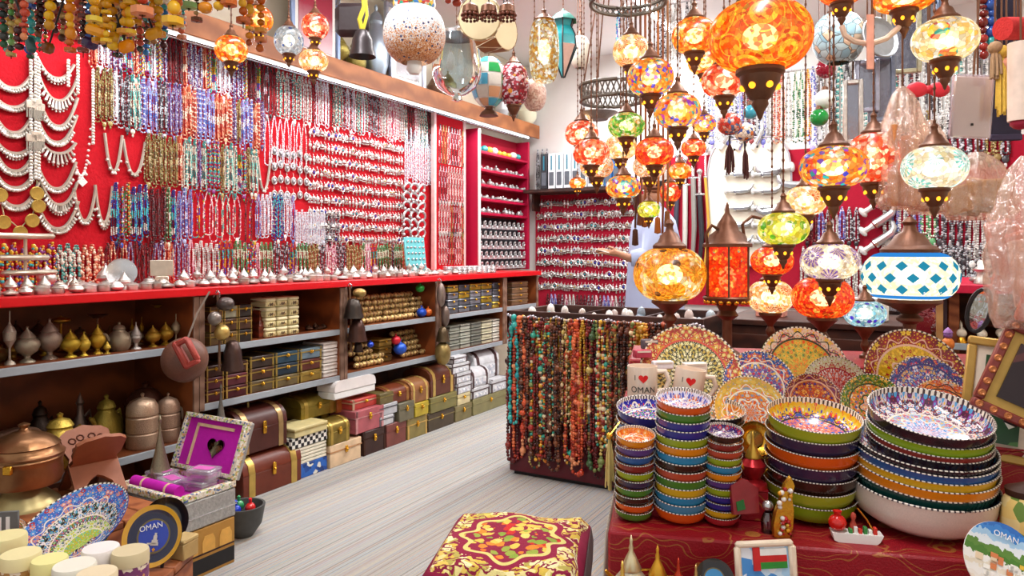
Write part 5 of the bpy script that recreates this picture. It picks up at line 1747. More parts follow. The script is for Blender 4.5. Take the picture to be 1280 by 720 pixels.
# hand bell with yellow ribbon, dark leather bag
d = 3.2
p = P(453, 55, d)
k = d / F
t = thing('hand_bell', 'dark hanging bell with a yellow ribbon over the ledge', 'bell', p)
obj('bell', bell(17 * k, 34 * k).build('bell', simple('dark_bell', C('3a3436'), .35, .5)), t, (0, 0, -16 * k))
obj('ribbon', MB().tube([(0, 0, 16 * k), (-3 * k, -.01, 30 * k), (3 * k, -.01, 46 * k), (0, 0, 70 * k), (0, 0, Z_CEIL - p.z)], 3 * k, 5).tube([(2 * k, -.01, 18 * k), (7 * k, -.02, 34 * k), (3 * k, 0, 70 * k)], 2 * k, 5).build('ribbon', simple('yellow_ribbon', C('d8c838'), .8)), t)
p = P(440, 20, 3.4)
t = thing('leather_bag', 'dark leather bag hanging behind the bell', 'bag', p)
obj('body', MB().box(0, 0, -.10, .16, .06, .16, .03).build('body', simple('black_leather', C('2a1c20'), .5)), t)
obj('strap', MB().tube([(-.07, 0, .05), (-.03, 0, .2), (0, 0, Z_CEIL - p.z)], .008, 5).tube([(.07, 0, .05), (.03, 0, .2), (0, 0, Z_CEIL - p.z)], .008, 5).build('strap', simple('black_leather_strap', C('2a1c20'), .5)), t)
# drums
def drum(px, py, r_px, d, label, rot, col, name, depth):
    p = P(px, py, d)
    r = r_px * d / F
    t = thing(name, label, 'drum', p, 0, rot=rot)
    obj('skin', MB().lathe([(0, .002), (r * .97, 0), (r, -.004)], 28, R('X', 90)).build('skin', simple('drum_skin', C('ead8ae'), .6, 0, .08, 12)), t)
    obj('shell', MB().lathe([(r * 1.01, 0), (r * 1.02, -depth * .5), (r * .95, -depth), (0, -depth)], 28, R('X', 90)).build('shell', simple('drum_shell_' + name, C(col), .5, 0, .2)), t)
    mb = MB()
    for i in range(10):
        a, b = 2 * PI * i / 10, 2 * PI * (i + .5) / 10
        mb.tube([(r * 1.03 * math.cos(a), .0, r * 1.03 * math.sin(a)), (r * 1.05 * math.cos(b), depth, r * 1.0 * math.sin(b)), (r * 1.03 * math.cos(2 * a - b + 2 * (b - a) * 1.0 + (b - a)), 0, r * 1.03 * math.sin(a + 2 * (b - a)))], .003, 4)
    obj('lacing', mb.build('lacing', simple('cream_cord', C('e4d6b8'), .8)), t)
    obj('hanger', MB().tube([(0, .01, r), (0, .01, r + .1)], .003, 5).build('hanger', M_black), t)
    return t


drum(632, 36, 26, 3.2, 'brown hanging drum laced with white cord', (0, 0, math.radians(55)), '9a6238', 'laced_drum', .12)
t = drum(599, 22, 27, 3.0, 'round cream hand drum with bead tassels', (math.radians(10), 0, math.radians(-12)), 'c8a878', 'hand_drum', .03)
for i, px in enumerate((588, 611, 634)):
    p = P(px, 8, 2.85)
    tt = thing('bead_tassel', 'small brown beaded tassel cap in front of the drums', 'tassel', p, 0, 'beaded tassels before the drums')
    obj('cap', MB().lathe([(0, .02), (.012, .012), (.03, 0), (.034, -.025), (.03, -.03)], 14).build('cap', M_bronze), tt)
    mb = MB()
    for j in range(12):
        a = 2 * PI * j / 12
        mb.ball((.032 * math.cos(a), .032 * math.sin(a), -.035), .008, 0).ball((.03 * math.cos(a), .03 * math.sin(a), -.05), .007, 0)
    obj('beads', mb.build('beads', simple('brown_beads', C('6a3420'), .4)), tt)
    obj('cord', MB().tube([(0, 0, .02), (0, 0, .25)], .003, 4).build('cord', M_black), tt)

# chandeliers
def ring_chandelier(px, py, r_px, d, label, h_px):
    p = P(px, py, d)
    k = d / F
    r = r_px * k
    t = thing('hoop_chandelier', label, 'chandelier', p, 0)
    for z, q in ((0, 1), (-h_px * k, .97)):
        obj('hoop', MB().tube([(r * q * math.cos(a), r * q * math.sin(a), z) for a in [2 * PI * i / 36 for i in range(36)]], 2.4 * k, 6, closed=True).build('hoop', simple('aged_iron', C('6a6258'), .45, .6)), t)
    mb = MB()
    for i in range(36):
        a, b = 2 * PI * i / 36, 2 * PI * (i + 1) / 36
        for s, e in ((a, b), (b, a)):
            mb.tube([(r * math.cos(s), r * math.sin(s), 0), (r * .97 * math.cos(e), r * .97 * math.sin(e), -h_px * k)], .9 * k, 4)
    obj('lattice', mb.build('lattice', simple('lattice_iron', C('6e675e'), .45, .6)), t)
    for i in range(4):
        a = 2 * PI * i / 4 + .4
        obj('chain', MB().tube([(r * math.cos(a), r * math.sin(a), 0), (0, 0, min(.9, Z_CEIL - p.z))], .9 * k, 4).build('chain', M_bronze), t)
    return t


ring_chandelier(765, 108, 40, 3.6, 'iron hoop chandelier with a lattice side behind the lamps', 18)
ring_chandelier(785, -6, 48, 2.6, 'dark hoop chandelier at the ceiling over the lamps', 10)
vessel('hanging_bowl', 'dish', M_brass, .11, P(748, 150, 4.2), C('8a8078'), 'grey metal bowl hanging behind the lamp cluster', 'bowl')
o = bpy.data.objects['hanging_bowl']
obj('chain', MB().tube([(0, 0, .35), (0, 0, (Z_CEIL - o.location.z) / .11)], .03, 4).build('chain', M_bronze), o)

# ================================================================ strings of big beads at the front left
def string_mesh(seed, L, pal, br):
    rn = random.Random(seed)
    mb = MB()
    z = 0
    mb.tube([(0, 0, 0), (0, 0, -L)], .0015, 4, col=C('3a2a1c'))
    while z < L - br:
        r = br * rn.uniform(.65, 1.25)
        c = rn.choice(pal)
        z += r
        if rn.random() < .2:
            mb.lathe([(r * .4, -r * .5), (r * 1.3, -r * .4), (r * 1.3, r * .4), (r * .4, r * .5)], 8, T(0, 0, -z), col=c)
        else:
            mb.ball((rn.uniform(-.2, .2) * r, 0, -z), (r, r, r * rn.uniform(.75, 1.2)), 1, col=c)
        z += r * .85
    return mb.build('bead_string', M_vbead, vc=True)


AMB = CL('e8a010 d87a08 f0b828 c86010 a84810 e89018')
BIGP = {
    'green and black': CL('58a048 2a5a3a 20302c 8ac070 3a3a34 c8b060'),
    'yellow amber': CL('e8b008 f0c020 d89808 c88a10 e0c040'),
    'orange amber': AMB,
    'coral orange': CL('d85a38 e07048 c84830 e89060 b84028'),
    'brown and turquoise': CL('5a3420 7a4a2c 38a8a0 3a2418 a87848 c8a868'),
    'dark garnet and gold': CL('4a1c1c 6a2a20 c89838 3a2018 8a3a28'),
    'turquoise and blue': CL('38a8a8 2a78b8 58c0b8 e8dcc0 2a50a0'),
}
names = list(BIGP)
BS = [  # px, bottom y, palette index, bead radius px, d
    (4, 62, 0, 5, 1.9), (14, 74, 0, 4, 2.0), (24, 58, 5, 5, 1.9), (30, 48, 3, 5, 1.8), (38, 70, 6, 6, 1.9), (47, 52, 4, 4, 2.0), (52, 40, 5, 4, 2.0),
    (62, 40, 1, 6, 1.8), (70, 34, 5, 5, 2.0), (78, 50, 4, 4, 2.1), (88, 64, 2, 6, 1.8), (95, 52, 3, 4, 2.0), (104, 72, 5, 5, 2.0), (112, 46, 6, 4, 2.0), (118, 30, 1, 8, 1.7),
    (124, 56, 1, 7, 1.8), (133, 60, 1, 6, 1.75), (140, 64, 1, 6, 1.8), (148, 44, 4, 5, 2.0), (156, 50, 2, 7, 1.8), (162, 44, 1, 6, 1.8), (170, 36, 1, 6, 1.9), (178, 24, 3, 9, 1.7),
    (190, 48, 2, 5, 1.9), (198, 46, 1, 6, 1.9), (206, 30, 6, 5, 2.0), (216, 38, 2, 9, 1.7), (222, 26, 2, 8, 1.75), (236, 14, 0, 7, 1.8), (246, 28, 4, 5, 2.0), (258, 12, 2, 9, 1.7),
    (272, 14, 2, 8, 1.7), (286, 12, 2, 8, 1.7), (304, 36, 2, 6, 1.9), (312, 55, 2, 5, 2.0), (326, 60, 2, 5, 2.1), (512, 4, 2, 5, 2.4), (560, 5, 3, 4, 2.4), (572, 4, 3, 5, 2.4)]
rnd = random.Random(77)
BS += [(rnd.uniform(0, 235), rnd.uniform(30, 72), rnd.choice((0, 4, 5, 5, 4, 3, 6)), rnd.choice((3, 4, 4)), rnd.uniform(2.15, 2.4)) for i in range(46)]
for i, (px, by, pi_, brp, d) in enumerate(BS):
    top = 2.16
    L = top - P(px, by, d).z
    br = brp * d / F
    nm = names[pi_]
    o = obj('big_bead_string', string_mesh(i, L, BIGP[nm], br), None, (P(px, 0, d).x, d, top))
    tag(o, '%s string of %s beads hanging from the shop front beam' % (nm, 'large' if brp > 5 else 'mixed'), 'bead string', 'bead strings hanging at the shop front')
# the beam that carries them, just above the view
a, b = P(-60, -75, 1.85), P(600, -75, 1.85)
t = thing('front_beam', 'dark wooden beam over the shop front carrying bead strings', 'beam', ((a.x + b.x) / 2, 2.0, 2.14))
obj('beam', MB().box(0, 0, .02, b.x - a.x + .4, .8, .05, .005).build('beam', M_darkwood), t)
# clumps of amber slabs and a purple pendant
for i, (px, py, w, h, c, d, nm) in enumerate(((120, 38, 28, 14, 'e89808', 1.75, 'bright yellow amber slab pendant'), (158, 58, 20, 16, 'e88a10', 1.8, 'square orange amber pendant'), (112, 54, 22, 14, '3a2450', 1.9, 'dark purple stone pendant'), (38, 56, 12, 22, '2a5050', 1.85, 'dark green stone pendant'), (60, 60, 16, 14, '8a4a18', 1.9, 'brown amber stone pendant'), (192, 42, 22, 14, 'e0a020', 1.85, 'round honey amber pendant'), (142, 48, 14, 18, 'd0a018', 1.8, 'olive yellow amber pendant'))):
    k = d / F
    t = thing('stone_pendant', nm + ' among the hanging bead strings', 'pendant', P(px, py, d), 0, rot=(0, math.radians(18 * (-1) ** i), 0))
    obj('stone', MB().box(0, 0, -h / 2 * k, w * k, .02, h * k, .008).build('stone', M_glaze), t, color=C(c))
    obj('cord', MB().tube([(0, 0, h / 2 * k), (0, 0, 2.16 - P(0, py, d).z)], .003, 4).build('cord', M_black), t)

# ================================================================ front left: crates and goods
def crate(name, label, loc, rz, w, dp, h):
    t = thing(name, label, 'table', loc, rz)
    n = 5
    for i in range(n):
        obj('plank', memo(('plk', w, dp, n), lambda: MB().box(0, 0, 0, w, dp / n - .006, .022, .003).build('plank', M_redwood)), t, (0, -dp / 2 + (i + .5) * dp / n, h - .022))
    for s in (-1, 1):
        obj('end_panel', MB().box(s * (w / 2 - .012), 0, 0, .022, dp - .02, h - .024).build('end_panel', M_redwood), t)
    obj('front_panel', MB().box(0, -dp / 2 + .012, 0, w - .05, .02, h - .024).build('front_panel', M_redwood), t)
    return t


ZA_, ZB_ = .33, .30
crate('low_table', 'low planked table under the candle tins and souvenir plates', (-1.255, 1.80, 0), 0, .65, .62, ZA_)
crate('low_bench', 'low planked bench under the copper pot and carved stand', W(-2.59, 1.42, 0), RB, .56, .42, ZB_)

# big covered copper pot
p = P(30, 600, 2.56)
t = thing('copper_pot', 'large lidded copper pot with hammered ridges and an iron clasp', 'pot', (p.x, p.y, ZB_))
M_copper = simple('hammered_copper', C('9a6e4a'), .32, .85, .4, 18, bstr=.3)
obj('foot', MB().lathe([(0, 0), (.115, 0), (.11, .015), (.07, .05), (.06, .07)], 28).build('foot', simple('pale_brass', C('b0a070'), .35, .8, .3, 20)), t)
obj('body', MB().lathe([(.05, .065), (.115, .08), (.122, .1), (.118, .15), (.122, .165), (.125, .17), (.12, .18)], 32).build('body', M_copper), t)
lid = obj('lid', MB().lathe([(.126, .178), (.127, .186), (.112, .196), (.108, .21), (.113, .215), (.1, .228), (.085, .24), (.07, .247), (.04, .26), (.02, .265), (.012, .275), (.02, .287), (0, .296)], 32).build('lid', M_copper), t)
obj('clasp', MB().box(.03, -.126, .145, .03, .014, .03, .003).build('clasp', M_gold), t)
# tilted ridged jar behind
t = thing('ridged_jar', 'big ridged copper jar with an iron lock behind the lidded pot', 'jar', W(-2.985, v_of(22, -2.985), .355), RL, rot=(math.radians(8), math.radians(-8), RL))
prof = [(0, 0), (.09, 0)] + [(.10 + .004 * (i % 2), .02 + i * .014) for i in range(9)] + [(.085, .155), (.05, .165), (0, .168)]
obj('body', MB().lathe(prof, 28).build('body', simple('rosy_copper', C('a8806a'), .35, .8, .3, 14)), t)
obj('lock', MB().box(.05, -.1, .06, .022, .02, .05, .004).build('lock', M_black), t)

# carved folding book stand
p = P(116, 606, 2.72)
t = thing('book_stand', 'carved wooden folding book stand with pierced legs', 'stand', (p.x, p.y, ZB_), math.radians(50))
def board(flip):
    out = [(-.085, .0), (-.05, .0), (-.045, .05), (-.02, .075), (0, .085), (.02, .075), (.045, .05), (.05, .0), (.085, .0), (.085, .14), (.075, .17), (.085, .2), (.085, .27), (.06, .29), (.03, .295), (0, .305), (-.03, .295), (-.06, .29), (-.085, .27), (-.085, .2), (-.075, .17), (-.085, .14)]
    return MB().prism(out, -.007, .007)


M_carve = simple('reddish_carved_wood', C('9a5a3a'), .5, 0, .25, 20)
for s in (-1, 1):
    b = obj('board', board(s).build('board', M_carve), t, (0, -s * .095, 0), rot=(math.radians(-s * 42), 0, 0))
    mb = MB()
    for i, (x, z) in enumerate(((-.05, .24), (-.02, .25), (.02, .25), (.05, .24), (-.045, .2), (0, .21), (.045, .2))):
        mb.tube([(x + .012 * math.cos(a), -s * .008, z + .012 * math.sin(a)) for a in [2 * PI * k / 8 for k in range(8)]], .003, 4, closed=True)
    obj('carving', mb.build('carving', simple('dark_carving', C('5c3020'), .6)), b)

# open jewellery box on a silver base, on a printed carton
JU, JV = -2.49, 1.785
t = thing('printed_carton', 'brown carton printed with dark arches under the jewellery box', 'box', W(JU, JV, 0), RB)
obj('body', MB().box(0, 0, 0, .37, .235, .176, .002).build('body', simple('tan_card', C('b8863c'), .6, 0, .12)), t)
obj('print_band', MB().box(.1853, 0, .012, .002, .23, .055).build('print_band', M_black), t)
for i in range(3):
    y = -.075 + i * .075
    obj('print_arch', MB().prism([(-.028, .085), (.028, .085), (.028, .125), (.018, .145), (-.018, .145), (-.028, .125)], .1855, .1870, M=Matrix(((0, 1, 0, 0), (1, 0, 0, y), (0, 0, 1, 0), (0, 0, 0, 1)))).build('print_arch', simple('orange_print', C('e0a850'), .6)), t)
obj('print_line', MB().box(.1853, 0, .078, .002, .23, .006).build('print_line', M_darkwood), t)
t = thing('jewellery_box', 'open silver jewellery box lined in magenta with a heart mirror', 'box', W(JU, JV, .178), RB)
M_mage = simple('magenta_velvet', C('c010a8'), .85, 0, .12, 60)
M_emb = simple('embossed_silver', C('b8b8b4'), .35, .6, .4, 90, bstr=.5)
M_band = mottled('jewelled_band', CL('e8dcc8 d8b070 f4ecdc 5a70a0 e8dcc8 a8c060 d8c8b0 e8e0d0'), 130, .3)
bw, bd, bh = .37, .25, .13
obj('base', MB().box(0, 0, 0, bw, bd, .11, .006).build('base', M_emb), t)
for x, y, sx, sy in ((0, -bd / 2 + .01, bw, .022), (0, bd / 2 - .01, bw, .022), (bw / 2 - .01, 0, .022, bd - .044), (-bw / 2 + .01, 0, .022, bd - .044)):
    obj('rim', MB().box(x, y, .111, sx, sy, .026, .003).build('rim', M_band), t)
obj('lining', MB().box(0, 0, .111, bw - .045, bd - .045, .006).build('lining', M_mage), t)
obj('seam', MB().box(0, 0, .045, bw * 1.008, bd * 1.008, .004).build('seam', M_chrome), t)
lid = obj('lid', None, t, (0, bd / 2 - .005, .137), rot=(math.radians(-22), 0, 0))
bpy.data.objects.remove(lid)
LR = Matrix.Translation((0, bd / 2 - .004, .137)) @ R('X', -20)
lid = obj('lid', MB().box(0, .012, 0, bw, .02, .22, .003, M=LR).build('lid', M_emb), t)
for x, z, sx, sz in ((0, .205, bw, .018), (0, 0, bw, .016), (bw / 2 - .01, .016, .02, .19), (-bw / 2 + .01, .016, .02, .19)):
    obj('lid_rim', MB().box(x, -.006, z, sx, .03, sz, .002, M=LR).build('lid_rim', M_band), lid)
obj('lid_lining', MB().box(0, .0, .016, bw - .04, .006, .19, M=LR).build('lid_lining', M_mage), lid)
obj('lid_braid', MB().box(-.105, -.005, .02, .012, .006, .165, M=LR).box(.0, -.005, .175, .22, .006, .012, M=LR).build('lid_braid', simple('gold_braid', C('e8c8a0'), .5)), lid)
hp = [(16 * math.sin(a) ** 3, 13 * math.cos(a) - 5 * math.cos(2 * a) - 2 * math.cos(3 * a) - math.cos(4 * a)) for a in [2 * PI * i / 28 for i in range(28)]]
obj('heart_mirror', MB().prism([(x * .0030 + .03, z * .0026 + .105) for x, z in hp], -.009, -.003, M=LR).build('heart_mirror', simple('mirror_glass', C('8a8a80'), .05, 1.0, .03)), lid)
n = NT('clear_plastic')
g = n.n('BsdfGlossy', {0: (1, 1, 1, 1), 1: .1})
tr = n.n('BsdfTransparent', {0: C('f0e8f4')})
df = n.n('BsdfDiffuse', {0: C('f4ecf4')})
m1 = n.n('MixShader', {0: .18, 1: tr.outputs[0], 2: g.outputs[0]})
m2 = n.n('MixShader', {0: .22, 1: m1.outputs[0], 2: df.outputs[0]})
n.t.links.new(m2.outputs[0], n.out.inputs[0])
M_plastic = n.m
for i, (x, y, z, ro, nm) in enumerate(((-.12, .02, .118, .1, 'clear plastic case with pink foil at the near corner of the jewellery box'), (.0, -.02, .118, -.2, 'clear plastic case with pink foil in the middle of the jewellery box'), (.11, .02, .118, .1, 'lower clear plastic case with pink foil beside the lid hinge'), (.12, .03, .160, .25, 'topmost clear plastic case with pink foil beside the lid hinge'))):
    M = Matrix.Translation(W(JU, JV, .178)) @ Matrix.Rotation(RB, 4, 'Z')
    t = thing('plastic_case', nm, 'case', M @ Vector((x, y, z)), RB + ro)
    obj('tray', MB().box(0, 0, 0, .1, .075, .028, .003).build('tray', M_plastic), t)
    obj('foil', MB().box(0, 0, .006, .08, .055, .012, .002).build('foil', M_mage), t)
    obj('lid', MB().box(0, 0, .029, .104, .078, .010, .003).build('lid', M_plastic), t)
    obj('print', MB().box(0, 0, .0395, .075, .04, .001).build('print', simple('pink_print', C('d868b8'), .5)), t)
t = thing('velvet_roll', 'magenta velvet roll tied with pale bands in the jewellery box', 'roll', W(JU, JV, .178) + Vector((0, 0, .135)), RB)
obj('roll', MB().tube([(-.15, -.075, .002), (.12, -.075, .002)], .022, 14).build('roll', M_mage), t)
for x in (-.08, .06):
    obj('band', MB().tube([(x - .005, -.075, .002), (x + .005, -.075, .002)], .0232, 14).build('band', simple('gold_band', C('e8c8a0'), .5)), t)
# dark bowl with small toys on the floor
p = P(304, 620, 3.05)
t = thing('stone_bowl', 'dark stone bowl on the carpet beside the jewellery box', 'bowl', (p.x, p.y, 0))
obj('bowl', MB().lathe([(0, 0), (.04, 0), (.075, .05), (.09, .13), (.08, .13), (.06, .06), (0, .05)], 24).build('bowl', simple('dark_stone', C('4a4a48'), .6)), t)
for i, (c, x, y, nm) in enumerate((('d82828', .03, 0, 'red trinket in the dark stone bowl'), ('2040c0', -.02, -.03, 'blue trinket in the dark stone bowl'), ('309058', -.03, .03, 'green trinket in the dark stone bowl'))):
    o = obj('trinket', MB().ball((0, 0, .022), (.022, .022, .022), 2).lathe([(.006, .04), (.008, .06), (0, .066)], 8).build('trinket', M_glaze), None, (p.x + x, p.y + y, .095), color=C(c))
    tag(o, nm, 'trinket')

# ================================================================ plates and bowls: shared builders
def plate_mesh(mat, deep=.14, seg=40, back=None):
    prof = [(0, 0), (.3, 0), (.6, .01), (.78, .05), (1.0, deep)]
    mb = MB().lathe(prof, seg)
    mb.lathe([(1.0, deep), (1.005, deep - .02), (.8, .01), (.58, -.05), (.5, -.07), (0, -.06)][::1], seg, mi=1)
    return mb


PLATES = {
    'red_floral': polar('plate_red_floral', CL('d8c070 e8e0a0 c8a848 f0e8c0 b8b060'), CL('a83a30 e0a030 c85038 e8c060'), C('3a3a34'), ring='d85848', n_fold=12, r_rim=.72, s1=7, s2=3),
    'blue_flowers': polar('plate_blue_flowers', CL('e85838 f0a040 e8e8f0 c03050 7a3a8a f4d060'), CL('2a50a0 e87030 f0c040 3a70b8'), C('4a6ab0'), n_fold=6, med=None, s1=6, s2=4),
    'pink_green': polar('plate_pink_green', CL('f08020 f0b030 e85820 58803a d8c050'), CL('e8c8b0 b06068 4a5a3a e8b098'), C('c8a838'), n_fold=8, r_rim=.74, ring='3a3a24', s1=6, s2=4),
    'orange_star': polar('plate_orange_star', CL('f08020 e8a030 e0d8d0 8898b0 f0b848'), CL('d0a840 e8c050 8a98a8 e0a868'), C('e06818'), n_fold=6, r_rim=.62, r_med=.36, med=CL('f07010 f09020 e05808 a0a8b8 f4d8c0'), s1=6, s2=3),
    'white_green': polar('plate_white_green', CL('c83028 e8e0e0 b02030 e86848 f0ece4'), CL('dcd8a8 e8e4c8 c8c890 b8b878'), C('a83838'), n_fold=14, r_rim=.66, ring='b02838', s1=6, s2=4),
    'brown_orange': polar('plate_brown_orange', CL('e07820 e89a30 3a2a80 d05020 f0c060'), CL('7a2838 94384a 6a2430 a85060'), C('a83a28'), n_fold=6, r_rim=.78, ring='e8b898', s1=6, s2=4),
    'green_orange': polar('plate_green_orange', CL('f08020 e8c060 e0d8c8 58802a 3a5a9a f0a030'), CL('507a28 88a030 e07820 3a6a30'), C('d86c20'), n_fold=6, r_rim=.7, r_med=.34, med=CL('f0b060 e8d8c0 8a90c0 f09030'), ring='2a3a20', s1=6, s2=4),
    'crimson_gold': polar('plate_crimson_gold', CL('e8c020 f0d040 d8a818 b02020 e8b020'), CL('8a1420 a82028 c85040 6a1018'), C('c89818'), n_fold=8, r_rim=.7, ring='e8b8a0', s1=6, s2=4, r_med=.4, med=CL('e8c830 d8b020 a02020')),
    'indigo': polar('plate_indigo', CL('d83040 e8c060 e8e0e8 5a78c8 b03060 78a0d8'), CL('3a3a8a 4a58a8 d85060 2a2a6a'), C('34408a'), n_fold=7, r_rim=.8, ring='3a3a80', s1=7, s2=5),
    'rust': polar('plate_rust', CL('e87838 d8b0a0 f09840 c84828 a0b0c0'), CL('c85028 e88838 a83820 e8b060'), C('c84a28'), n_fold=5, r_rim=.74, ring='3a2a20', s1=6, s2=4),
    'blue_bowl': polar('bowl_blue', CL('e8e0f0 c83050 f0a030 30a060 f0ece8'), CL('26269a 2c2cb0 1c1c7a 26269a'), C('2424a0'), n_fold=6, r_rim=.8, s1=5, s2=4),
    'white_bowl': polar('bowl_white_blue', CL('e89060 5a60b8 f0b8a0 d85838 8080c8'), CL('e8e8f4 5a60b8 d8d8ec f0f0f8'), C('eceaf4'), n_fold=8, s1=5, s2=4),
    'orange_bowl': polar('bowl_orange', CL('f4ece8 d83828 3a8a40 e8c8a0 5070b8'), CL('e08a1c d87c10 e8a030 e08a1c'), C('e08a18'), n_fold=5, r_rim=.85, s1=5, s2=4),
    'gold_bowl': polar('bowl_gold', CL('e84a40 5040b0 f4ece8 3060c0 f08040'), CL('f0c020 e8d040 4a60b0 f0b820'), C('e8806a'), n_fold=7, r_rim=.72, s1=5, s2=4, ring='3a3a40'),
    'lace_bowl': polar('bowl_lace', CL('e8e8f0 5aa8d8 e86038 f0c040 8ac0e8 d84860'), CL('5a3048 d8c8d0 8a3a9a e8d8d8'), C('a8c0dc'), n_fold=9, r_rim=.62, r_med=.4, med=CL('e8f0f8 58a8e0 f0d8e0 e87850 3a88d0'), s1=7, s2=5),
    'tiny_orange': polar('bowl_tiny_orange', CL('f4ece0 e8a040 c85020 f0d8b0'), CL('e07018 f08828 e07018'), C('e06c14'), n_fold=5, s1=4, s2=3),
    'tiny_purple': polar('bowl_tiny_purple', CL('f4ece0 d84050 e8e0f0 b0b0d8'), CL('4a2a78 5a3a88 3a2068'), C('4a3070'), n_fold=5, s1=4, s2=3),
    'big_blue': polar('plate_big_blue', CL('e89878 58a0d8 f0c860 d86050 e8d8e0'), CL('3a68c0 4a80d0 b02830 5a90d8'), C('4a74c8'), n_fold=6, r_rim=.6, r_med=.3, med=None, s1=7, s2=5),
    'mid_black': polar('plate_mid_black', CL('e8e0e8 58a8e0 f0c040 e8607a f4f0f0 78c060'), CL('20202a 58a0d8 20202a e8e0e8'), C('22222c'), n_fold=10, s1=6, s2=5),
    'lime': polar('plate_lime', CL('d8e858 a8d030 e8e8a0 f0a040 58b8c8'), CL('e8e0d8 4a4a50 58a8c8 a8c838'), C('98c828'), n_fold=8, s1=6, s2=5),
}
PM = {k: plate_mesh(m).build('plate_' + k, [m, M_glaze]) for k, m in PLATES.items()}


def plate(px, py, rpx, d, pat, label, el=25, yaw=0.0, roll=0.0, under='7a3a30', name='painted_plate', cat='plate'):
    """el: elevation of the plate's face above the horizontal"""
    rot = (Matrix.Rotation(yaw, 4, 'Z') @ Matrix.Rotation(math.radians(roll), 4, 'Y') @ Matrix.Rotation(math.radians(90 - el), 4, 'X')).to_euler()
    o = obj(name, PM[pat], None, P(px, py, d), rot=rot, sc=rpx * d / F, color=C(under))
    return tag(o, label, cat)


# ================================================================ front left plates and tins
plate(92, 664, 70, 2.06, 'big_blue', 'largest blue plate of the three nested on the low table', 62, 0, -14, '2a4a9a')
plate(98, 672, 50, 2.03, 'mid_black', 'middle black flowered plate nested in the blue plate', 62, 0, -14, '2a3a6a')
plate(104, 681, 35, 2.0, 'lime', 'smallest lime green plate nested in the black plate', 62, 0, -14, '3a6a2a')
plate(8, 668, 22, 2.12, 'orange_bowl', 'yellow plate at the edge of the low table', 60, 0, 0, 'c89018')


def navy_plate(px, py, rpx, d, label, emblem, el=22, big=True):
    n = NT('navy_souvenir' if big else 'black_souvenir')
    sp = n.n('SeparateXYZ', {0: n.obj()})
    r = n.mt('SQRT', n.mt('ADD', n.mt('MULTIPLY', sp.outputs[0], sp.outputs[0]), n.mt('MULTIPLY', sp.outputs[1], sp.outputs[1])))
    col = n.mix(n.mt('GREATER_THAN', r, .52), C('1a3ab0') if big else C('3a90c8'), C('14123a') if big else C('1c1618'))
    col = n.mix(n.band(r, .50, .56), col, C('6a5a2a'))
    col = n.mix(n.mt('GREATER_THAN', r, .84), col, C('d8a020') if big else C('2a1e18'))
    m = n.bsdf(col, .15, 0, coat=.5)
    rot = (math.radians(90 - el), 0, 0)
    t = thing('souvenir_plate', label, 'plate', P(px, py, d), rot=rot, sc=rpx * d / F)
    obj('plate', plate_mesh(m).build('plate', [m, M_black]), t)
    if emblem:
        wm = simple('white_print', C('f0f0f8'), .4, 0, .05)
        o = obj('lettering', text_mesh('OMAN', .26, wm, .004), t, (-.12, .28, .03), rot=(0, 0, .25))
        mb = MB()
        for w_, z0, z1 in ((.26, -.30, -.2), (.2, -.2, -.12), (.12, -.12, .02), (.07, .02, .1)):
            mb.box(.08, (z0 + z1) / 2, .02, w_, z1 - z0, .012)
        mb.box(-.02, -.24, .02, .3, .05, .012)
        obj('emblem', mb.build('emblem', simple('silver_print', C('d8d0c8'), .35, .4)), t)
        t2 = obj('gold_leaf', MB().prism([(-.06, 0), (0, .08), (.06, 0), (0, -.06)], -.01, .0, M=T(.08, -.42, .025) @ R('X', 90)).build('gold_leaf', M_gold), t)
    return t


navy_plate(192, 670, 37, 2.0, 'navy souvenir plate with a gold rim and white emblem', True)
navy_plate(207, 653, 30, 2.14, 'black souvenir plate with a blue centre behind the navy one', False, big=False)
t = thing('plate_easel', 'small black easel under the navy souvenir plate', 'easel', (P(192, 700, 2.02).x, 2.02, ZA_), 0)
for s in (-1, 1):
    obj('foot', MB().tube([(s * .04, -.035, 0), (s * .04, -.03, .02), (s * .04, .01, .01), (s * .02, .06, .1)], .005, 5).build('foot', M_black), t)
TINS = [(8, 668, 44, 'f0e4a8', 'c8a050', 'tall cream candle tin at the table edge'), (26, 690, 44, 'f4e8b0', 'b8884a', 'cream candle tin on a gold base'), (62, 697, 40, 'f4eca0', 'c8a040', 'pale yellow candle tin'), (93, 704, 48, 'f0ecdc', '6a5a8a', 'white topped tin with a violet band'), (126, 683, 42, 'f4ece8', 'a03040', 'white topped tin with red squares'), (121, 714, 46, 'ead8b4', '4a3a7a', 'tan topped tin with a dark blue rim'), (163, 686, 42, 'd8c8a0', '7a3a6a', 'tan topped tin painted purple and red')]
for i, (px, ty, wpx, c, c2, nm) in enumerate(TINS):
    d = (CH - .45) * F / (ty - HY)
    r = wpx / 2 * d / F
    t = thing('candle_tin', nm, 'tin', (P(px, ty, d).x, d, ZA_))
    obj('body', MB().lathe([(0, 0), (r, 0), (r, .085), (r * .97, .09)], 28).build('body', mottled('tin_print_%d' % i, [C(c2), C(c2), C('e8d8c0'), C(c2), C('d8a060')], 90, .4)), t)
    obj('lid', MB().lathe([(r * 1.03, .086), (r * 1.03, .112), (r * .98, .118), (0, .118)], 28).build('lid', simple('tin_lid_%d' % i, C(c), .5, 0, .05)), t)
t = thing('price_card', 'small dark card with white bars beside the blue plate', 'card', (P(32, 640, 2.2).x, 2.11, ZA_), .2)
obj('card', MB().box(0, 0, 0, .075, .008, .11, .002).build('card', simple('grey_card', C('6a6a68'), .6)), t)
for x in (-.012, .01):
    obj('bar', MB().box(x, -.005, .045, .01, .003, .05).build('bar', M_white), t)
t = thing('wooden_block', 'small wooden block on the low table edge', 'block', (P(222, 700, 2.02).x, 2.06, ZA_), -.3)
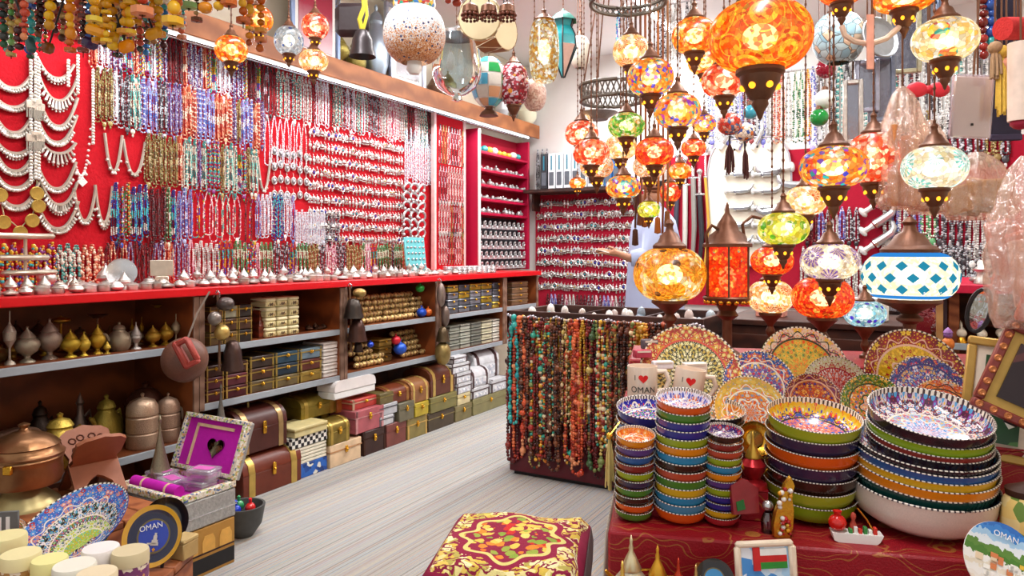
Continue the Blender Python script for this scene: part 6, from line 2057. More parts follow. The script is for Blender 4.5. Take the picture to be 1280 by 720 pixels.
obj('block', MB().box(0, 0, 0, .05, .06, .045, .003).build('block', simple('pale_wood', C('b89860'), .6)), t)
obj('top', MB().box(0, 0, .0455, .052, .062, .012, .003).build('top', simple('pale_wood_top', C('c8aa70'), .6)), t)

# ================================================================ footstool with tapestry
n = NT('tapestry')
o = n.obj()
sp = n.n('SeparateXYZ', {0: o})
ax, ay = n.mt('ABSOLUTE', n.mt('DIVIDE', sp.outputs[0], .215)), n.mt('ABSOLUTE', n.mt('DIVIDE', sp.outputs[1], .235))
mx = n.mt('MAXIMUM', ax, ay)
r = n.mt('SQRT', n.mt('ADD', n.mt('MULTIPLY', ax, ax), n.mt('MULTIPLY', ay, ay)))
th = n.mt('ARCTAN2', sp.outputs[1], sp.outputs[0])
dst = n.n('VectorMath', {0: o, 1: n.n('VectorMath', {0: n.n('TexNoise', {'Vector': o, 'Scale': 30.0}).outputs[1], 'Scale': .03}, operation='SCALE').outputs[0]}, operation='ADD').outputs[0]
w = n.vor(dst, 36)
sc = n.n('TexWave', {'Vector': dst, 'Scale': 22.0, 'Distortion': 12.0, 'Detail': 2.0}, wave_type='RINGS')
field = n.mix(n.mt('GREATER_THAN', sc.outputs[1], .30), C('8a0f38'), n.ramp(n.chan(w.outputs['Color']), CL('e8d890 d8b848 f0e4b0 e8c860 b8a850')))
edge = n.mt('MULTIPLY_ADD', n.mt('COSINE', n.mt('MULTIPLY', th, 8.0)), .07, .66)
med = n.mix(n.less(w.outputs['Distance'], .55), C('8c1038'), n.ramp(n.chan(w.outputs['Color'], 1), CL('e87020 88a038 f0c050 c82820 e8d070 98a840 f08828')))
c = n.mix(n.less(r, n.mt('ADD', edge, .10)), field, C('900c3a'))
c = n.mix(n.less(r, edge), c, C('d8cc78'))
c = n.mix(n.less(r, n.mt('SUBTRACT', edge, .07)), c, med)
c = n.mix(n.mt('GREATER_THAN', mx, .97), c, C('8a0a38'))
M_tap = n.bsdf(c, .9, 0, n.noise(o, 260), .5)
STX, STY, STZ = .0, 2.08, .36
t = thing('footstool', 'low footstool covered in a crimson and gold floral tapestry', 'stool', (STX, STY, 0), math.radians(-9))
mb = MB()
N = 14
vs, fs = [], []
for j in range(N + 1):
    for i in range(N + 1):
        x, y = (i / N * 2 - 1), (j / N * 2 - 1)
        e = max(abs(x), abs(y))
        z = STZ + .018 * (1 - e ** 4) + .006 * math.sin(x * 5 + y * 3) - (.035 if e > .99 else 0)
        vs.append((x * .215, y * .235, z))
for j in range(N):
    for i in range(N):
        a = j * (N + 1) + i
        fs.append((a, a + 1, a + N + 2, a + N + 1))
mb.add(vs, fs)
obj('tapestry_top', mb.build('tapestry_top', M_tap), t)
obj('cushion', MB().box(0, 0, STZ - .09, .425, .465, .085, .02).build('cushion', simple('crimson_side', C('8a0a38'), .9)), t)
mb = MB()
for i in range(40):
    y = -.23 + i * .46 / 39
    mb.tube([(.215, y, STZ - .03), (.222, y, STZ - .07), (.22, y + .003, STZ - .13)], .0022, 4)
obj('fringe', mb.build('fringe', simple('grey_fringe', C('8a7a78'), .9)), t)
for sx in (-1, 1):
    for sy in (-1, 1):
        obj('leg', MB().box(sx * .18, sy * .2, 0, .035, .035, STZ - .085, .004).build('leg', M_darkwood), t)

# ================================================================ necklace stand in the middle
SU0, SU1, SV0, SV1, SZ = -1.926, -.875, 3.39, 3.93, .884
cx_, cy_ = (SU0 + SU1) / 2, (SV0 + SV1) / 2
sw, sd = SU1 - SU0, SV1 - SV0
t = thing('necklace_stand', 'dark red box stand with a divided top tray for bead necklaces', 'stand', W(cx_, cy_, 0), RB)
M_stand = simple('dark_red_lacquer', C('5c0c1c'), .4, 0, .15, 10)
obj('body', MB().box(0, 0, .02, sw, sd, SZ - .12, .004).build('body', M_stand), t)
obj('plinth', MB().box(0, 0, 0, sw - .04, sd - .04, .02).build('plinth', M_black), t)
for x, y, a, b in ((0, -sd / 2 + .012, sw, .024), (0, sd / 2 - .012, sw, .024), (-sw / 2 + .012, 0, .024, sd - .048), (sw / 2 - .012, 0, .024, sd - .048)):
    obj('tray_wall', MB().box(x, y, SZ - .1, a, b, .1, .003).build('tray_wall', M_darkwood), t)
for x in (-.18, .18):
    obj('divider', MB().box(x, 0, SZ - .1, .012, sd - .05, .085).build('divider', M_darkwood), t)
mb = MB()
for i in range(70):
    x = -sw / 2 + i * sw / 69
    mb.ball((x, -sd / 2 - .016, SZ - .022 - .018 * abs(math.sin(i * .33))), .009, 0)
obj('bead_rail', mb.build('bead_rail', simple('silver_bead_rail', C('c8c4d0'), .3, .6)), t)
PAL.update({
    'turquoise': CL('28a8a0 38b8b0 2098a0 48c0b8 28a0c0'),
    'amber and brown': CL('d89020 b8641c e8a838 8a4a18 e8b850 5c3014'),
    'coral and jasper': CL('d85830 e87848 a83820 e89868 c84428 8a3018'),
    'garnet': CL('5a1418 7a2020 3a1010 8a2c24'),
    'forest mixed': CL('3a5a34 7a8a4a c8b060 a84a28 e8d0a0 2a4a3a 8a6a38'),
    'tribal mixed': CL('d87828 38a890 a83028 e8d8b0 5a3420 e8b038 8a9a58 3a2418'),
    'dark wood': CL('3a1c14 5a2c1c 2a1410 6a3a24 8a5030'),
    'mustard': CL('c89828 b88018 d8b048 a87018'),
})
SP = ['tribal mixed', 'amber and brown', 'garnet', 'coral and jasper', 'tribal mixed', 'dark wood', 'forest mixed', 'dark wood', 'tribal mixed', 'garnet', 'mustard']
rnd = random.Random(21)
for layer in range(2):
    n_ = 30
    for i in range(n_):
        x = -sw / 2 + .03 + (i + .5 * layer) * (sw - .05) / n_
        pal = 'turquoise' if (i == 0 and layer == 1) else rnd.choice(SP)
        L = rnd.choice((.54, .64, .72, .78)) if not (i == 0 and layer) else .55
        br = rnd.choice((.0065, .008, .0095))
        if pal == 'dark wood':
            br = .008
        var = rnd.randrange(2)
        me = memo(('st', pal, L, br), lambda: strand_mesh(pal, .055, L, br, len(pal) + int(L * 100), 1, 1 if br > .008 else 2, False, None, .12))
        M = Matrix.Translation(W(cx_, cy_, 0)) @ Matrix.Rotation(RB, 4, 'Z')
        o = obj('stone_necklace', me, None, M @ Vector((x, -sd / 2 - .018 - .016 * layer, SZ - .035)), RB)
        o.scale = (rnd.uniform(.8, 1.2), 1, rnd.uniform(.94, 1.04))
        tag(o, '%s bead necklace, %s, on the front of the dark red stand' % (pal, 'shorter' if L < .66 else 'reaching low'), 'necklace', 'bead necklaces on the dark red stand')
# second rail at the right end, side necklaces on the left side
for i in range(7):
    y = -sd / 2 + .06 + i * .07
    pal = ['turquoise', 'tribal mixed', 'garnet', 'mustard', 'turquoise', 'dark wood', 'forest mixed'][i]
    me = memo(('st', pal, .58, .008), lambda: strand_mesh(pal, .055, .58, .008, 3 + i, 1, 2, False, None, .12))
    M = Matrix.Translation(W(cx_, cy_, 0)) @ Matrix.Rotation(RB, 4, 'Z')
    tag(obj('stone_necklace', me, None, M @ Vector((-sw / 2 - .018, y, SZ - .035)), RB - PI / 2), pal + ' bead necklace hung on the aisle side of the dark red stand', 'necklace', 'necklaces on the side of the dark red stand')
# things lying in the tray
M = Matrix.Translation(W(cx_, cy_, SZ - .099)) @ Matrix.Rotation(RB, 4, 'Z')
for i in range(22):
    x, y = -sw / 2 + .07 + (i % 11) * .091, -.12 + .22 * (i // 11) + rnd.uniform(-.04, .04)
    if abs(abs(x) - .18) < .035:
        continue
    c = rnd.choice(CL('e8e4dc d8ccc0 a8b8c0 e0d8d0 58a8a8 c8b8b0 8a9aa8 f0ece4'))
    o = obj('polished_stone', memo('pstone', lambda: MB().ball((0, 0, .03), (.036, .026, .03), 2).ball((.01, -.004, .06), (.02, .018, .03), 1).build('stone', M_glaze)), None, M @ Vector((x, y, 0)), rnd.uniform(0, 6), sc=rnd.uniform(.9, 1.35), color=c)
    tag(o, '%s polished stone lying in the divided tray of the stand' % ('turquoise' if c[2] > c[0] * 2 else 'pale'), 'stone', 'polished stones in the stand tray')

# ================================================================ ceramics table
TA = math.radians(-12)
TO = Vector((.25, 1.80, 0))


def tb(lx, ly, z):
    return Vector((TO.x + lx * math.cos(TA) - ly * math.sin(TA), TO.y + lx * math.sin(TA) + ly * math.cos(TA), z))


n = NT('red_brocade')
o = n.obj()
wv_ = n.n('TexWave', {'Vector': o, 'Scale': 8.0, 'Distortion': 10.0, 'Detail': 1.0, 'Detail Scale': 1.2}, wave_type='RINGS')
fl_ = n.vor(o, 7.0, rnd=.6)
s1 = n.band(wv_.outputs[1], .78, .90)
pet = n.band(fl_.outputs['Distance'], .10, .17)
base = n.mix(n.mt('MULTIPLY', n.noise(o, 4), .5), C('9a0c1c'), C('7a0a1c'))
c = n.mix(n.mt('MULTIPLY', s1, .45), base, C('b8863a'))
c = n.mix(n.mt('MULTIPLY', pet, .7), c, C('b07a34'))
M_cloth_red = n.bsdf(c, .45, 0, n.noise(o, 180), .2)
TZ0, TZ1, TZ2 = .36, .50, .64
t = thing('display_table', 'stepped display table draped in red brocade cloth', 'table', tb(.75, .3, 0), TA)
for nm, y0, y1, z in (('lower_step', -.30, 0.0, TZ0), ('front_step', 0.0, .30, TZ1), ('middle_step', .30, 1.04, TZ2), ('back_step', 1.04, 1.48, TZ3)):
    obj(nm, MB().box(0, (y0 + y1) / 2 - .3, 0, 1.52, y1 - y0, z, .006).build(nm, M_cloth_red), t)
mb = MB()
for i in range(26):
    mb.tube([(-.765, -.28 + i * .022, TZ1 + .0), (-.772, -.28 + i * .022, TZ1 - .12), (-.77, -.28 + i * .022 + .004, TZ1 - .3)], .0028, 4)
obj('fringe', mb.build('fringe', simple('pale_fringe', C('cfc8b8'), .9)), t)


# ---- bowls
def bowl_mesh(pat, seg=36):
    out = [(0, 0), (.48, 0), (.51, .02), (.76, .09), (.92, .2), (.98, .36), (1.0, .56)]
    inn = [(1.0, .56), (.985, .56), (.965, .37), (.89, .21), (.7, .1), (0, .05)]
    mb = MB().lathe(out, seg, mi=0).lathe(inn, seg, mi=1)
    return mb.build('bowl_' + pat, [M_glaze, PLATES[pat]])


def rim_mat(nm, k):
    n = NT(nm)
    sp = n.n('SeparateXYZ', {0: n.obj()})
    th = n.mt('ARCTAN2', sp.outputs[1], sp.outputs[0])
    return n.bsdf(n.mix(n.mt('GREATER_THAN', n.mt('SINE', n.mt('MULTIPLY', th, k)), -.3), C('4a4048'), C('f0e8dc')), .3)


M_rim, M_rimb = rim_mat('dashed_rim', 46.0), rim_mat('fine_dashed_rim', 90.0)
RIM = MB().tube([(math.cos(2 * PI * i / 36), math.sin(2 * PI * i / 36), .56) for i in range(36)], .022, 6, closed=True).build('rim', M_rim)
RIMB = MB().tube([(math.cos(2 * PI * i / 48), math.sin(2 * PI * i / 48), .56) for i in range(48)], .014, 6, closed=True).build('rim', M_rimb)
BOWLS = {}


def bowl(loc, r, col, pat, label, group, tilt=7, hs=1.0, rz=0.0):
    me = memo(('bowl', pat), lambda: bowl_mesh(pat))
    o = obj('painted_bowl', me, None, loc, rot=(R('X', tilt) @ Matrix.Rotation(rz, 4, 'Z')).to_euler(), sc=(r, r, r * hs), color=C(col))
    tag(o, label, 'bowl', group)
    obj('rim', RIM if r < .1 else RIMB, o)
    return o


CN = {'2a2a8a': 'navy', '8a2a24': 'brick red', '98a81c': 'lime', 'e88a14': 'orange', '2a88b8': 'sky blue', '5a3a80': 'violet', '3a2018': 'dark brown', 'c04a30': 'rust', '4a8028': 'green', 'e0b020': 'yellow', 'e05a14': 'deep orange', 'b02830': 'red', '2a5a9a': 'blue', 'd8a8a0': 'pink', '4a90b8': 'pale blue', '3a2a48': 'plum', 'a8b028': 'olive lime', '12403c': 'dark green', 'e8d8cc': 'cream', '2a2028': 'black', '24589a': 'steel blue', '88a818': 'apple green'}
ORD = ['lowest', 'second', 'third', 'fourth', 'fifth', 'sixth', 'seventh', 'eighth', 'ninth', 'tenth', 'eleventh', 'twelfth', 'thirteenth', 'fourteenth']


def stack(px, d, z0, r, cols, gap, top, where, tilt=7, hs=1.0, toptilt=11, jit=.001):
    rn = random.Random(px)
    x = (px - 640) / F * d
    for i, c in enumerate(cols):
        last = i == len(cols) - 1
        z = z0 + i * gap + (.004 if last else 0) + .48 * r * math.sin(math.radians(tilt))
        rr = r * (1 + rn.uniform(-.006, .006))
        bowl((x + rn.uniform(-jit, jit), d - math.sin(math.radians(tilt)) * (z - z0) * 1.0 + rn.uniform(-jit, jit), z), rr, c, top if last else 'tiny_orange',
             '%s bowl, %s from the bottom of the %s' % (CN.get(c, 'coloured'), ORD[i], where) if not last else '%s painted bowl on top of the %s' % (CN.get(c, 'coloured'), where),
             'bowls stacked on the red table', toptilt if last else tilt, hs, rn.uniform(0, 6))


stack(792, 1.90, TZ1, .050, ['4a8028', 'e05a14', '3a2018', '4a8028', '3a2a48', '98a81c', '8a2a24', '2a5a9a', '5a3a80', 'e88a14'], .0215, 'tiny_orange', 'slim corner stack')
stack(850, 1.895, TZ1, .069, ['e05a14', '4a90b8', '2a88b8', 'e0b020', '4a8028', 'c04a30', '3a2018', '2a88b8', 'e88a14', '98a81c', '2a2a8a', '2a2a8a', '4a8028', 'e05a14'], .0215, 'white_bowl', 'tallest stack')
stack(901, 1.865, TZ1, .047, ['b02830', 'e0b020', '2a2a8a', '2a2a8a', '98a81c', '5a3a80', 'e88a14', '2a88b8', '98a81c', 'c04a30', '8a2a24', '3a2018'], .0195, 'tiny_purple', 'slim stack by the brass dish')
stack(806, 2.06, TZ1, .083, ['2a5a9a', '2a2a8a', '2a5a9a', '2a2a8a', '2a5a9a', '2a2a8a', '24589a', '2a2a8a'], .030, 'blue_bowl', 'blue stack behind the corner stack')
stack(890, 2.08, TZ1, .082, ['c04a30', '3a2018', 'c04a30', '3a2018', 'e05a14', '3a2018', 'c04a30', '2a2028'], .029, 'orange_bowl', 'stack below the orange flowered bowl')
stack(1010, 1.93, TZ1, .117, ['88a818', 'a8b028', '3a2018', '3a2a48', 'e05a14', '3a2a48', 'a8b028'], .034, 'gold_bowl', 'wide stack mid table', jit=.002, hs=.9)
# the biggest stack with the cream bowl
x, d = (1150 - 640) / F * 1.85, 1.85
bowl((x, d, TZ1 + .008), .170, 'e8d8cc', 'lace_bowl', 'large plain cream bowl under the biggest stack', 'bowls stacked on the red table', 6, 1.12)
z = TZ1 + .072
for i, (c, r, dz, til, dx) in enumerate((('12403c', .164, .0, 8, .0), ('e88a14', .166, .026, 9, .0), ('e0b020', .164, .046, 9, -.002), ('24589a', .163, .068, 10, -.004), ('2a2028', .161, .082, 10, -.004), ('2a2028', .142, .100, 10, .006), ('8a2a24', .142, .116, 11, .004), ('88a818', .142, .138, 11, .004))):
    bowl((x + dx, d - .15 * dz, z + dz), r, c, 'lace_bowl', '%s wide dish, %s above the cream bowl' % (CN[c], ORD[i] if i else 'lowest'), 'dishes stacked in the cream bowl', til, .72)
bowl((x - .002, d - .03, z + .168), .140, '2a2028', 'lace_bowl', 'lace patterned bowl on top of the biggest stack', None, 15, .8)

# ---- leaning plates
plate(862, 470, 64, 2.36, 'red_floral', 'large red rimmed plate with olive flowers behind the mugs', 24, under='8a3a30')
plate(948, 484, 46, 2.34, 'blue_flowers', 'blue plate with butterflies and flowers', 26, under='2a4a8a')
plate(1003, 464, 56, 2.52, 'pink_green', 'large pink and green plate under the wide red lamp', 24, under='6a7a30')
plate(938, 516, 47, 2.09, 'orange_star', 'yellow plate with an orange round centre', 32, under='a87830')
plate(1045, 488, 43, 2.375, 'white_green', 'pale green scalloped plate with a red centre', 24, under='c8c8a0')
plate(1016, 504, 37, 2.27, 'brown_orange', 'brown plate with orange flowers beside the brass dish', 26, under='6a2838')
plate(1091, 509, 42, 2.175, 'green_orange', 'green rimmed plate with an orange star', 26, under='4a6a28')
plate(1142, 476, 65, 2.29, 'crimson_gold', 'largest crimson plate with a golden centre', 24, under='7a1420')
plate(1160, 496, 51, 2.22, 'indigo', 'indigo flowered plate in front of the crimson plate', 26, under='2a2a6a')
plate(1181, 520, 46, 2.08, 'rust', 'rust coloured plate beside the picture frames', 28, under='8a3820')

# ---- mugs with heart
def bent_text(body, size, r, mat, az0, z0):
    me = text_mesh(body, size, mat, .0)
    for v in me.vertices:
        x, y = v.co.x, v.co.y
        a = az0 + x / r
        v.co = ((r + .0008) * math.sin(a), -(r + .0008) * math.cos(a), z0 + y)
    return me


def mug(px, ty, d, label, yaw, tilt=0):
    zb = CH + (HY - ty) / F * d - .098
    t = thing('heart_mug', label, 'mug', ((px - 640) / F * d, d, zb), yaw, rot=(0, math.radians(tilt), yaw))
    r = .046
    obj('cup', MB().lathe([(0, 0), (r * .94, 0), (r, .006), (r, .098), (r * .93, .098), (r * .92, .01), (0, .008)], 32).build('cup', simple('cream_glaze', C('f2dcc8'), .2, 0, .04, coat=.4)), t)
    obj('handle', MB().tube([(r * .95, 0, .08), (r * 1.5, 0, .082), (r * 1.75, 0, .055), (r * 1.5, 0, .025), (r * .95, 0, .02)], .008, 8).build('handle', simple('cream_glaze_handle', C('f2dcc8'), .2, 0, .04, coat=.4)), t)
    hm = MB()
    hs = []
    for x_, y_ in hp:
        a = x_ * .0009 / r
        hs.append(((r + .001) * math.sin(a), -(r + .001) * math.cos(a), .065 + y_ * .0009))
    hm.add(hs + [(0, -(r + .0012), .065)], [(i, (i + 1) % len(hs), len(hs)) for i in range(len(hs))])
    obj('heart', hm.build('heart', simple('red_print', C('d81c1c'), .3)), t)
    obj('lettering', bent_text('I', .022, r, M_black, -.55, .066), t)
    obj('lettering', bent_text('OMAN', .026, r, M_black, 0.0, .030), t)
    return t


mug(803, 457, 2.22, 'upright cream mug with a red heart and black letters', -.12)
mug(858, 460, 2.20, 'tilted cream mug with a red heart beside the upright mug', -.15, 8)
t = thing('cloth_block', 'red cloth covered block lifting the mugs', 'block', ((835 - 640) / F * 2.24, 2.25, TZ2), TA)
obj('block', MB().box(0, 0, 0, .26, .13, .105, .004).build('block', M_cloth_red), t)
obj('cover', MB().box(0, 0, .1052, .262, .132, .004).build('cover', M_cloth_red), t)
for px, py, w, h, c, nm, d in ((828, 456, 26, 10, 'e8e4e8', 'small white carton between the mugs', 2.32), (868, 460, 30, 14, 'f0e4d8', 'cream carton behind the tilted mug', 2.33), (803, 442, 22, 10, 'b03048', 'dark red carton behind the upright mug', 2.36), (812, 430, 20, 12, '5a5058', 'grey carton leaning on the red rimmed plate', 2.40)):
    p = P(px, py, d)
    k = d / F
    t = thing('small_carton', nm, 'box', (p.x, p.y, p.z - h / 2 * k), .2)
    obj('body', MB().box(0, 0, 0, w * k, .03, h * k, .003).build('body', M_paint), t, color=C(c))
    obj('flap', MB().box(0, -.0155, h * k * .7, w * k * .8, .002, h * k * .2).build('flap', M_paint), t, color=C('d8c8b8'))

# ---- brass dish, figurines and magnets
t = thing('brass_dish', 'round brass dish standing upright behind the red coffee pot', 'dish', P(942, 549, 2.0), rot=(math.radians(70), 0, 0))
obj('dish', MB().lathe([(0, 0), (.02, .0), (.026, .006), (.046, .012), (.048, .016), (.045, .006), (.02, -.006), (0, -.006)], 28).build('dish', M_gold), t)
obj('boss', MB().lathe([(.024, .004), (.022, .010), (0, .012)], 20).build('boss', simple('pale_gold', C('f0c868'), .25, .8)), t)


def mini_pot(px, ty, d, z0, label, body, acc):
    h = CH + (HY - ty) / F * d - z0
    t = thing('miniature_coffee_pot', label, 'coffee pot', ((px - 640) / F * d, d, z0), .3)
    obj('body', MB().lathe([(0, 0), (.25 * h, 0), (.24 * h, .08 * h), (.12 * h, .16 * h), (.2 * h, .3 * h), (.22 * h, .4 * h), (.12 * h, .52 * h)], 18).build('body', simple('pot_body', C(body), .3, .5)), t)
    obj('lid', MB().lathe([(.13 * h, .52 * h), (.14 * h, .55 * h), (.07 * h, .7 * h), (.03 * h, .78 * h), (.035 * h, .82 * h), (.02 * h, .88 * h), (.025 * h, .92 * h), (0, 1.0 * h)], 14).build('lid', simple('pot_lid', C(acc), .3, .7)), t)
    obj('spout', MB().tube([(-.16 * h, 0, .34 * h), (-.3 * h, 0, .46 * h), (-.38 * h, 0, .56 * h)], [.05 * h, .035 * h, .02 * h], 6).build('spout', M_gold), t)
    obj('handle', MB().tube([(.14 * h, 0, .5 * h), (.3 * h, 0, .48 * h), (.32 * h, 0, .3 * h), (.2 * h, 0, .2 * h)], .018 * h, 6).build('handle', M_gold), t)


mini_pot(941, 538, 1.90, TZ1 + .08, 'red and gold miniature coffee pot before the brass dish', 'b02028', 'e0b048')
o = thing('small_pedestal', 'dark red block under the red miniature coffee pot', 'block', ((941 - 640) / F * 1.90, 1.90, TZ1), TA)
obj('block', MB().box(0, 0, 0, .07, .06, .078, .003).build('block', M_cloth_red), o)
obj('top', MB().box(0, 0, .0782, .072, .062, .002).build('top', M_cloth_red), o)
mini_pot(789, 668, 1.70, TZ0, 'pale miniature coffee pot with a silver lid on the lower step', 'd8ccb0', 'e0d0a8')
mini_pot(822, 680, 1.68, TZ0, 'golden miniature coffee pot on the lower step', 'e0d4b8', 'e0a838')
mini_pot(848, 696, 1.66, TZ0, 'small miniature coffee pot with a red finial', 'd8c090', 'c04028')
mini_pot(870, 704, 1.66, TZ0, 'smallest miniature coffee pot by the black plate', 'd8c8a0', 'c8a868')
mini_pot(778, 700, 1.62, TZ0, 'tiny red miniature coffee pot at the cloth corner', 'a83028', 'e0b858')
t = thing('flag_magnet', 'red fort shaped magnet with a green patch', 'magnet', P(932, 622, 1.80) - Vector((0, 0, .04)), .15, rot=(math.radians(-12), 0, .2))
obj('plate', MB().prism([(-.035, 0), (.035, 0), (.038, .06), (.0, .085), (-.035, .07)], -.006, .006).build('plate', simple('dark_red_enamel', C('8a1424'), .25, coat=.4)), t)
obj('patch', MB().prism([(-.025, .008), (-.003, .012), (-.006, .035), (-.026, .03)], -.0085, -.006).build('patch', simple('green_enamel', C('1a6a2c'), .3)), t)
t = thing('perfume_bottle', 'small crystal perfume bottle beside the red magnet', 'bottle', (P(960, 615, 1.80).x, 1.80, TZ1))
obj('bottle', MB().lathe([(0, 0), (.016, 0), (.018, .03), (.012, .045), (.009, .05)], 14).build('bottle', M_glass), t)
obj('stopper', MB().ball((0, 0, .066), .014, 1).build('stopper', M_chrome), t)
# golden slipper ornament standing on its heel
t = thing('slipper_ornament', 'golden curled slipper ornament leaning on the wide bowl stack', 'ornament', (P(975, 660, 1.77).x, 1.77, TZ1), .1)
obj('sole', MB().prism([(-.018, 0), (.02, 0), (.026, .03), (.022, .07), (.012, .105), (.016, .13), (.004, .15), (-.008, .13), (-.012, .1), (-.022, .06), (-.024, .03)], -.008, .006, M=R('Y', 8)).build('sole', M_gold), t)
mb = MB()
rn = random.Random(4)
for i in range(26):
    mb.ball((rn.uniform(-.016, .018) + .008, -.011, rn.uniform(.01, .12)), rn.uniform(.003, .007), 1, col=rn.choice(CL('e8c040 c02020 f4ece4 e8a020 d8d0c8 a81818')))
obj('jewels', mb.build('jewels', M_vbead, vc=True), t)
# small boat ornament
t = thing('boat_ornament', 'white toy boat ornament with a red pomegranate and figures', 'ornament', (P(1070, 682, 1.74).x, 1.745, TZ1), TA)
obj('hull', MB().prism([(-.055, .022), (-.05, .004), (-.04, 0), (.045, 0), (.052, .006), (.06, .022)], -.018, .018).build('hull', M_white), t)
obj('pomegranate', MB().ball((-.04, 0, .042), (.021, .02, .02), 2).lathe([(.008, .06), (.011, .07), (.004, .066)], 10, T(-.04, 0, 0)).build('pomegranate', simple('red_gloss', C('d01c14'), .2, coat=.5)), t)
obj('figure', MB().lathe([(0, .02), (.009, .02), (.008, .04), (.004, .05), (.007, .058), (.005, .066), (0, .07)], 10, T(-.004, 0, 0)).build('figure', simple('red_coat', C('b04030'), .5)), t)
obj('mast', MB().tube([(.005, 0, .08), (.025, 0, .055), (.045, 0, .022)], .002, 5).build('mast', M_gold), t)
mb = MB()
for i in range(6):
    mb.box(-.012 + i * .011, -.006, .02, .008, .014, .012 + .006 * (i % 2), .001, col=[C('3a8a40'), C('f0f0e8'), C('d03020')][i % 3])
obj('cargo', mb.build('cargo', M_vmatte, vc=True), t)
# ornate flag frame and black plate on the lower step
t = thing('flag_picture', 'small flag picture in an ornate white scroll frame', 'picture', (P(963, 700, 1.60).x, 1.60, TZ0 + .0), .1, rot=(math.radians(-10), 0, .1))
k = 1.6 / F
zc = P(963, 705, 1.6).z - TZ0
for x, z, sx, sz in ((0, 20, 76, 8), (0, -28, 76, 8), (-36, -24, 8, 46), (36, -24, 10, 46)):
    obj('frame_bar', MB().box(x * k, 0, zc + z * k - 4 * k, sx * k, .016, sz * k, .005).build('frame_bar', simple('cream_scroll', C('ecd8c0'), .4)), t)
obj('sky_panel', MB().box(0, .003, zc - 24 * k, 66 * k, .006, 44 * k).build('sky_panel', mottled('sky_print', CL('a8d0f0 4890d8 e8ecf4 c8e0f4'), 25)), t)
for c, z in (('f0f0ec', 6), ('c82020', -2), ('2a8a30', -10)):
    obj('flag_stripe', MB().box(10 * k, -.002, zc + z * k, 36 * k, .004, 8 * k).build('flag_stripe', simple('stripe_' + c, C(c), .5)), t)
obj('flag_bar', MB().box(-12 * k, -.003, zc - 12 * k, 9 * k, .004, 28 * k).build('flag_bar', simple('flag_red', C('c82020'), .5)), t)
obj('support', MB().box(0, .02, 0, .04, .03, zc, .003).build('support', M_darkwood), t)
t = navy_plate(893, 724, 24, 1.66, 'black and gold dish standing on the lower step', False, 28, False)
vessel('wooden_bowl', 'dish', simple('brown_lacquer', C('7a4428'), .4), .05, tb(.78, -.12, TZ0), C('7a4428'), 'brown wooden bowl on the lower step', 'bowl', hs=3.0)
# souvenir plate with a white town
n = NT('town_plate')
sp = n.n('SeparateXYZ', {0: n.obj()})
X_, Y_ = sp.outputs[0], sp.outputs[1]
nz = n.noise(n.obj(), 5, 4)
y2 = n.mt('ADD', Y_, n.mt('MULTIPLY', n.mt('SUBTRACT', nz, .5), .5))
c = n.ramp(n.mt('MULTIPLY_ADD', y2, .5, .5), CL('c87838 e8d8c8 ece4dc f0ece8 e8dcc8 f4f0ec 4a8030 5a8a38 e8f0f8 a8d0f0 3a88d8 2a70c8'))
M_town = n.bsdf(c, .2, 0, coat=.4)
t = thing('town_plate', 'souvenir plate painted with a white town under a blue sky', 'plate', P(1250, 702, 1.55), rot=(Matrix.Rotation(-.15, 4, 'Z') @ R('Y', 22) @ R('X', 62)).to_euler(), sc=47 * 1.55 / F)
obj('plate', plate_mesh(M_town, .08).build('plate', [M_town, M_white]), t)
obj('lettering', text_mesh('OMAN', .22, simple('white_letters', C('f6f6fa'), .4, 0, .03), .004), t, (.05, .68, .06))
mb = MB()
rn = random.Random(2)
for i in range(14):
    x_, y_ = rn.uniform(-.6, .6), rn.uniform(-.45, .1)
    mb.box(x_, y_, .02, rn.uniform(.1, .2), rn.uniform(.1, .22), .012, col=rn.choice(CL('f4ece0 e8c040 f0e8dc d88050 f8f4ec e8d0b0')))
obj('houses', mb.build('houses', M_vmatte, vc=True), t)
t = thing('plate_prop', 'brown block propping up the town plate', 'block', (P(1250, 720, 1.62).x, 1.63, TZ0), TA)
obj('block', MB().box(0, 0, 0, .1, .06, .1, .004).build('block', M_redwood), t)
obj('cap', MB().box(0, 0, .1, .104, .064, .006).build('cap', M_redwood), t)

# ---- picture frames at the right
M_goldframe = simple('gold_frame', C('b8924a'), .4, .4, .2)


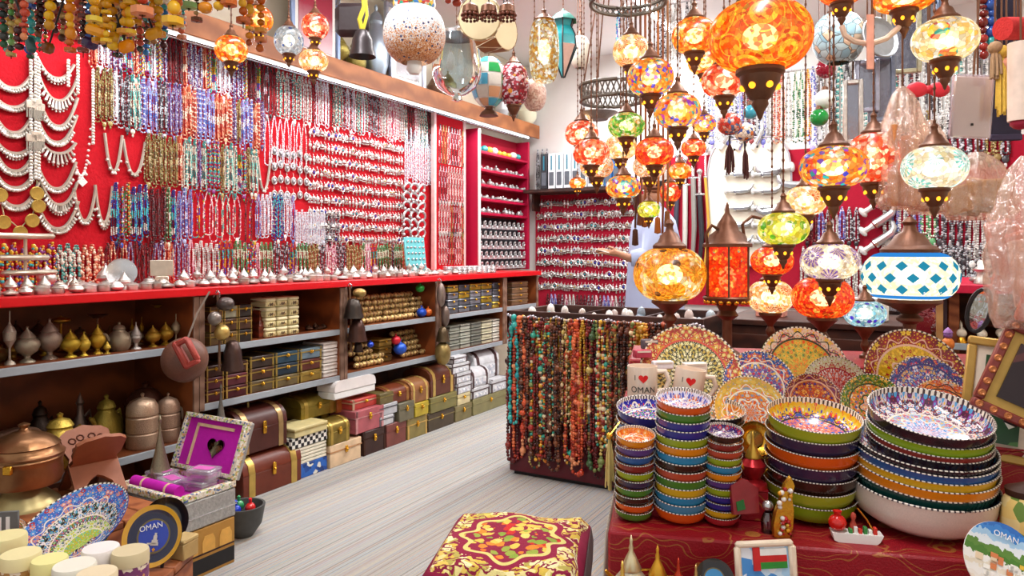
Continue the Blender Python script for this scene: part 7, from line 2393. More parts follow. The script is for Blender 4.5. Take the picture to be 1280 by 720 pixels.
def stand_frame(px, py, wpx, hpx, d, yaw, roll, frame, inner, pic, label, studs=False):
    k = d / F
    w, h = wpx * k, hpx * k
    p = P(px, py, d)
    t = thing('framed_picture', label, 'picture', p, rot=(Matrix.Rotation(yaw, 4, 'Z') @ R('Y', roll) @ R('X', -12)).to_euler())
    mw = .022
    for x, z, sx, sz in ((0, h / 2 - mw, w, mw), (0, -h / 2, w, mw), (-w / 2 + mw / 2, -h / 2 + mw, mw, h - 2 * mw), (w / 2 - mw / 2, -h / 2 + mw, mw, h - 2 * mw)):
        obj('frame_bar', MB().box(x, 0, z, sx, .024, sz, .004).build('frame_bar', frame), t)
        if studs:
            mb = MB()
            n_ = max(2, int(max(sx, sz) / .03))
            for i in range(n_):
                f_ = (i + .5) / n_ - .5
                q = (x + f_ * sx, -.013, z + sz / 2) if sx > sz else (x, -.013, z + sz / 2 + f_ * sz)
                mb.lathe([(.009, 0), (.006, .004), (.002, .002), (0, .004)], 10, T(*q) @ R('X', 90))
            obj('studs', mb.build('studs', simple('copper_studs', C('c07848'), .35, .5)), t)
    obj('mount', MB().box(0, .004, -h / 2 + mw * .6, w - mw * 1.2, .008, h - mw * 1.2).build('mount', inner), t)
    obj('picture', MB().box(0, -.003, -h / 2 + mw * 2, w - mw * 4, .006, h - mw * 4).build('picture', pic), t)
    obj('strut', MB().box(0, .03, -h / 2, .03, .006, h * .7, .001, M=R('X', -10)).build('strut', M_black), t)
    return t


stand_frame(1252, 500, 84, 150, 1.85, -.5, 6, M_goldframe, simple('cream_mount', C('ead8c4'), .5), mottled('green_picture', CL('2a5a2c 3a6a34 d8d8d0 24482a 4a7a3c'), 14), 'cream and gold frame with a green picture by the plates')
stand_frame(1290, 475, 100, 120, 1.72, -.4, 24, simple('maroon_frame', C('7a3028'), .4), M_goldframe, mottled('dark_picture', CL('3a2428 5a3030 d8c040 4a6a30 2a1c20 c04030'), 12), 'tilted maroon frame with copper studs by the plates', True)
stand_frame(1276, 560, 60, 60, 1.92, -.45, 8, simple('pale_frame', C('d8c4b4'), .5), M_white, simple('grey_picture', C('5a5a54'), .6), 'small pale frame under the tilted maroon frame')
t = thing('cloth_block', 'red cloth covered block behind the painted jar lifting the frames', 'block', (P(1278, 600, 1.86).x, 1.86, TZ1), TA)
obj('block', MB().box(0, 0, 0, .2, .12, .2, .004).build('block', M_cloth_red), t)
obj('cover', MB().box(0, 0, .2, .204, .124, .004).build('cover', M_cloth_red), t)
t = thing('painted_jar', 'cream jar painted with green leaves at the table end', 'jar', (P(1283, 640, 1.70).x, 1.70, TZ1), 0)
obj('body', MB().lathe([(0, 0), (.05, 0), (.055, .02), (.05, .11), (.04, .125)], 24).build('body', mottled('leaf_glaze', CL('e8c878 e8d090 6a8a38 e8cc80 e8c878'), 30)), t)
obj('lid', MB().lathe([(.042, .125), (.044, .14), (.02, .15), (0, .16)], 20).build('lid', M_darkwood), t)

# ================================================================ end wall, right part
me, p = room_box('felt_board', -2.1, 1.25, V_BACK - .03, V_BACK - .002, .75, 2.02, M_darkred)
tag(obj('felt_board', me, None, p, RB), 'wide crimson felt board behind the daggers and silver strands', 'display board')
VB = V_BACK - .05
# cream board with daggers
ua, ub = u_of(884, VB), u_of(990, VB)
z0, z1 = z_v(930, 332, VB), z_v(930, 172, VB)
t = thing('dagger_board', 'cream felt board with rounded sides showing silver daggers', 'display board', W((ua + ub) / 2, V_BACK - .045, z0), RB)
bw, bh = ub - ua, z1 - z0
out = []
for i in range(24):
    a = 2 * PI * i / 24
    sx = abs(math.cos(a)) ** .5 * (1 if math.cos(a) > 0 else -1)
    sz_ = abs(math.sin(a)) ** .5 * (1 if math.sin(a) > 0 else -1)
    out.append((sx * bw / 2, bh / 2 + sz_ * bh / 2))
obj('board', MB().prism(out, -.008, .012).build('board', simple('cream_felt', C('e8e0cc'), .9, 0, .05)), t)
obj('edging', MB().tube([(x, -.01, z) for x, z in out], .008, 5, closed=True).build('edging', simple('grey_braid', C('a8a0a8'), .8)), t)


def dagger_parts():
    sheath = [(-.02, 0, .0), (-.10, 0, .0), (-.16, 0, .004), (-.20, 0, .03), (-.215, 0, .075)]
    a = MB().tube(sheath, [.034, .032, .029, .022, .014], 8)
    b = MB().tube([(.0, 0, 0), (.03, 0, 0), (.075, 0, 0)], [.026, .019, .022], 8).ball((.088, 0, .004), (.024, .022, .046), 1)
    c = MB().tube([(-.03, -.0, 0), (-.01, 0, 0)], [.038, .038], 8).ball((-.10, -.018, .0), .008, 0).ball((-.14, -.016, 0), .008, 0)
    sl = simple('dagger_silver', C('c4c8ca'), .3, .7, .3, 60)
    return a.build('sheath', sl), b.build('hilt', simple('dagger_hilt', C('dcdcd8'), .35, .3, .2)), c.build('belt_ring', M_chrome)


DG = dagger_parts()


def dagger(loc, rz, roll, label, sc, flip=False):
    t = thing('dagger', label, 'dagger', loc, rz, 'silver daggers on the end wall', rot=(0, math.radians(roll), rz), sc=(-sc if flip else sc, sc, sc))
    for nm, m in zip(('sheath', 'hilt', 'belt_ring'), DG):
        obj(nm, m, t)


for r in range(5):
    for c in range(2):
        px, py = 918 + c * 34, 218 + r * 21
        dagger(W(u_of(px, VB), V_BACK - .08, z_v(px, py, VB)), RB, 0, 'curved silver dagger laid level on the cream board', .72, True)
for i, (px, py) in enumerate(((978, 212), (1004, 232), (978, 262), (1000, 282), (980, 300))):
    dagger(W(u_of(px, VB), V_BACK - .08, z_v(px, py, VB)), RB, -8 + 14 * (i % 2), 'silver dagger slanted on the crimson board beside the cream board', .9)
for i in range(5):
    px, py = 1092, 258 + i * 24
    dagger(W(u_of(px, VB), V_BACK - .08, z_v(px, py, VB)), RB, -35, 'thick silver dagger hung steeply in the column beside the silver strands', .95, True)
# dagger cradle arc above
for i, px in enumerate((905, 925, 945, 965)):
    p = W(u_of(px, VB), V_BACK - .07, z_v(px, 180, VB))
    t = thing('horn_dagger', 'upright horned silver dagger over the cream board', 'dagger', p, RB, 'horned daggers over the cream board')
    obj('sheath', memo('hs', lambda: MB().tube([(0, 0, 0), (.03, 0, .05), (.05, 0, .12), (.04, 0, .18)], [.02, .018, .014, .006], 8).build('sheath', M_chrome)), t)
    obj('hilt', memo('hh', lambda: MB().tube([(0, 0, 0), (-.03, 0, -.04)], [.018, .022], 8).build('hilt', M_white)), t)
# swords leaning left of the cream board
for i, (px, top, bot, c, nm) in enumerate(((846, 195, 345, '3a3a48', 'dark sheathed sword beside the salesman'), (856, 200, 350, 'c4c0b8', 'silver sword beside the dark one'), (866, 190, 345, '8a8680', 'grey curved sword on the end wall'), (874, 215, 350, '2a2a30', 'black sheathed sword on the end wall'), (881, 190, 340, 'c89a3a', 'thin golden staff beside the cream board'))):
    zz0, zz1 = z_v(px, bot, VB), z_v(px, top, VB)
    t = thing('sword', nm, 'sword', W(u_of(px, VB), V_BACK - .08, zz0), RB)
    H = zz1 - zz0
    rr = .012 if i == 4 else .022
    obj('scabbard', MB().tube([(0, 0, 0), (.01 * i, 0, H * .4), (.012, 0, H * .78)], [rr * .6, rr, rr], 8).build('scabbard', M_paint), t, color=C(c))
    obj('hilt', MB().tube([(.012, 0, H * .8), (.012, 0, H)], [rr * .7, rr * .6], 8).ball((.012, 0, H), rr * 1.2, 1).build('hilt', M_chrome), t)
    obj('guard', MB().box(.012, 0, H * .78, .09 if i != 4 else .03, .02, .018, .005).build('guard', M_chrome), t)
# silver strands columns
def deck(px0, px1, zt, L, pals, where, step=.045, v=VB, br=.0065, w=.04):
    u0, u1 = u_of(px0, v), u_of(px1, v)
    n_ = max(1, int((u1 - u0) / step))
    rn = random.Random(px0)
    for i in range(n_):
        pal = rn.choice(pals)
        me = memo(('dk', pal, L, w), lambda: strand_mesh(pal, w, L, br, len(pal) * 3 + int(L * 50), 0, 2, True))
        FAR.append((me, W(u0 + (i + .5) * (u1 - u0) / n_, v, zt + rn.uniform(-.02, .02)), RB))


deck(1005, 1075, z_v(1040, 262, VB), .26, ['charcoal and silver', 'silver', 'charcoal and silver', 'dark garnet', 'lilac and blue'], 'on the end wall behind the cream lamp')
deck(1000, 1078, z_v(1040, 310, VB), .40, ['charcoal and silver', 'silver'], 'low on the end wall behind the red lamp')
deck(1105, 1180, z_v(1140, 240, VB), .34, ['silver', 'charcoal and silver', 'silver', 'green and ivory', 'lilac and blue'], 'on the end wall above the diamond lamp', br=.009, w=.05)
deck(1180, 1262, z_v(1220, 265, VB), .34, ['silver', 'charcoal and silver', 'silver'], 'on the end wall above the silver domes', br=.009, w=.05)
deck(1100, 1262, z_v(1180, 305, VB), .24, ['silver', 'charcoal and silver'], 'low on the end wall behind the diamond lamp', br=.008)
deck(880, 965, 2.62, .50, ['charcoal and silver', 'silver', 'lilac and blue', 'dark garnet'], 'high on the end wall over the daggers', br=.008, w=.05)
deck(1012, 1090, 2.66, .62, ['silver', 'teal and ivory', 'lilac and blue', 'charcoal and silver'], 'high on the end wall behind the mirrors', br=.008, w=.05, v=VB - .02)
deck(1112, 1262, 2.72, .62, ['charcoal and silver', 'silver', 'teal and ivory', 'silver', 'dark garnet'], 'high on the end wall behind the card packet', br=.009, w=.05)
deck(1100, 1262, 2.22, .34, ['silver', 'charcoal and silver', 'olive and bronze'], 'on the end wall behind the hanging bags', br=.009, w=.05)
# bundles of long coloured strands hanging in the room
VH = 4.6
for grp, (px0, px1, py, py1, pals, where) in enumerate(((966, 1014, 90, 178, ['olive and bronze', 'amber', 'green and ivory', 'coral and sand', 'silver', 'mustard'], 'in the long coloured bunch under the silver cap'), (820, 868, 5, 75, ['charcoal and silver', 'silver', 'dark garnet'], 'in the sparkling curtain behind the lamps'), (772, 790, 15, 60, ['navy and turquoise', 'charcoal and silver'], 'in the dark chain bunch by the bright ceiling'))):
    u0, u1 = u_of(px0, VH), u_of(px1, VH)
    zt, zb = z_v((px0 + px1) / 2, py, VH), z_v((px0 + px1) / 2, py1, VH)
    n_ = int((u1 - u0) / .032)
    rn = random.Random(grp)
    L = round(zt - zb, 2)
    for i in range(n_):
        pal = rn.choice(pals)
        me = memo(('hang', pal, L), lambda: strand_mesh(pal, .03, L, .006, len(pal), 0, 2))
        tag(obj('bead_strand', me, None, W(u0 + (i + .5) * (u1 - u0) / n_, VH + rn.uniform(-.03, .03), zt), RB), '%s strand %s' % (pal, where), 'bead strand', 'strands ' + where)
    t = thing('strand_rail', 'thin ceiling rail carrying the strands ' + where, 'rail', W((u0 + u1) / 2, VH, zt), RB)
    obj('bar', MB().tube([(-(u1 - u0) / 2 - .02, 0, .005), ((u1 - u0) / 2 + .02, 0, .005)], .006, 6).build('bar', M_chrome), t)
    obj('drop_rod', MB().tube([(0, 0, .005), (0, 0, max(.02, Z_CEIL - zt))], .004, 5).build('drop_rod', M_chrome), t)
# green, white and red ornaments
for px, py, r_, c, nm in ((1024, 147, 11, '1a8a3a', 'dark green glass ball hanging before the end wall'), (1031, 124, 12, 'e4ece4', 'white pearl ball hanging before the end wall'), (1032, 86, 12, '8a1028', 'ruby red glass ball under the pale blue bowl lamp'), (938, 140, 9, '3a9ab0', 'speckled turquoise ball behind the biggest spiral lamp')):
    d = 4.0
    t = thing('glass_ball', nm, 'ornament', P(px, py, d))
    obj('ball', MB().ball((0, 0, 0), r_ * d / F, 3).build('ball', M_glaze), t, color=C(c))
    obj('cap', MB().lathe([(.02, 0), (.016, .02), (0, .024)], 10, T(0, 0, r_ * d / F * .93)).build('cap', M_bronze), t)
    obj('cord', MB().tube([(0, 0, r_ * d / F), (0, 0, Z_CEIL - P(px, py, d).z)], .003, 4).build('cord', M_bronze), t)

# ---- right counter with silver domes, cabinet below with small snow globes
t = thing('side_counter', 'red edged side counter with open shelf in the right corner', 'counter', W(.62, 4.95, 0), RB)
obj('top', MB().box(0, 0, .99, 1.1, 1.3, .045, .004).build('top', simple('crimson_top', C('c00838'), .45)), t)
obj('back_panel', MB().box(0, .6, 0, 1.06, .03, .985).build('back_panel', M_brownwood), t)
for s in (-1, 1):
    obj('side_panel', MB().box(s * .52, 0, 0, .03, 1.2, .985).build('side_panel', wood('tan_side', C('a07040'), C('b88850'), 2.0)), t)
sh_ = obj('shelf', MB().box(0, -.02, .70, 1.0, 1.1, .025).build('shelf', M_brownwood), t)
obj('edge_strip', MB().box(0, -.58, .695, 1.0, .014, .034, .002).build('edge_strip', M_edge), sh_)
rn = random.Random(8)
M_ = Matrix.Translation(W(.62, 4.95, 0)) @ Matrix.Rotation(RB, 4, 'Z')
for i in range(16):
    k = rn.choice(('urn', 'cone', 'round', 'dallah', 'squat'))
    q = M_ @ Vector((-.46 + (i % 8) * .13, -.55 + .2 * (i // 8), 1.036))
    vessel('silver_dome', k, M_silver, .05, q, rn.choice(SIL), {'urn': 'silver urn', 'cone': 'pointed silver censer', 'round': 'round silver pot', 'dallah': 'silver coffee pot', 'squat': 'squat silver dish'}[k] + ' on the right corner counter', 'pot', 'silver vessels on the right counter')
for i in range(14):
    q = M_ @ Vector((-.42 + (i % 7) * .09, -.52 + .12 * (i // 7), .726))
    t = thing('snow_globe', 'tiny gilt snow globe on the shelf of the right counter', 'ornament', q, 0, 'snow globes on the right shelf')
    obj('base', memo('sgb', lambda: MB().lathe([(0, 0), (.024, 0), (.02, .02), (.015, .03)], 12).build('base', M_gold)), t)
    obj('globe', memo('sgg', lambda: MB().ball((0, 0, .05), .024, 2).lathe([(.006, .07), (.003, .1), (0, .11)], 8).build('globe', simple('pearly_glass', C('e8dcc8'), .2))), t)
p = M_ @ Vector((-.40, -.62, .726))
t = thing('snowman_figure', 'little striped figure with an orange body at the shelf edge', 'figure', P(1185, 430, 3.2), 0)
obj('body', MB().ball((0, 0, 0), (.026, .026, .03), 2).build('body', simple('orange_body', C('d87828'), .5)), t)
obj('head', MB().ball((0, 0, .04), .018, 2).lathe([(.02, .05), (.014, .062), (0, .075)], 12).build('head', simple('violet_hat', C('8a5a9a'), .5)), t)
obj('base', MB().lathe([(.02, -.03), (.022, -.05), (0, -.05)], 12).build('base', M_white), t)
t = thing('snowman_post', 'slim wooden post carrying the little striped figure', 'post', (P(1185, 430, 3.2).x, 3.2, 0))
hz = P(1185, 430, 3.2).z - .05
obj('post', MB().box(0, 0, 0, .05, .05, hz - .012, .004).build('post', M_brownwood), t)
obj('cap', MB().box(0, 0, hz - .0115, .07, .07, .011, .003).build('cap', M_brownwood), t)
# oval black mirror on the right counter edge
t = thing('oval_mirror', 'oval black framed mirror leaning on the right counter', 'mirror', P(1224, 388, 3.3), rot=(0, math.radians(14), math.radians(-50)))
obj('frame', MB().tube([(.045 * math.cos(a), 0, .1 * math.sin(a)) for a in [2 * PI * i / 24 for i in range(24)]], .01, 6, closed=True).build('frame', M_black), t)
obj('glass', MB().lathe([(0, 0), (1, 0), (1, .02), (0, .02)], 24, Matrix.Diagonal((.042, .008, .096, 1)) @ R('X', 90)).build('glass', simple('grey_mirror', C('c8ccd0'), .05, 1, .03)), t)
# wood framed mirror behind the diamond lamp
t = thing('wall_mirror', 'tall mirror with a wide wooden frame behind the diamond lamp', 'mirror', W(u_of(1138, 4.45), 4.45, z_v(1138, 425, 4.45) - .3), RB)
for x, z, sx, sz in ((-.2, 0, .05, .62), (.2, 0, .05, .62), (0, .57, .36, .05), (0, 0, .36, .05)):
    obj('frame_bar', MB().box(x, 0, z, sx, .03, sz, .004).build('frame_bar', M_redwood), t)
obj('inner_frame', MB().box(0, .006, .03, .34, .012, .56).build('inner_frame', simple('plum_frame', C('5a4450'), .4)), t)
obj('glass', MB().box(0, -.002, .08, .24, .008, .46).build('glass', simple('mirror_plain', C('c8ccd8'), .05, 1, .03)), t)
obj('stand', MB().box(0, .06, -(z_v(1138, 425, 4.45) - .3), .3, .1, (z_v(1138, 425, 4.45) - .3)).build('stand', M_darkwood), t)
# dark low cabinet beside the necklace stand
t = thing('dark_cabinet', 'dark brown low cabinet behind the sunflower lamp', 'cabinet', W(-.43, 3.95, 0), RB)
obj('body', MB().box(0, 0, 0, .8, .6, .84, .004).build('body', M_darkwood), t)
obj('top', MB().box(0, 0, .841, .84, .64, .03, .004).build('top', M_darkwood), t)
for x in (-.2, .2):
    dr = obj('door', MB().box(x, -.305, .06, .36, .02, .74, .004).build('door', M_darkwood), t)
    obj('knob', MB().ball((x + .14, -.325, .45), .014, 1).build('knob', M_gold), dr)
for i, (x, y, c, nm) in enumerate(((-.2, -.1, 'e8a090', 'pink carton on the dark low cabinet'), (.05, .05, 'c8d8e0', 'pale blue carton on the dark low cabinet'), (.25, -.12, 'e8e4dc', 'white carton on the dark low cabinet'))):
    M_ = Matrix.Translation(W(-.45, 3.95, .872)) @ Matrix.Rotation(RB, 4, 'Z')
    t = thing('carton', nm, 'box', M_ @ Vector((x, y, 0)), RB + .2 * i)
    obj('body', MB().box(0, 0, 0, .14, .1, .09, .004).build('body', M_paint), t, color=C(c))
    obj('lid', MB().box(0, 0, .0905, .144, .104, .02, .004).build('lid', M_paint), t, color=C(c))

# ================================================================ hanging goods at the right front
n = NT('bag_plastic')
g = n.n('BsdfGlossy', {0: (1, 1, 1, 1), 1: .15})
tr = n.n('BsdfTransparent', {0: C('fbeae0')})
df = n.n('BsdfDiffuse', {0: C('f8d8c4')})
nb = n.n('Bump', {'Height': n.noise(n.obj(), 18, 5), 'Strength': .9, 'Distance': .05})
n.put(g.inputs['Normal'], nb.outputs[0])
m1 = n.n('MixShader', {0: .24, 1: tr.outputs[0], 2: df.outputs[0]})
m2 = n.n('MixShader', {0: .2, 1: m1.outputs[0], 2: g.outputs[0]})
n.t.links.new(m2.outputs[0], n.out.inputs[0])
M_bag = n.m


def bag(px, y0, y1, wpx, d, label, seed, fill=None, n_fill=5, shape='roll'):
    """gathered plastic bag with its goods inside, hung by a cord"""
    rn = random.Random(seed)
    k = d / F
    H, r = (y1 - y0) * k, wpx / 2 * k
    p = P(px, y1, d)
    t = thing('plastic_bag', label, 'bag', p)
    vs, fs = [], []
    N, Mh = 44, 14
    for j in range(Mh + 1):
        f = j / Mh
        prof = .12 + .88 * min(1, (1 - f) * 2.2) ** .6 if f > .55 else 1.0 - .1 * abs(f - .3)
        if j == 0:
            prof *= .8
        for i in range(N):
            a = 2 * PI * i / N
            q = r * prof * (1 + rn.uniform(-.08, .08) + .16 * math.sin(5 * a + seed + 2 * f) + .1 * math.sin(11 * a - 3 * f))
            vs.append((q * math.cos(a), q * .6 * math.sin(a), f * H))
    for j in range(Mh):
        for i in range(N):
            fs.append((j * N + i, j * N + (i + 1) % N, (j + 1) * N + (i + 1) % N, (j + 1) * N + i))
    fs.append(tuple(range(N))[::-1])
    obj('wrap', MB().add(vs, fs).build('wrap', M_bag, sharp=3), t)
    if fill:
        for i in range(n_fill):
            x_ = (i - (n_fill - 1) / 2) / n_fill * 1.3 * r
            c = fill[i % len(fill)]
            if shape == 'roll':
                obj('roll', MB().tube([(0, 0, .03 * H), (0, 0, H * rn.uniform(.5, .68))], r * .7 / n_fill * 1.5, 8).build('roll', M_cloth), t, (x_, rn.uniform(-.2, .2) * r, 0), color=c)
            else:
                obj('packet', MB().box(0, 0, 0, r * .8, .02, H * .4, .006, M=R('Y', rn.uniform(-20, 20))).build('packet', M_cloth), t, (x_, rn.uniform(-.2, .2) * r, H * rn.uniform(.03, .25)), color=c)
    obj('cord', MB().tube([(0, 0, H), (0, 0, max(H + .02, Z_CEIL - p.z))], .003, 5).build('cord', M_bronze), t)
    return t


bag(1128, 108, 262, 58, 2.25, 'peach plastic bag of rolled tan straps beside the red beaded lamp', 1, CL('d89058 e8b080 c87a48'))
bag(1162, 150, 268, 54, 2.35, 'gathered plastic bag with a red bow beside the card packet', 2, CL('c8a070 b88858 e8c8a0'))
bag(1222, 190, 275, 78, 2.1, 'low hanging plastic bag of folded tan packets', 3, CL('c89a5c 8a6a3c d8b078 a8834c'), 5, 'packet')
bag(1282, 195, 410, 84, 1.75, 'large clear bag of coral coloured goods at the right edge', 4, CL('e88870 e8a090 d87058 f0c0b0'), 6, 'packet')
t = thing('red_bow', 'red ribbon bow tied on the gathered plastic bag', 'bow', P(1160, 112, 2.3))
for s in (-1, 1):
    obj('loop', MB().ball((s * .035, 0, 0), (.035, .014, .024), 2).build('loop', simple('red_ribbon', C('e03040'), .6)), t)
obj('knot', MB().ball((0, 0, 0), .014, 1).build('knot', simple('red_knot', C('c82838'), .6)), t)
obj('cord', MB().tube([(0, 0, 0), (0, 0, Z_CEIL - P(1160, 112, 2.3).z)], .003, 4).build('cord', M_bronze), t)
# card packet
d = 1.95
k = d / F
t = thing('card_packet', 'pale card packet with a hanging hole below the cream lamp', 'packet', P(1214, 134, d), rot=(0, math.radians(4), -.1))
obj('card', MB().box(0, 0, -38 * k, 46 * k, .012, 76 * k, .004).build('card', simple('pale_card', C('e8d8c8'), .5, 0, .05)), t)
obj('sleeve', MB().box(0, 0, -39 * k, 48 * k, .02, 79 * k, .004).build('sleeve', M_plastic), t)
obj('tag_mark', MB().box(0, -.011, -24 * k, 3 * k, .002, 3 * k).build('tag_mark', M_black), t)
obj('cord', MB().tube([(0, 0, 38 * k), (0, 0, Z_CEIL - P(0, 134, d).z)], .003, 4).build('cord', M_bronze), t)
# dark banner with writing
t = thing('dark_banner', 'dark blue cloth strip hanging behind the card packet', 'banner', P(1257, 176, 2.2), -.2)
hb = Z_CEIL - P(1257, 176, 2.2).z
obj('cloth', MB().box(0, 0, 0, 34 * 2.2 / F, .012, hb, .003).build('cloth', simple('dark_blue_cloth', C('2a2438'), .8)), t)
obj('hem', MB().box(0, 0, 0, 36 * 2.2 / F, .016, .02, .003).build('hem', simple('dark_hem', C('3a3048'), .8)), t)
# red bead string and turquoise bead string beside the banner
for px, by, pal, brp, nm in ((1229, 70, 'coral orange', 5, 'deep red'), (1239, 60, 'turquoise and blue', 6, 'turquoise')):
    d = 2.1
    top = P(px, -60, d).z
    tag(obj('big_bead_string', string_mesh(px, top - P(px, by, d).z, BIGP[pal] if pal != 'coral orange' else CL('8a2018 a83028 701810'), brp * d / F), None, P(px, -60, d)), nm + ' bead string hanging beside the dark banner', 'bead string')
# tan tassels
for i, (px, y0, y1, c, nm) in enumerate(((1252, 60, 145, 'd8b048', 'yellow ochre tassel hanging before the dark banner'), (1258, 75, 125, 'e0987a', 'salmon tassel hanging before the dark banner'), (1268, 105, 150, 'd8a030', 'golden tassel at the edge of the dark banner'), (1244, 55, 100, 'a88868', 'brown tassel at the edge of the dark banner'))):
    d = 1.9
    k = d / F
    p = P(px, y0, d)
    t = thing('yarn_tassel', nm, 'tassel', p)
    mb = MB()
    rn = random.Random(i)
    for q in range(24):
        a, rr = rn.uniform(0, 6.3), rn.uniform(0, 7) * k
        mb.tube([(0, 0, 0), (rr * .8 * math.cos(a), rr * .8 * math.sin(a), -(y1 - y0) * k * .4), (rr * math.cos(a), rr * math.sin(a), -(y1 - y0) * k * rn.uniform(.85, 1))], .004, 4)
    obj('yarn', mb.build('yarn', M_cloth), t, color=C(c))
    obj('knot', MB().ball((0, 0, -.01), .018, 1).build('knot', M_cloth), t, color=C(c))
    obj('cord', MB().tube([(0, 0, 0), (0, 0, max(.05, Z_CEIL - p.z))], .003, 4).build('cord', M_bronze), t)
t = thing('red_cushion_roll', 'red padded roll hanging at the upper right edge', 'roll', P(1272, 38, 1.8), .3)
obj('roll', MB().tube([(-.05, 0, 0), (.06, 0, .01)], .028, 14).build('roll', M_cloth), t, color=C('c83030'))
obj('cord', MB().tube([(0, 0, .02), (0, 0, Z_CEIL - P(0, 38, 1.8).z)], .003, 4).build('cord', M_bronze), t)
t = thing('paper_scroll', 'pale wrapped scroll hanging at the right edge', 'scroll', P(1276, 100, 1.75), 0)
obj('scroll', MB().tube([(0, 0, -.1), (0, 0, .09)], .028, 14).build('scroll', simple('pale_wrap', C('e8d0c0'), .5)), t)
obj('cap', MB().ball((0, 0, -.105), (.024, .024, .016), 1).build('cap', simple('crimson_cap', C('a01838'), .5)), t)
obj('cord', MB().tube([(0, 0, .09), (0, 0, Z_CEIL - P(0, 100, 1.75).z)], .003, 4).build('cord', M_bronze), t)
# curved pale branch with a salmon ribbon
d = 1.9
k = d / F
t = thing('curved_branch', 'pale curved wooden branch hanging below the upper lamps', 'branch', P(1090, 40, d))
pts = [(-38, 0, 8), (-34, 0, -4), (-22, 0, -12), (-2, 0, -15), (18, 0, -8), (34, 0, 6), (42, 0, 22)]
obj('branch', MB().tube([(x * k, 0, z * k) for x, y, z in pts], [3.5 * k] * 6 + [2 * k], 8).build('branch', simple('pale_bark', C('e0c0a8'), .6)), t)
obj('ribbon', MB().box(-5 * k, -.012, -48 * k, 9 * k, .004, 68 * k, .001).build('ribbon', simple('salmon_ribbon', C('e8a088'), .6)), t)
obj('cord', MB().tube([(0, 0, -12 * k), (0, 0, Z_CEIL - P(0, 40, d).z)], .003, 4).build('cord', M_bronze), t)
# pale blue bowl lamp and round tray
t = lamp(1048, 48, 62, 62, 3.0, mosaic('pale_blue_crackle', CL('a8d0e0 c8e4ec b8dce8 e8c8a8 98c4d8'), 22, .6, lit=False), 'pale blue crackled bowl lamp behind the curved branch', lit=False, cap=True, cup=False)
t = thing('round_tray', 'round grey metal tray hanging behind the salmon ribbon', 'tray', P(1098, 48, 2.9), rot=(math.radians(78), 0, .3))
obj('tray', MB().lathe([(0, 0), (.075, .004), (.085, .015), (.088, .012), (.078, -.006), (0, -.01)], 28).build('tray', simple('tray_grey', C('a8acb0'), .4, .5)), t)
zt_ = P(0, 48, 2.9).z
obj('cord', MB().tube([(0, .08, 0), (0, .08 + (Z_CEIL - zt_ - .08) * math.cos(math.radians(12)), (Z_CEIL - zt_ - .08) * math.sin(math.radians(12)))], .003, 4).build('cord', M_bronze), t)
# silver frames hanging in the background
for i, (px, y0, y1, wpx, c, nm) in enumerate(((1084, 75, 140, 15, 'b8b8c8', 'narrow silver framed mirror hanging left of the tall bag'), (1102, 70, 152, 17, '98a0b4', 'blue grey framed mirror hanging beside the narrow one'), (1130, 10, 92, 22, 'c8c0a0', 'pale gold framed mirror hanging behind the orange lamp'), (1155, 0, 60, 22, '6a7890', 'dark blue framed mirror hanging behind the cream lamp'), (1066, 100, 180, 12, 'd8d0c8', 'white framed mirror hanging left of the silver ones'))):
    d = 3.0
    k = d / F
    p = P(px, y1, d)
    t = thing('framed_mirror', nm, 'mirror', p, -.35)
    w_, h_ = wpx * k * 1.5, (y1 - y0) * k
    for x, z, sx, sz in ((-w_ / 2, 0, .018, h_), (w_ / 2, 0, .018, h_), (0, 0, w_ - .018, .018), (0, h_ - .018, w_ - .018, .018)):
        obj('frame_bar', MB().box(x, 0, z, sx, .025, sz, .003).build('frame_bar', M_silver), t, color=C(c))
    obj('glass', MB().box(0, .006, .01, w_ - .01, .006, h_ - .02).build('glass', simple('dull_mirror', C('a8a8b4'), .15, .9, .1)), t)
    obj('cord', MB().tube([(0, 0, h_ - .01), (0, 0, max(h_ + .02, Z_CEIL - p.z))], .003, 4).build('cord', M_bronze), t)
# leather straps hanging before the salesman
for i, (px, y0, y1, c) in enumerate(((800, 195, 260, '6a3a20'), (806, 190, 262, '8a4a24'), (822, 195, 270, 'a05a20'), (828, 200, 292, '7a4020'), (834, 195, 262, '8a5a34'), (794, 215, 285, '4a2a1c'))):
    d = 3.4
    p = P(px, y0, d)
    t = thing('leather_strap', 'brown leather strap with a tassel end hanging under the red lamps', 'strap', p, 0, 'leather straps under the red lamps')
    ln = (y1 - y0) * d / F
    obj('strap', MB().tube([(0, 0, Z_CEIL - p.z), (.004, 0, -ln * .5), (0, 0, -ln)], .0055, 6).build('strap', M_cloth), t, color=C(c))
    obj('tassel_end', MB().lathe([(0, 0), (.012, -.01), (.016, -.08), (0, -.085)], 10, T(0, 0, -ln)).build('tassel_end', M_cloth), t, color=C(c))

# ================================================================ the salesman
X0, Y0 = (818 - 640) / F * 5.15, 5.15
t = thing('person', 'person in a pale blue robe holding out a small paper', 'person', (X0, Y0, 0))


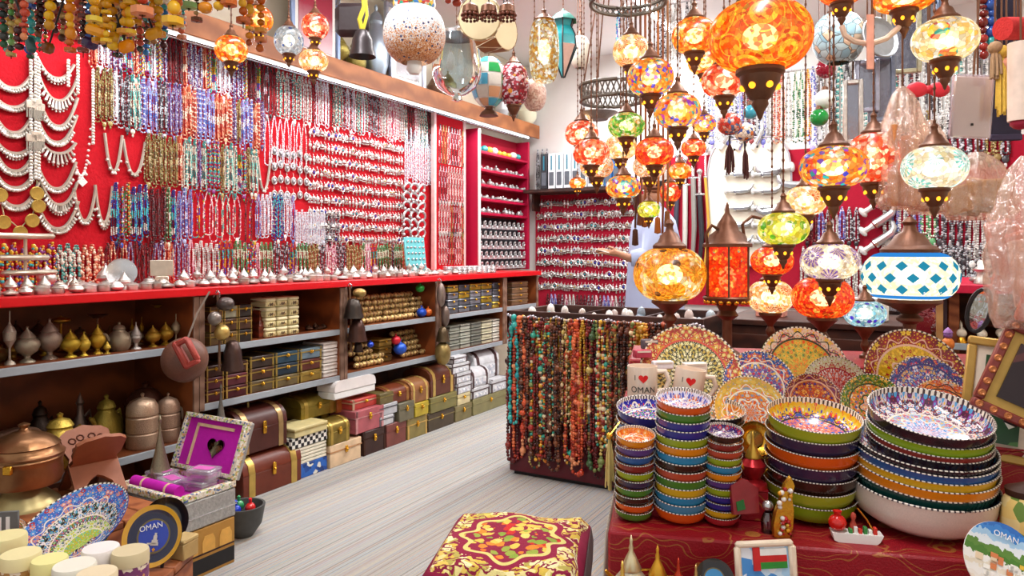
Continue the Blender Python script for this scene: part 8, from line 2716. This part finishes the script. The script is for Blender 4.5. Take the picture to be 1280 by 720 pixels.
def skin_body():
    V = [((0, 0, .95), .13), ((0, 0, 1.12), .13), ((0, 0, 1.32), .145), ((0, 0, 1.46), .10), ((0, 0, 1.53), .055), ((-.01, 0, 1.60), .07), ((-.015, 0, 1.68), .095), ((-.01, 0, 1.76), .08),
         ((-.03, -.17, 1.44), .062), ((-.05, -.20, 1.20), .045), ((-.20, -.20, 1.15), .036), ((-.28, -.19, 1.19), .026),   # near arm
         ((-.02, .17, 1.44), .062), ((.02, .22, 1.18), .045), ((.0, .24, .98), .036), ((-.02, .24, .88), .026),
         ((0, -.09, .90), .09), ((0, -.09, .5), .06), ((0, -.09, .09), .042), ((-.14, -.09, .04), .035),
         ((0, .09, .90), .09), ((0, .09, .5), .06), ((0, .09, .09), .042), ((-.14, .09, .04), .035),
         ((-.115, 0, 1.67), .016), ((-.095, -.0, 1.61), .02), ((.0, -.095, 1.67), .02), ((.0, .095, 1.67), .02)]
    E = [(0, 1), (1, 2), (2, 3), (3, 4), (4, 5), (5, 6), (6, 7), (3, 8), (8, 9), (9, 10), (10, 11), (3, 12), (12, 13), (13, 14), (14, 15), (0, 16), (16, 17), (17, 18), (18, 19), (0, 20), (20, 21), (21, 22), (22, 23), (6, 24), (5, 25), (6, 26), (6, 27)]

    def hand(root, dirv, side):
        """palm and five fingers grown from the wrist"""
        w = Vector(V[root][0])
        dv = Vector(dirv).normalized()
        up = Vector((0, 0, 1))
        lat = dv.cross(up).normalized() * side
        palm = w + dv * .055
        V.append((tuple(palm), .027))
        ip = len(V) - 1
        E.append((root, ip))
        for q, (off, ln) in enumerate(((-.024, .060), (-.008, .070), (.008, .074), (.024, .066))):
            b = palm + dv * .035 + up * off * .5 + lat * off
            m = b + dv * ln * .55 + up * .004
            e = m + dv * ln * .45 - up * .014
            V.extend([(tuple(b), .010), (tuple(m), .009), (tuple(e), .007)])
            k_ = len(V)
            E.extend([(ip, k_ - 3), (k_ - 3, k_ - 2), (k_ - 2, k_ - 1)])
        b = w + dv * .035 + up * .026 - lat * .01
        e = b + dv * .045 + up * .012
        V.extend([(tuple(b), .011), (tuple(e), .009)])
        k_ = len(V)
        E.extend([(ip, k_ - 2), (k_ - 2, k_ - 1)])
    hand(11, (-1, .02, .12), 1)
    hand(15, (-.3, .05, -1), -1)
    me = bpy.data.meshes.new('body')
    me.from_pydata([v[0] for v in V], E, [])
    me.materials.append(simple('skin', C('b07a5c'), .5, 0, .08))
    o = obj('body', me, t)
    sk = o.modifiers.new('skin', 'SKIN')
    me.skin_vertices.new() if not me.skin_vertices else None
    for i, v in enumerate(V):
        sv = me.skin_vertices[0].data[i]
        sv.radius = (v[1], v[1])
        sv.use_root = i == 0
    sk.use_smooth_shade = True
    sb = o.modifiers.new('subd', 'SUBSURF')
    sb.levels = sb.render_levels = 1
    return o


skin_body()
M_robe = simple('pale_blue_cotton', C('b8c4e4'), .85, 0, .06, 14)


def robe():
    mb = MB()
    rings = [(.0, .24, .30, .06), (.0, .22, .27, .5), (.0, .20, .25, .9), (.0, .185, .23, 1.1), (.0, .175, .225, 1.3), (-.005, .15, .215, 1.42), (-.005, .10, .15, 1.49), (-.01, .07, .075, 1.53), (-.01, .066, .07, 1.555)]
    vs, fs = [], []
    N = 28
    for j, (cx, rx, ry, z) in enumerate(rings):
        for i in range(N):
            a = 2 * PI * i / N
            w = 1 + (.05 * math.sin(a * 6 + j) * (1 - z / 1.6))
            vs.append((cx + rx * w * math.cos(a), ry * w * math.sin(a), z))
    for j in range(len(rings) - 1):
        for i in range(N):
            fs.append((j * N + i, j * N + (i + 1) % N, (j + 1) * N + (i + 1) % N, (j + 1) * N + i))
    mb.add(vs, fs)
    mb.tube([(-.0, -.13, 1.45), (-.04, -.20, 1.33), (-.055, -.21, 1.19), (-.12, -.205, 1.16), (-.20, -.20, 1.155)], [.085, .085, .082, .07, .055], 12)
    mb.tube([(-.0, .13, 1.45), (-.02, .21, 1.33), (.015, .235, 1.19), (.01, .245, 1.05), (-.01, .245, .93)], [.085, .085, .08, .068, .055], 12)
    return mb.build('robe', M_robe, sharp=2)


obj('robe', robe(), t)
obj('cap', MB().lathe([(.098, 0), (.102, .03), (.095, .08), (.05, .1), (0, .105)], 24, T(0, 0, 1.70)).build('cap', simple('white_embroidered_cap', C('e8e4e0'), .8, 0, .1, 60)), t)
obj('hair', MB().lathe([(.099, 0), (.1, .02), (.09, .06)], 20, T(.012, 0, 1.66)).build('hair', simple('black_hair', C('1c1614'), .7)), t)
for s in (-1, 1):
    obj('eye', MB().ball((-.095, s * .035, 1.685), (.008, .012, .008), 1).build('eye', M_black), t)
o = obj('mouth', MB().box(-.098, 0, 1.628, .008, .045, .008, .002).build('mouth', simple('lips', C('8a4a3c'), .5)), t)
t2 = thing('paper_note', 'small white paper held in the hand of the person in the robe', 'paper', (X0 - .40, Y0 - .19, 1.205), 0, rot=(0, math.radians(15), 0))
obj('sheet', MB().box(0, 0, 0, .10, .06, .003).build('sheet', M_white), t2)
obj('fold', MB().box(.02, 0, .003, .05, .056, .002).build('fold', M_white), t2)

# golden tassel at the corner of the table cloth
t = thing('gold_tassel', 'pale gold tassel hanging at the corner of the red table cloth', 'tassel', P(762, 545, 1.93))
mb = MB()
rn = random.Random(9)
for q in range(30):
    a, rr = rn.uniform(0, 6.3), rn.uniform(0, .012)
    mb.tube([(0, 0, 0), (rr * .7 * math.cos(a), rr * .7 * math.sin(a), -.05), (rr * math.cos(a), rr * math.sin(a), -rn.uniform(.12, .15))], .002, 4)
obj('yarn', mb.build('yarn', simple('gold_yarn', C('d8c078'), .7)), t)
obj('knot', MB().ball((0, 0, 0), .01, 1).build('knot', M_gold), t)
obj('cord', MB().tube([(0, 0, 0), (.03, .03, .03), (.06, .1, .0)], .002, 4).build('cord', M_gold), t)

# the necklaces of the end wall, too far and too many to pick apart
vs, fs, cs, b = [], [], [], 0
for me, loc, rz in FAR:
    MM = Matrix.Translation(loc) @ Matrix.Rotation(rz, 4, 'Z')
    vs += [tuple(MM @ v.co) for v in me.vertices]
    at = me.color_attributes['Col'].data
    for p_ in me.polygons:
        fs.append(tuple(i + b for i in p_.vertices))
        cs.append(tuple(at[p_.loop_start].color))
    b += len(me.vertices)
mb = MB()
mb.v, mb.f, mb.c, mb.mi = vs, fs, cs, [0] * len(fs)
o = obj('necklace_curtain', mb.build('necklace_curtain', M_vbead, vc=True))
o['kind'] = 'stuff'
tag(o, 'dense rows of silver and coloured necklaces covering the end wall', 'necklaces')
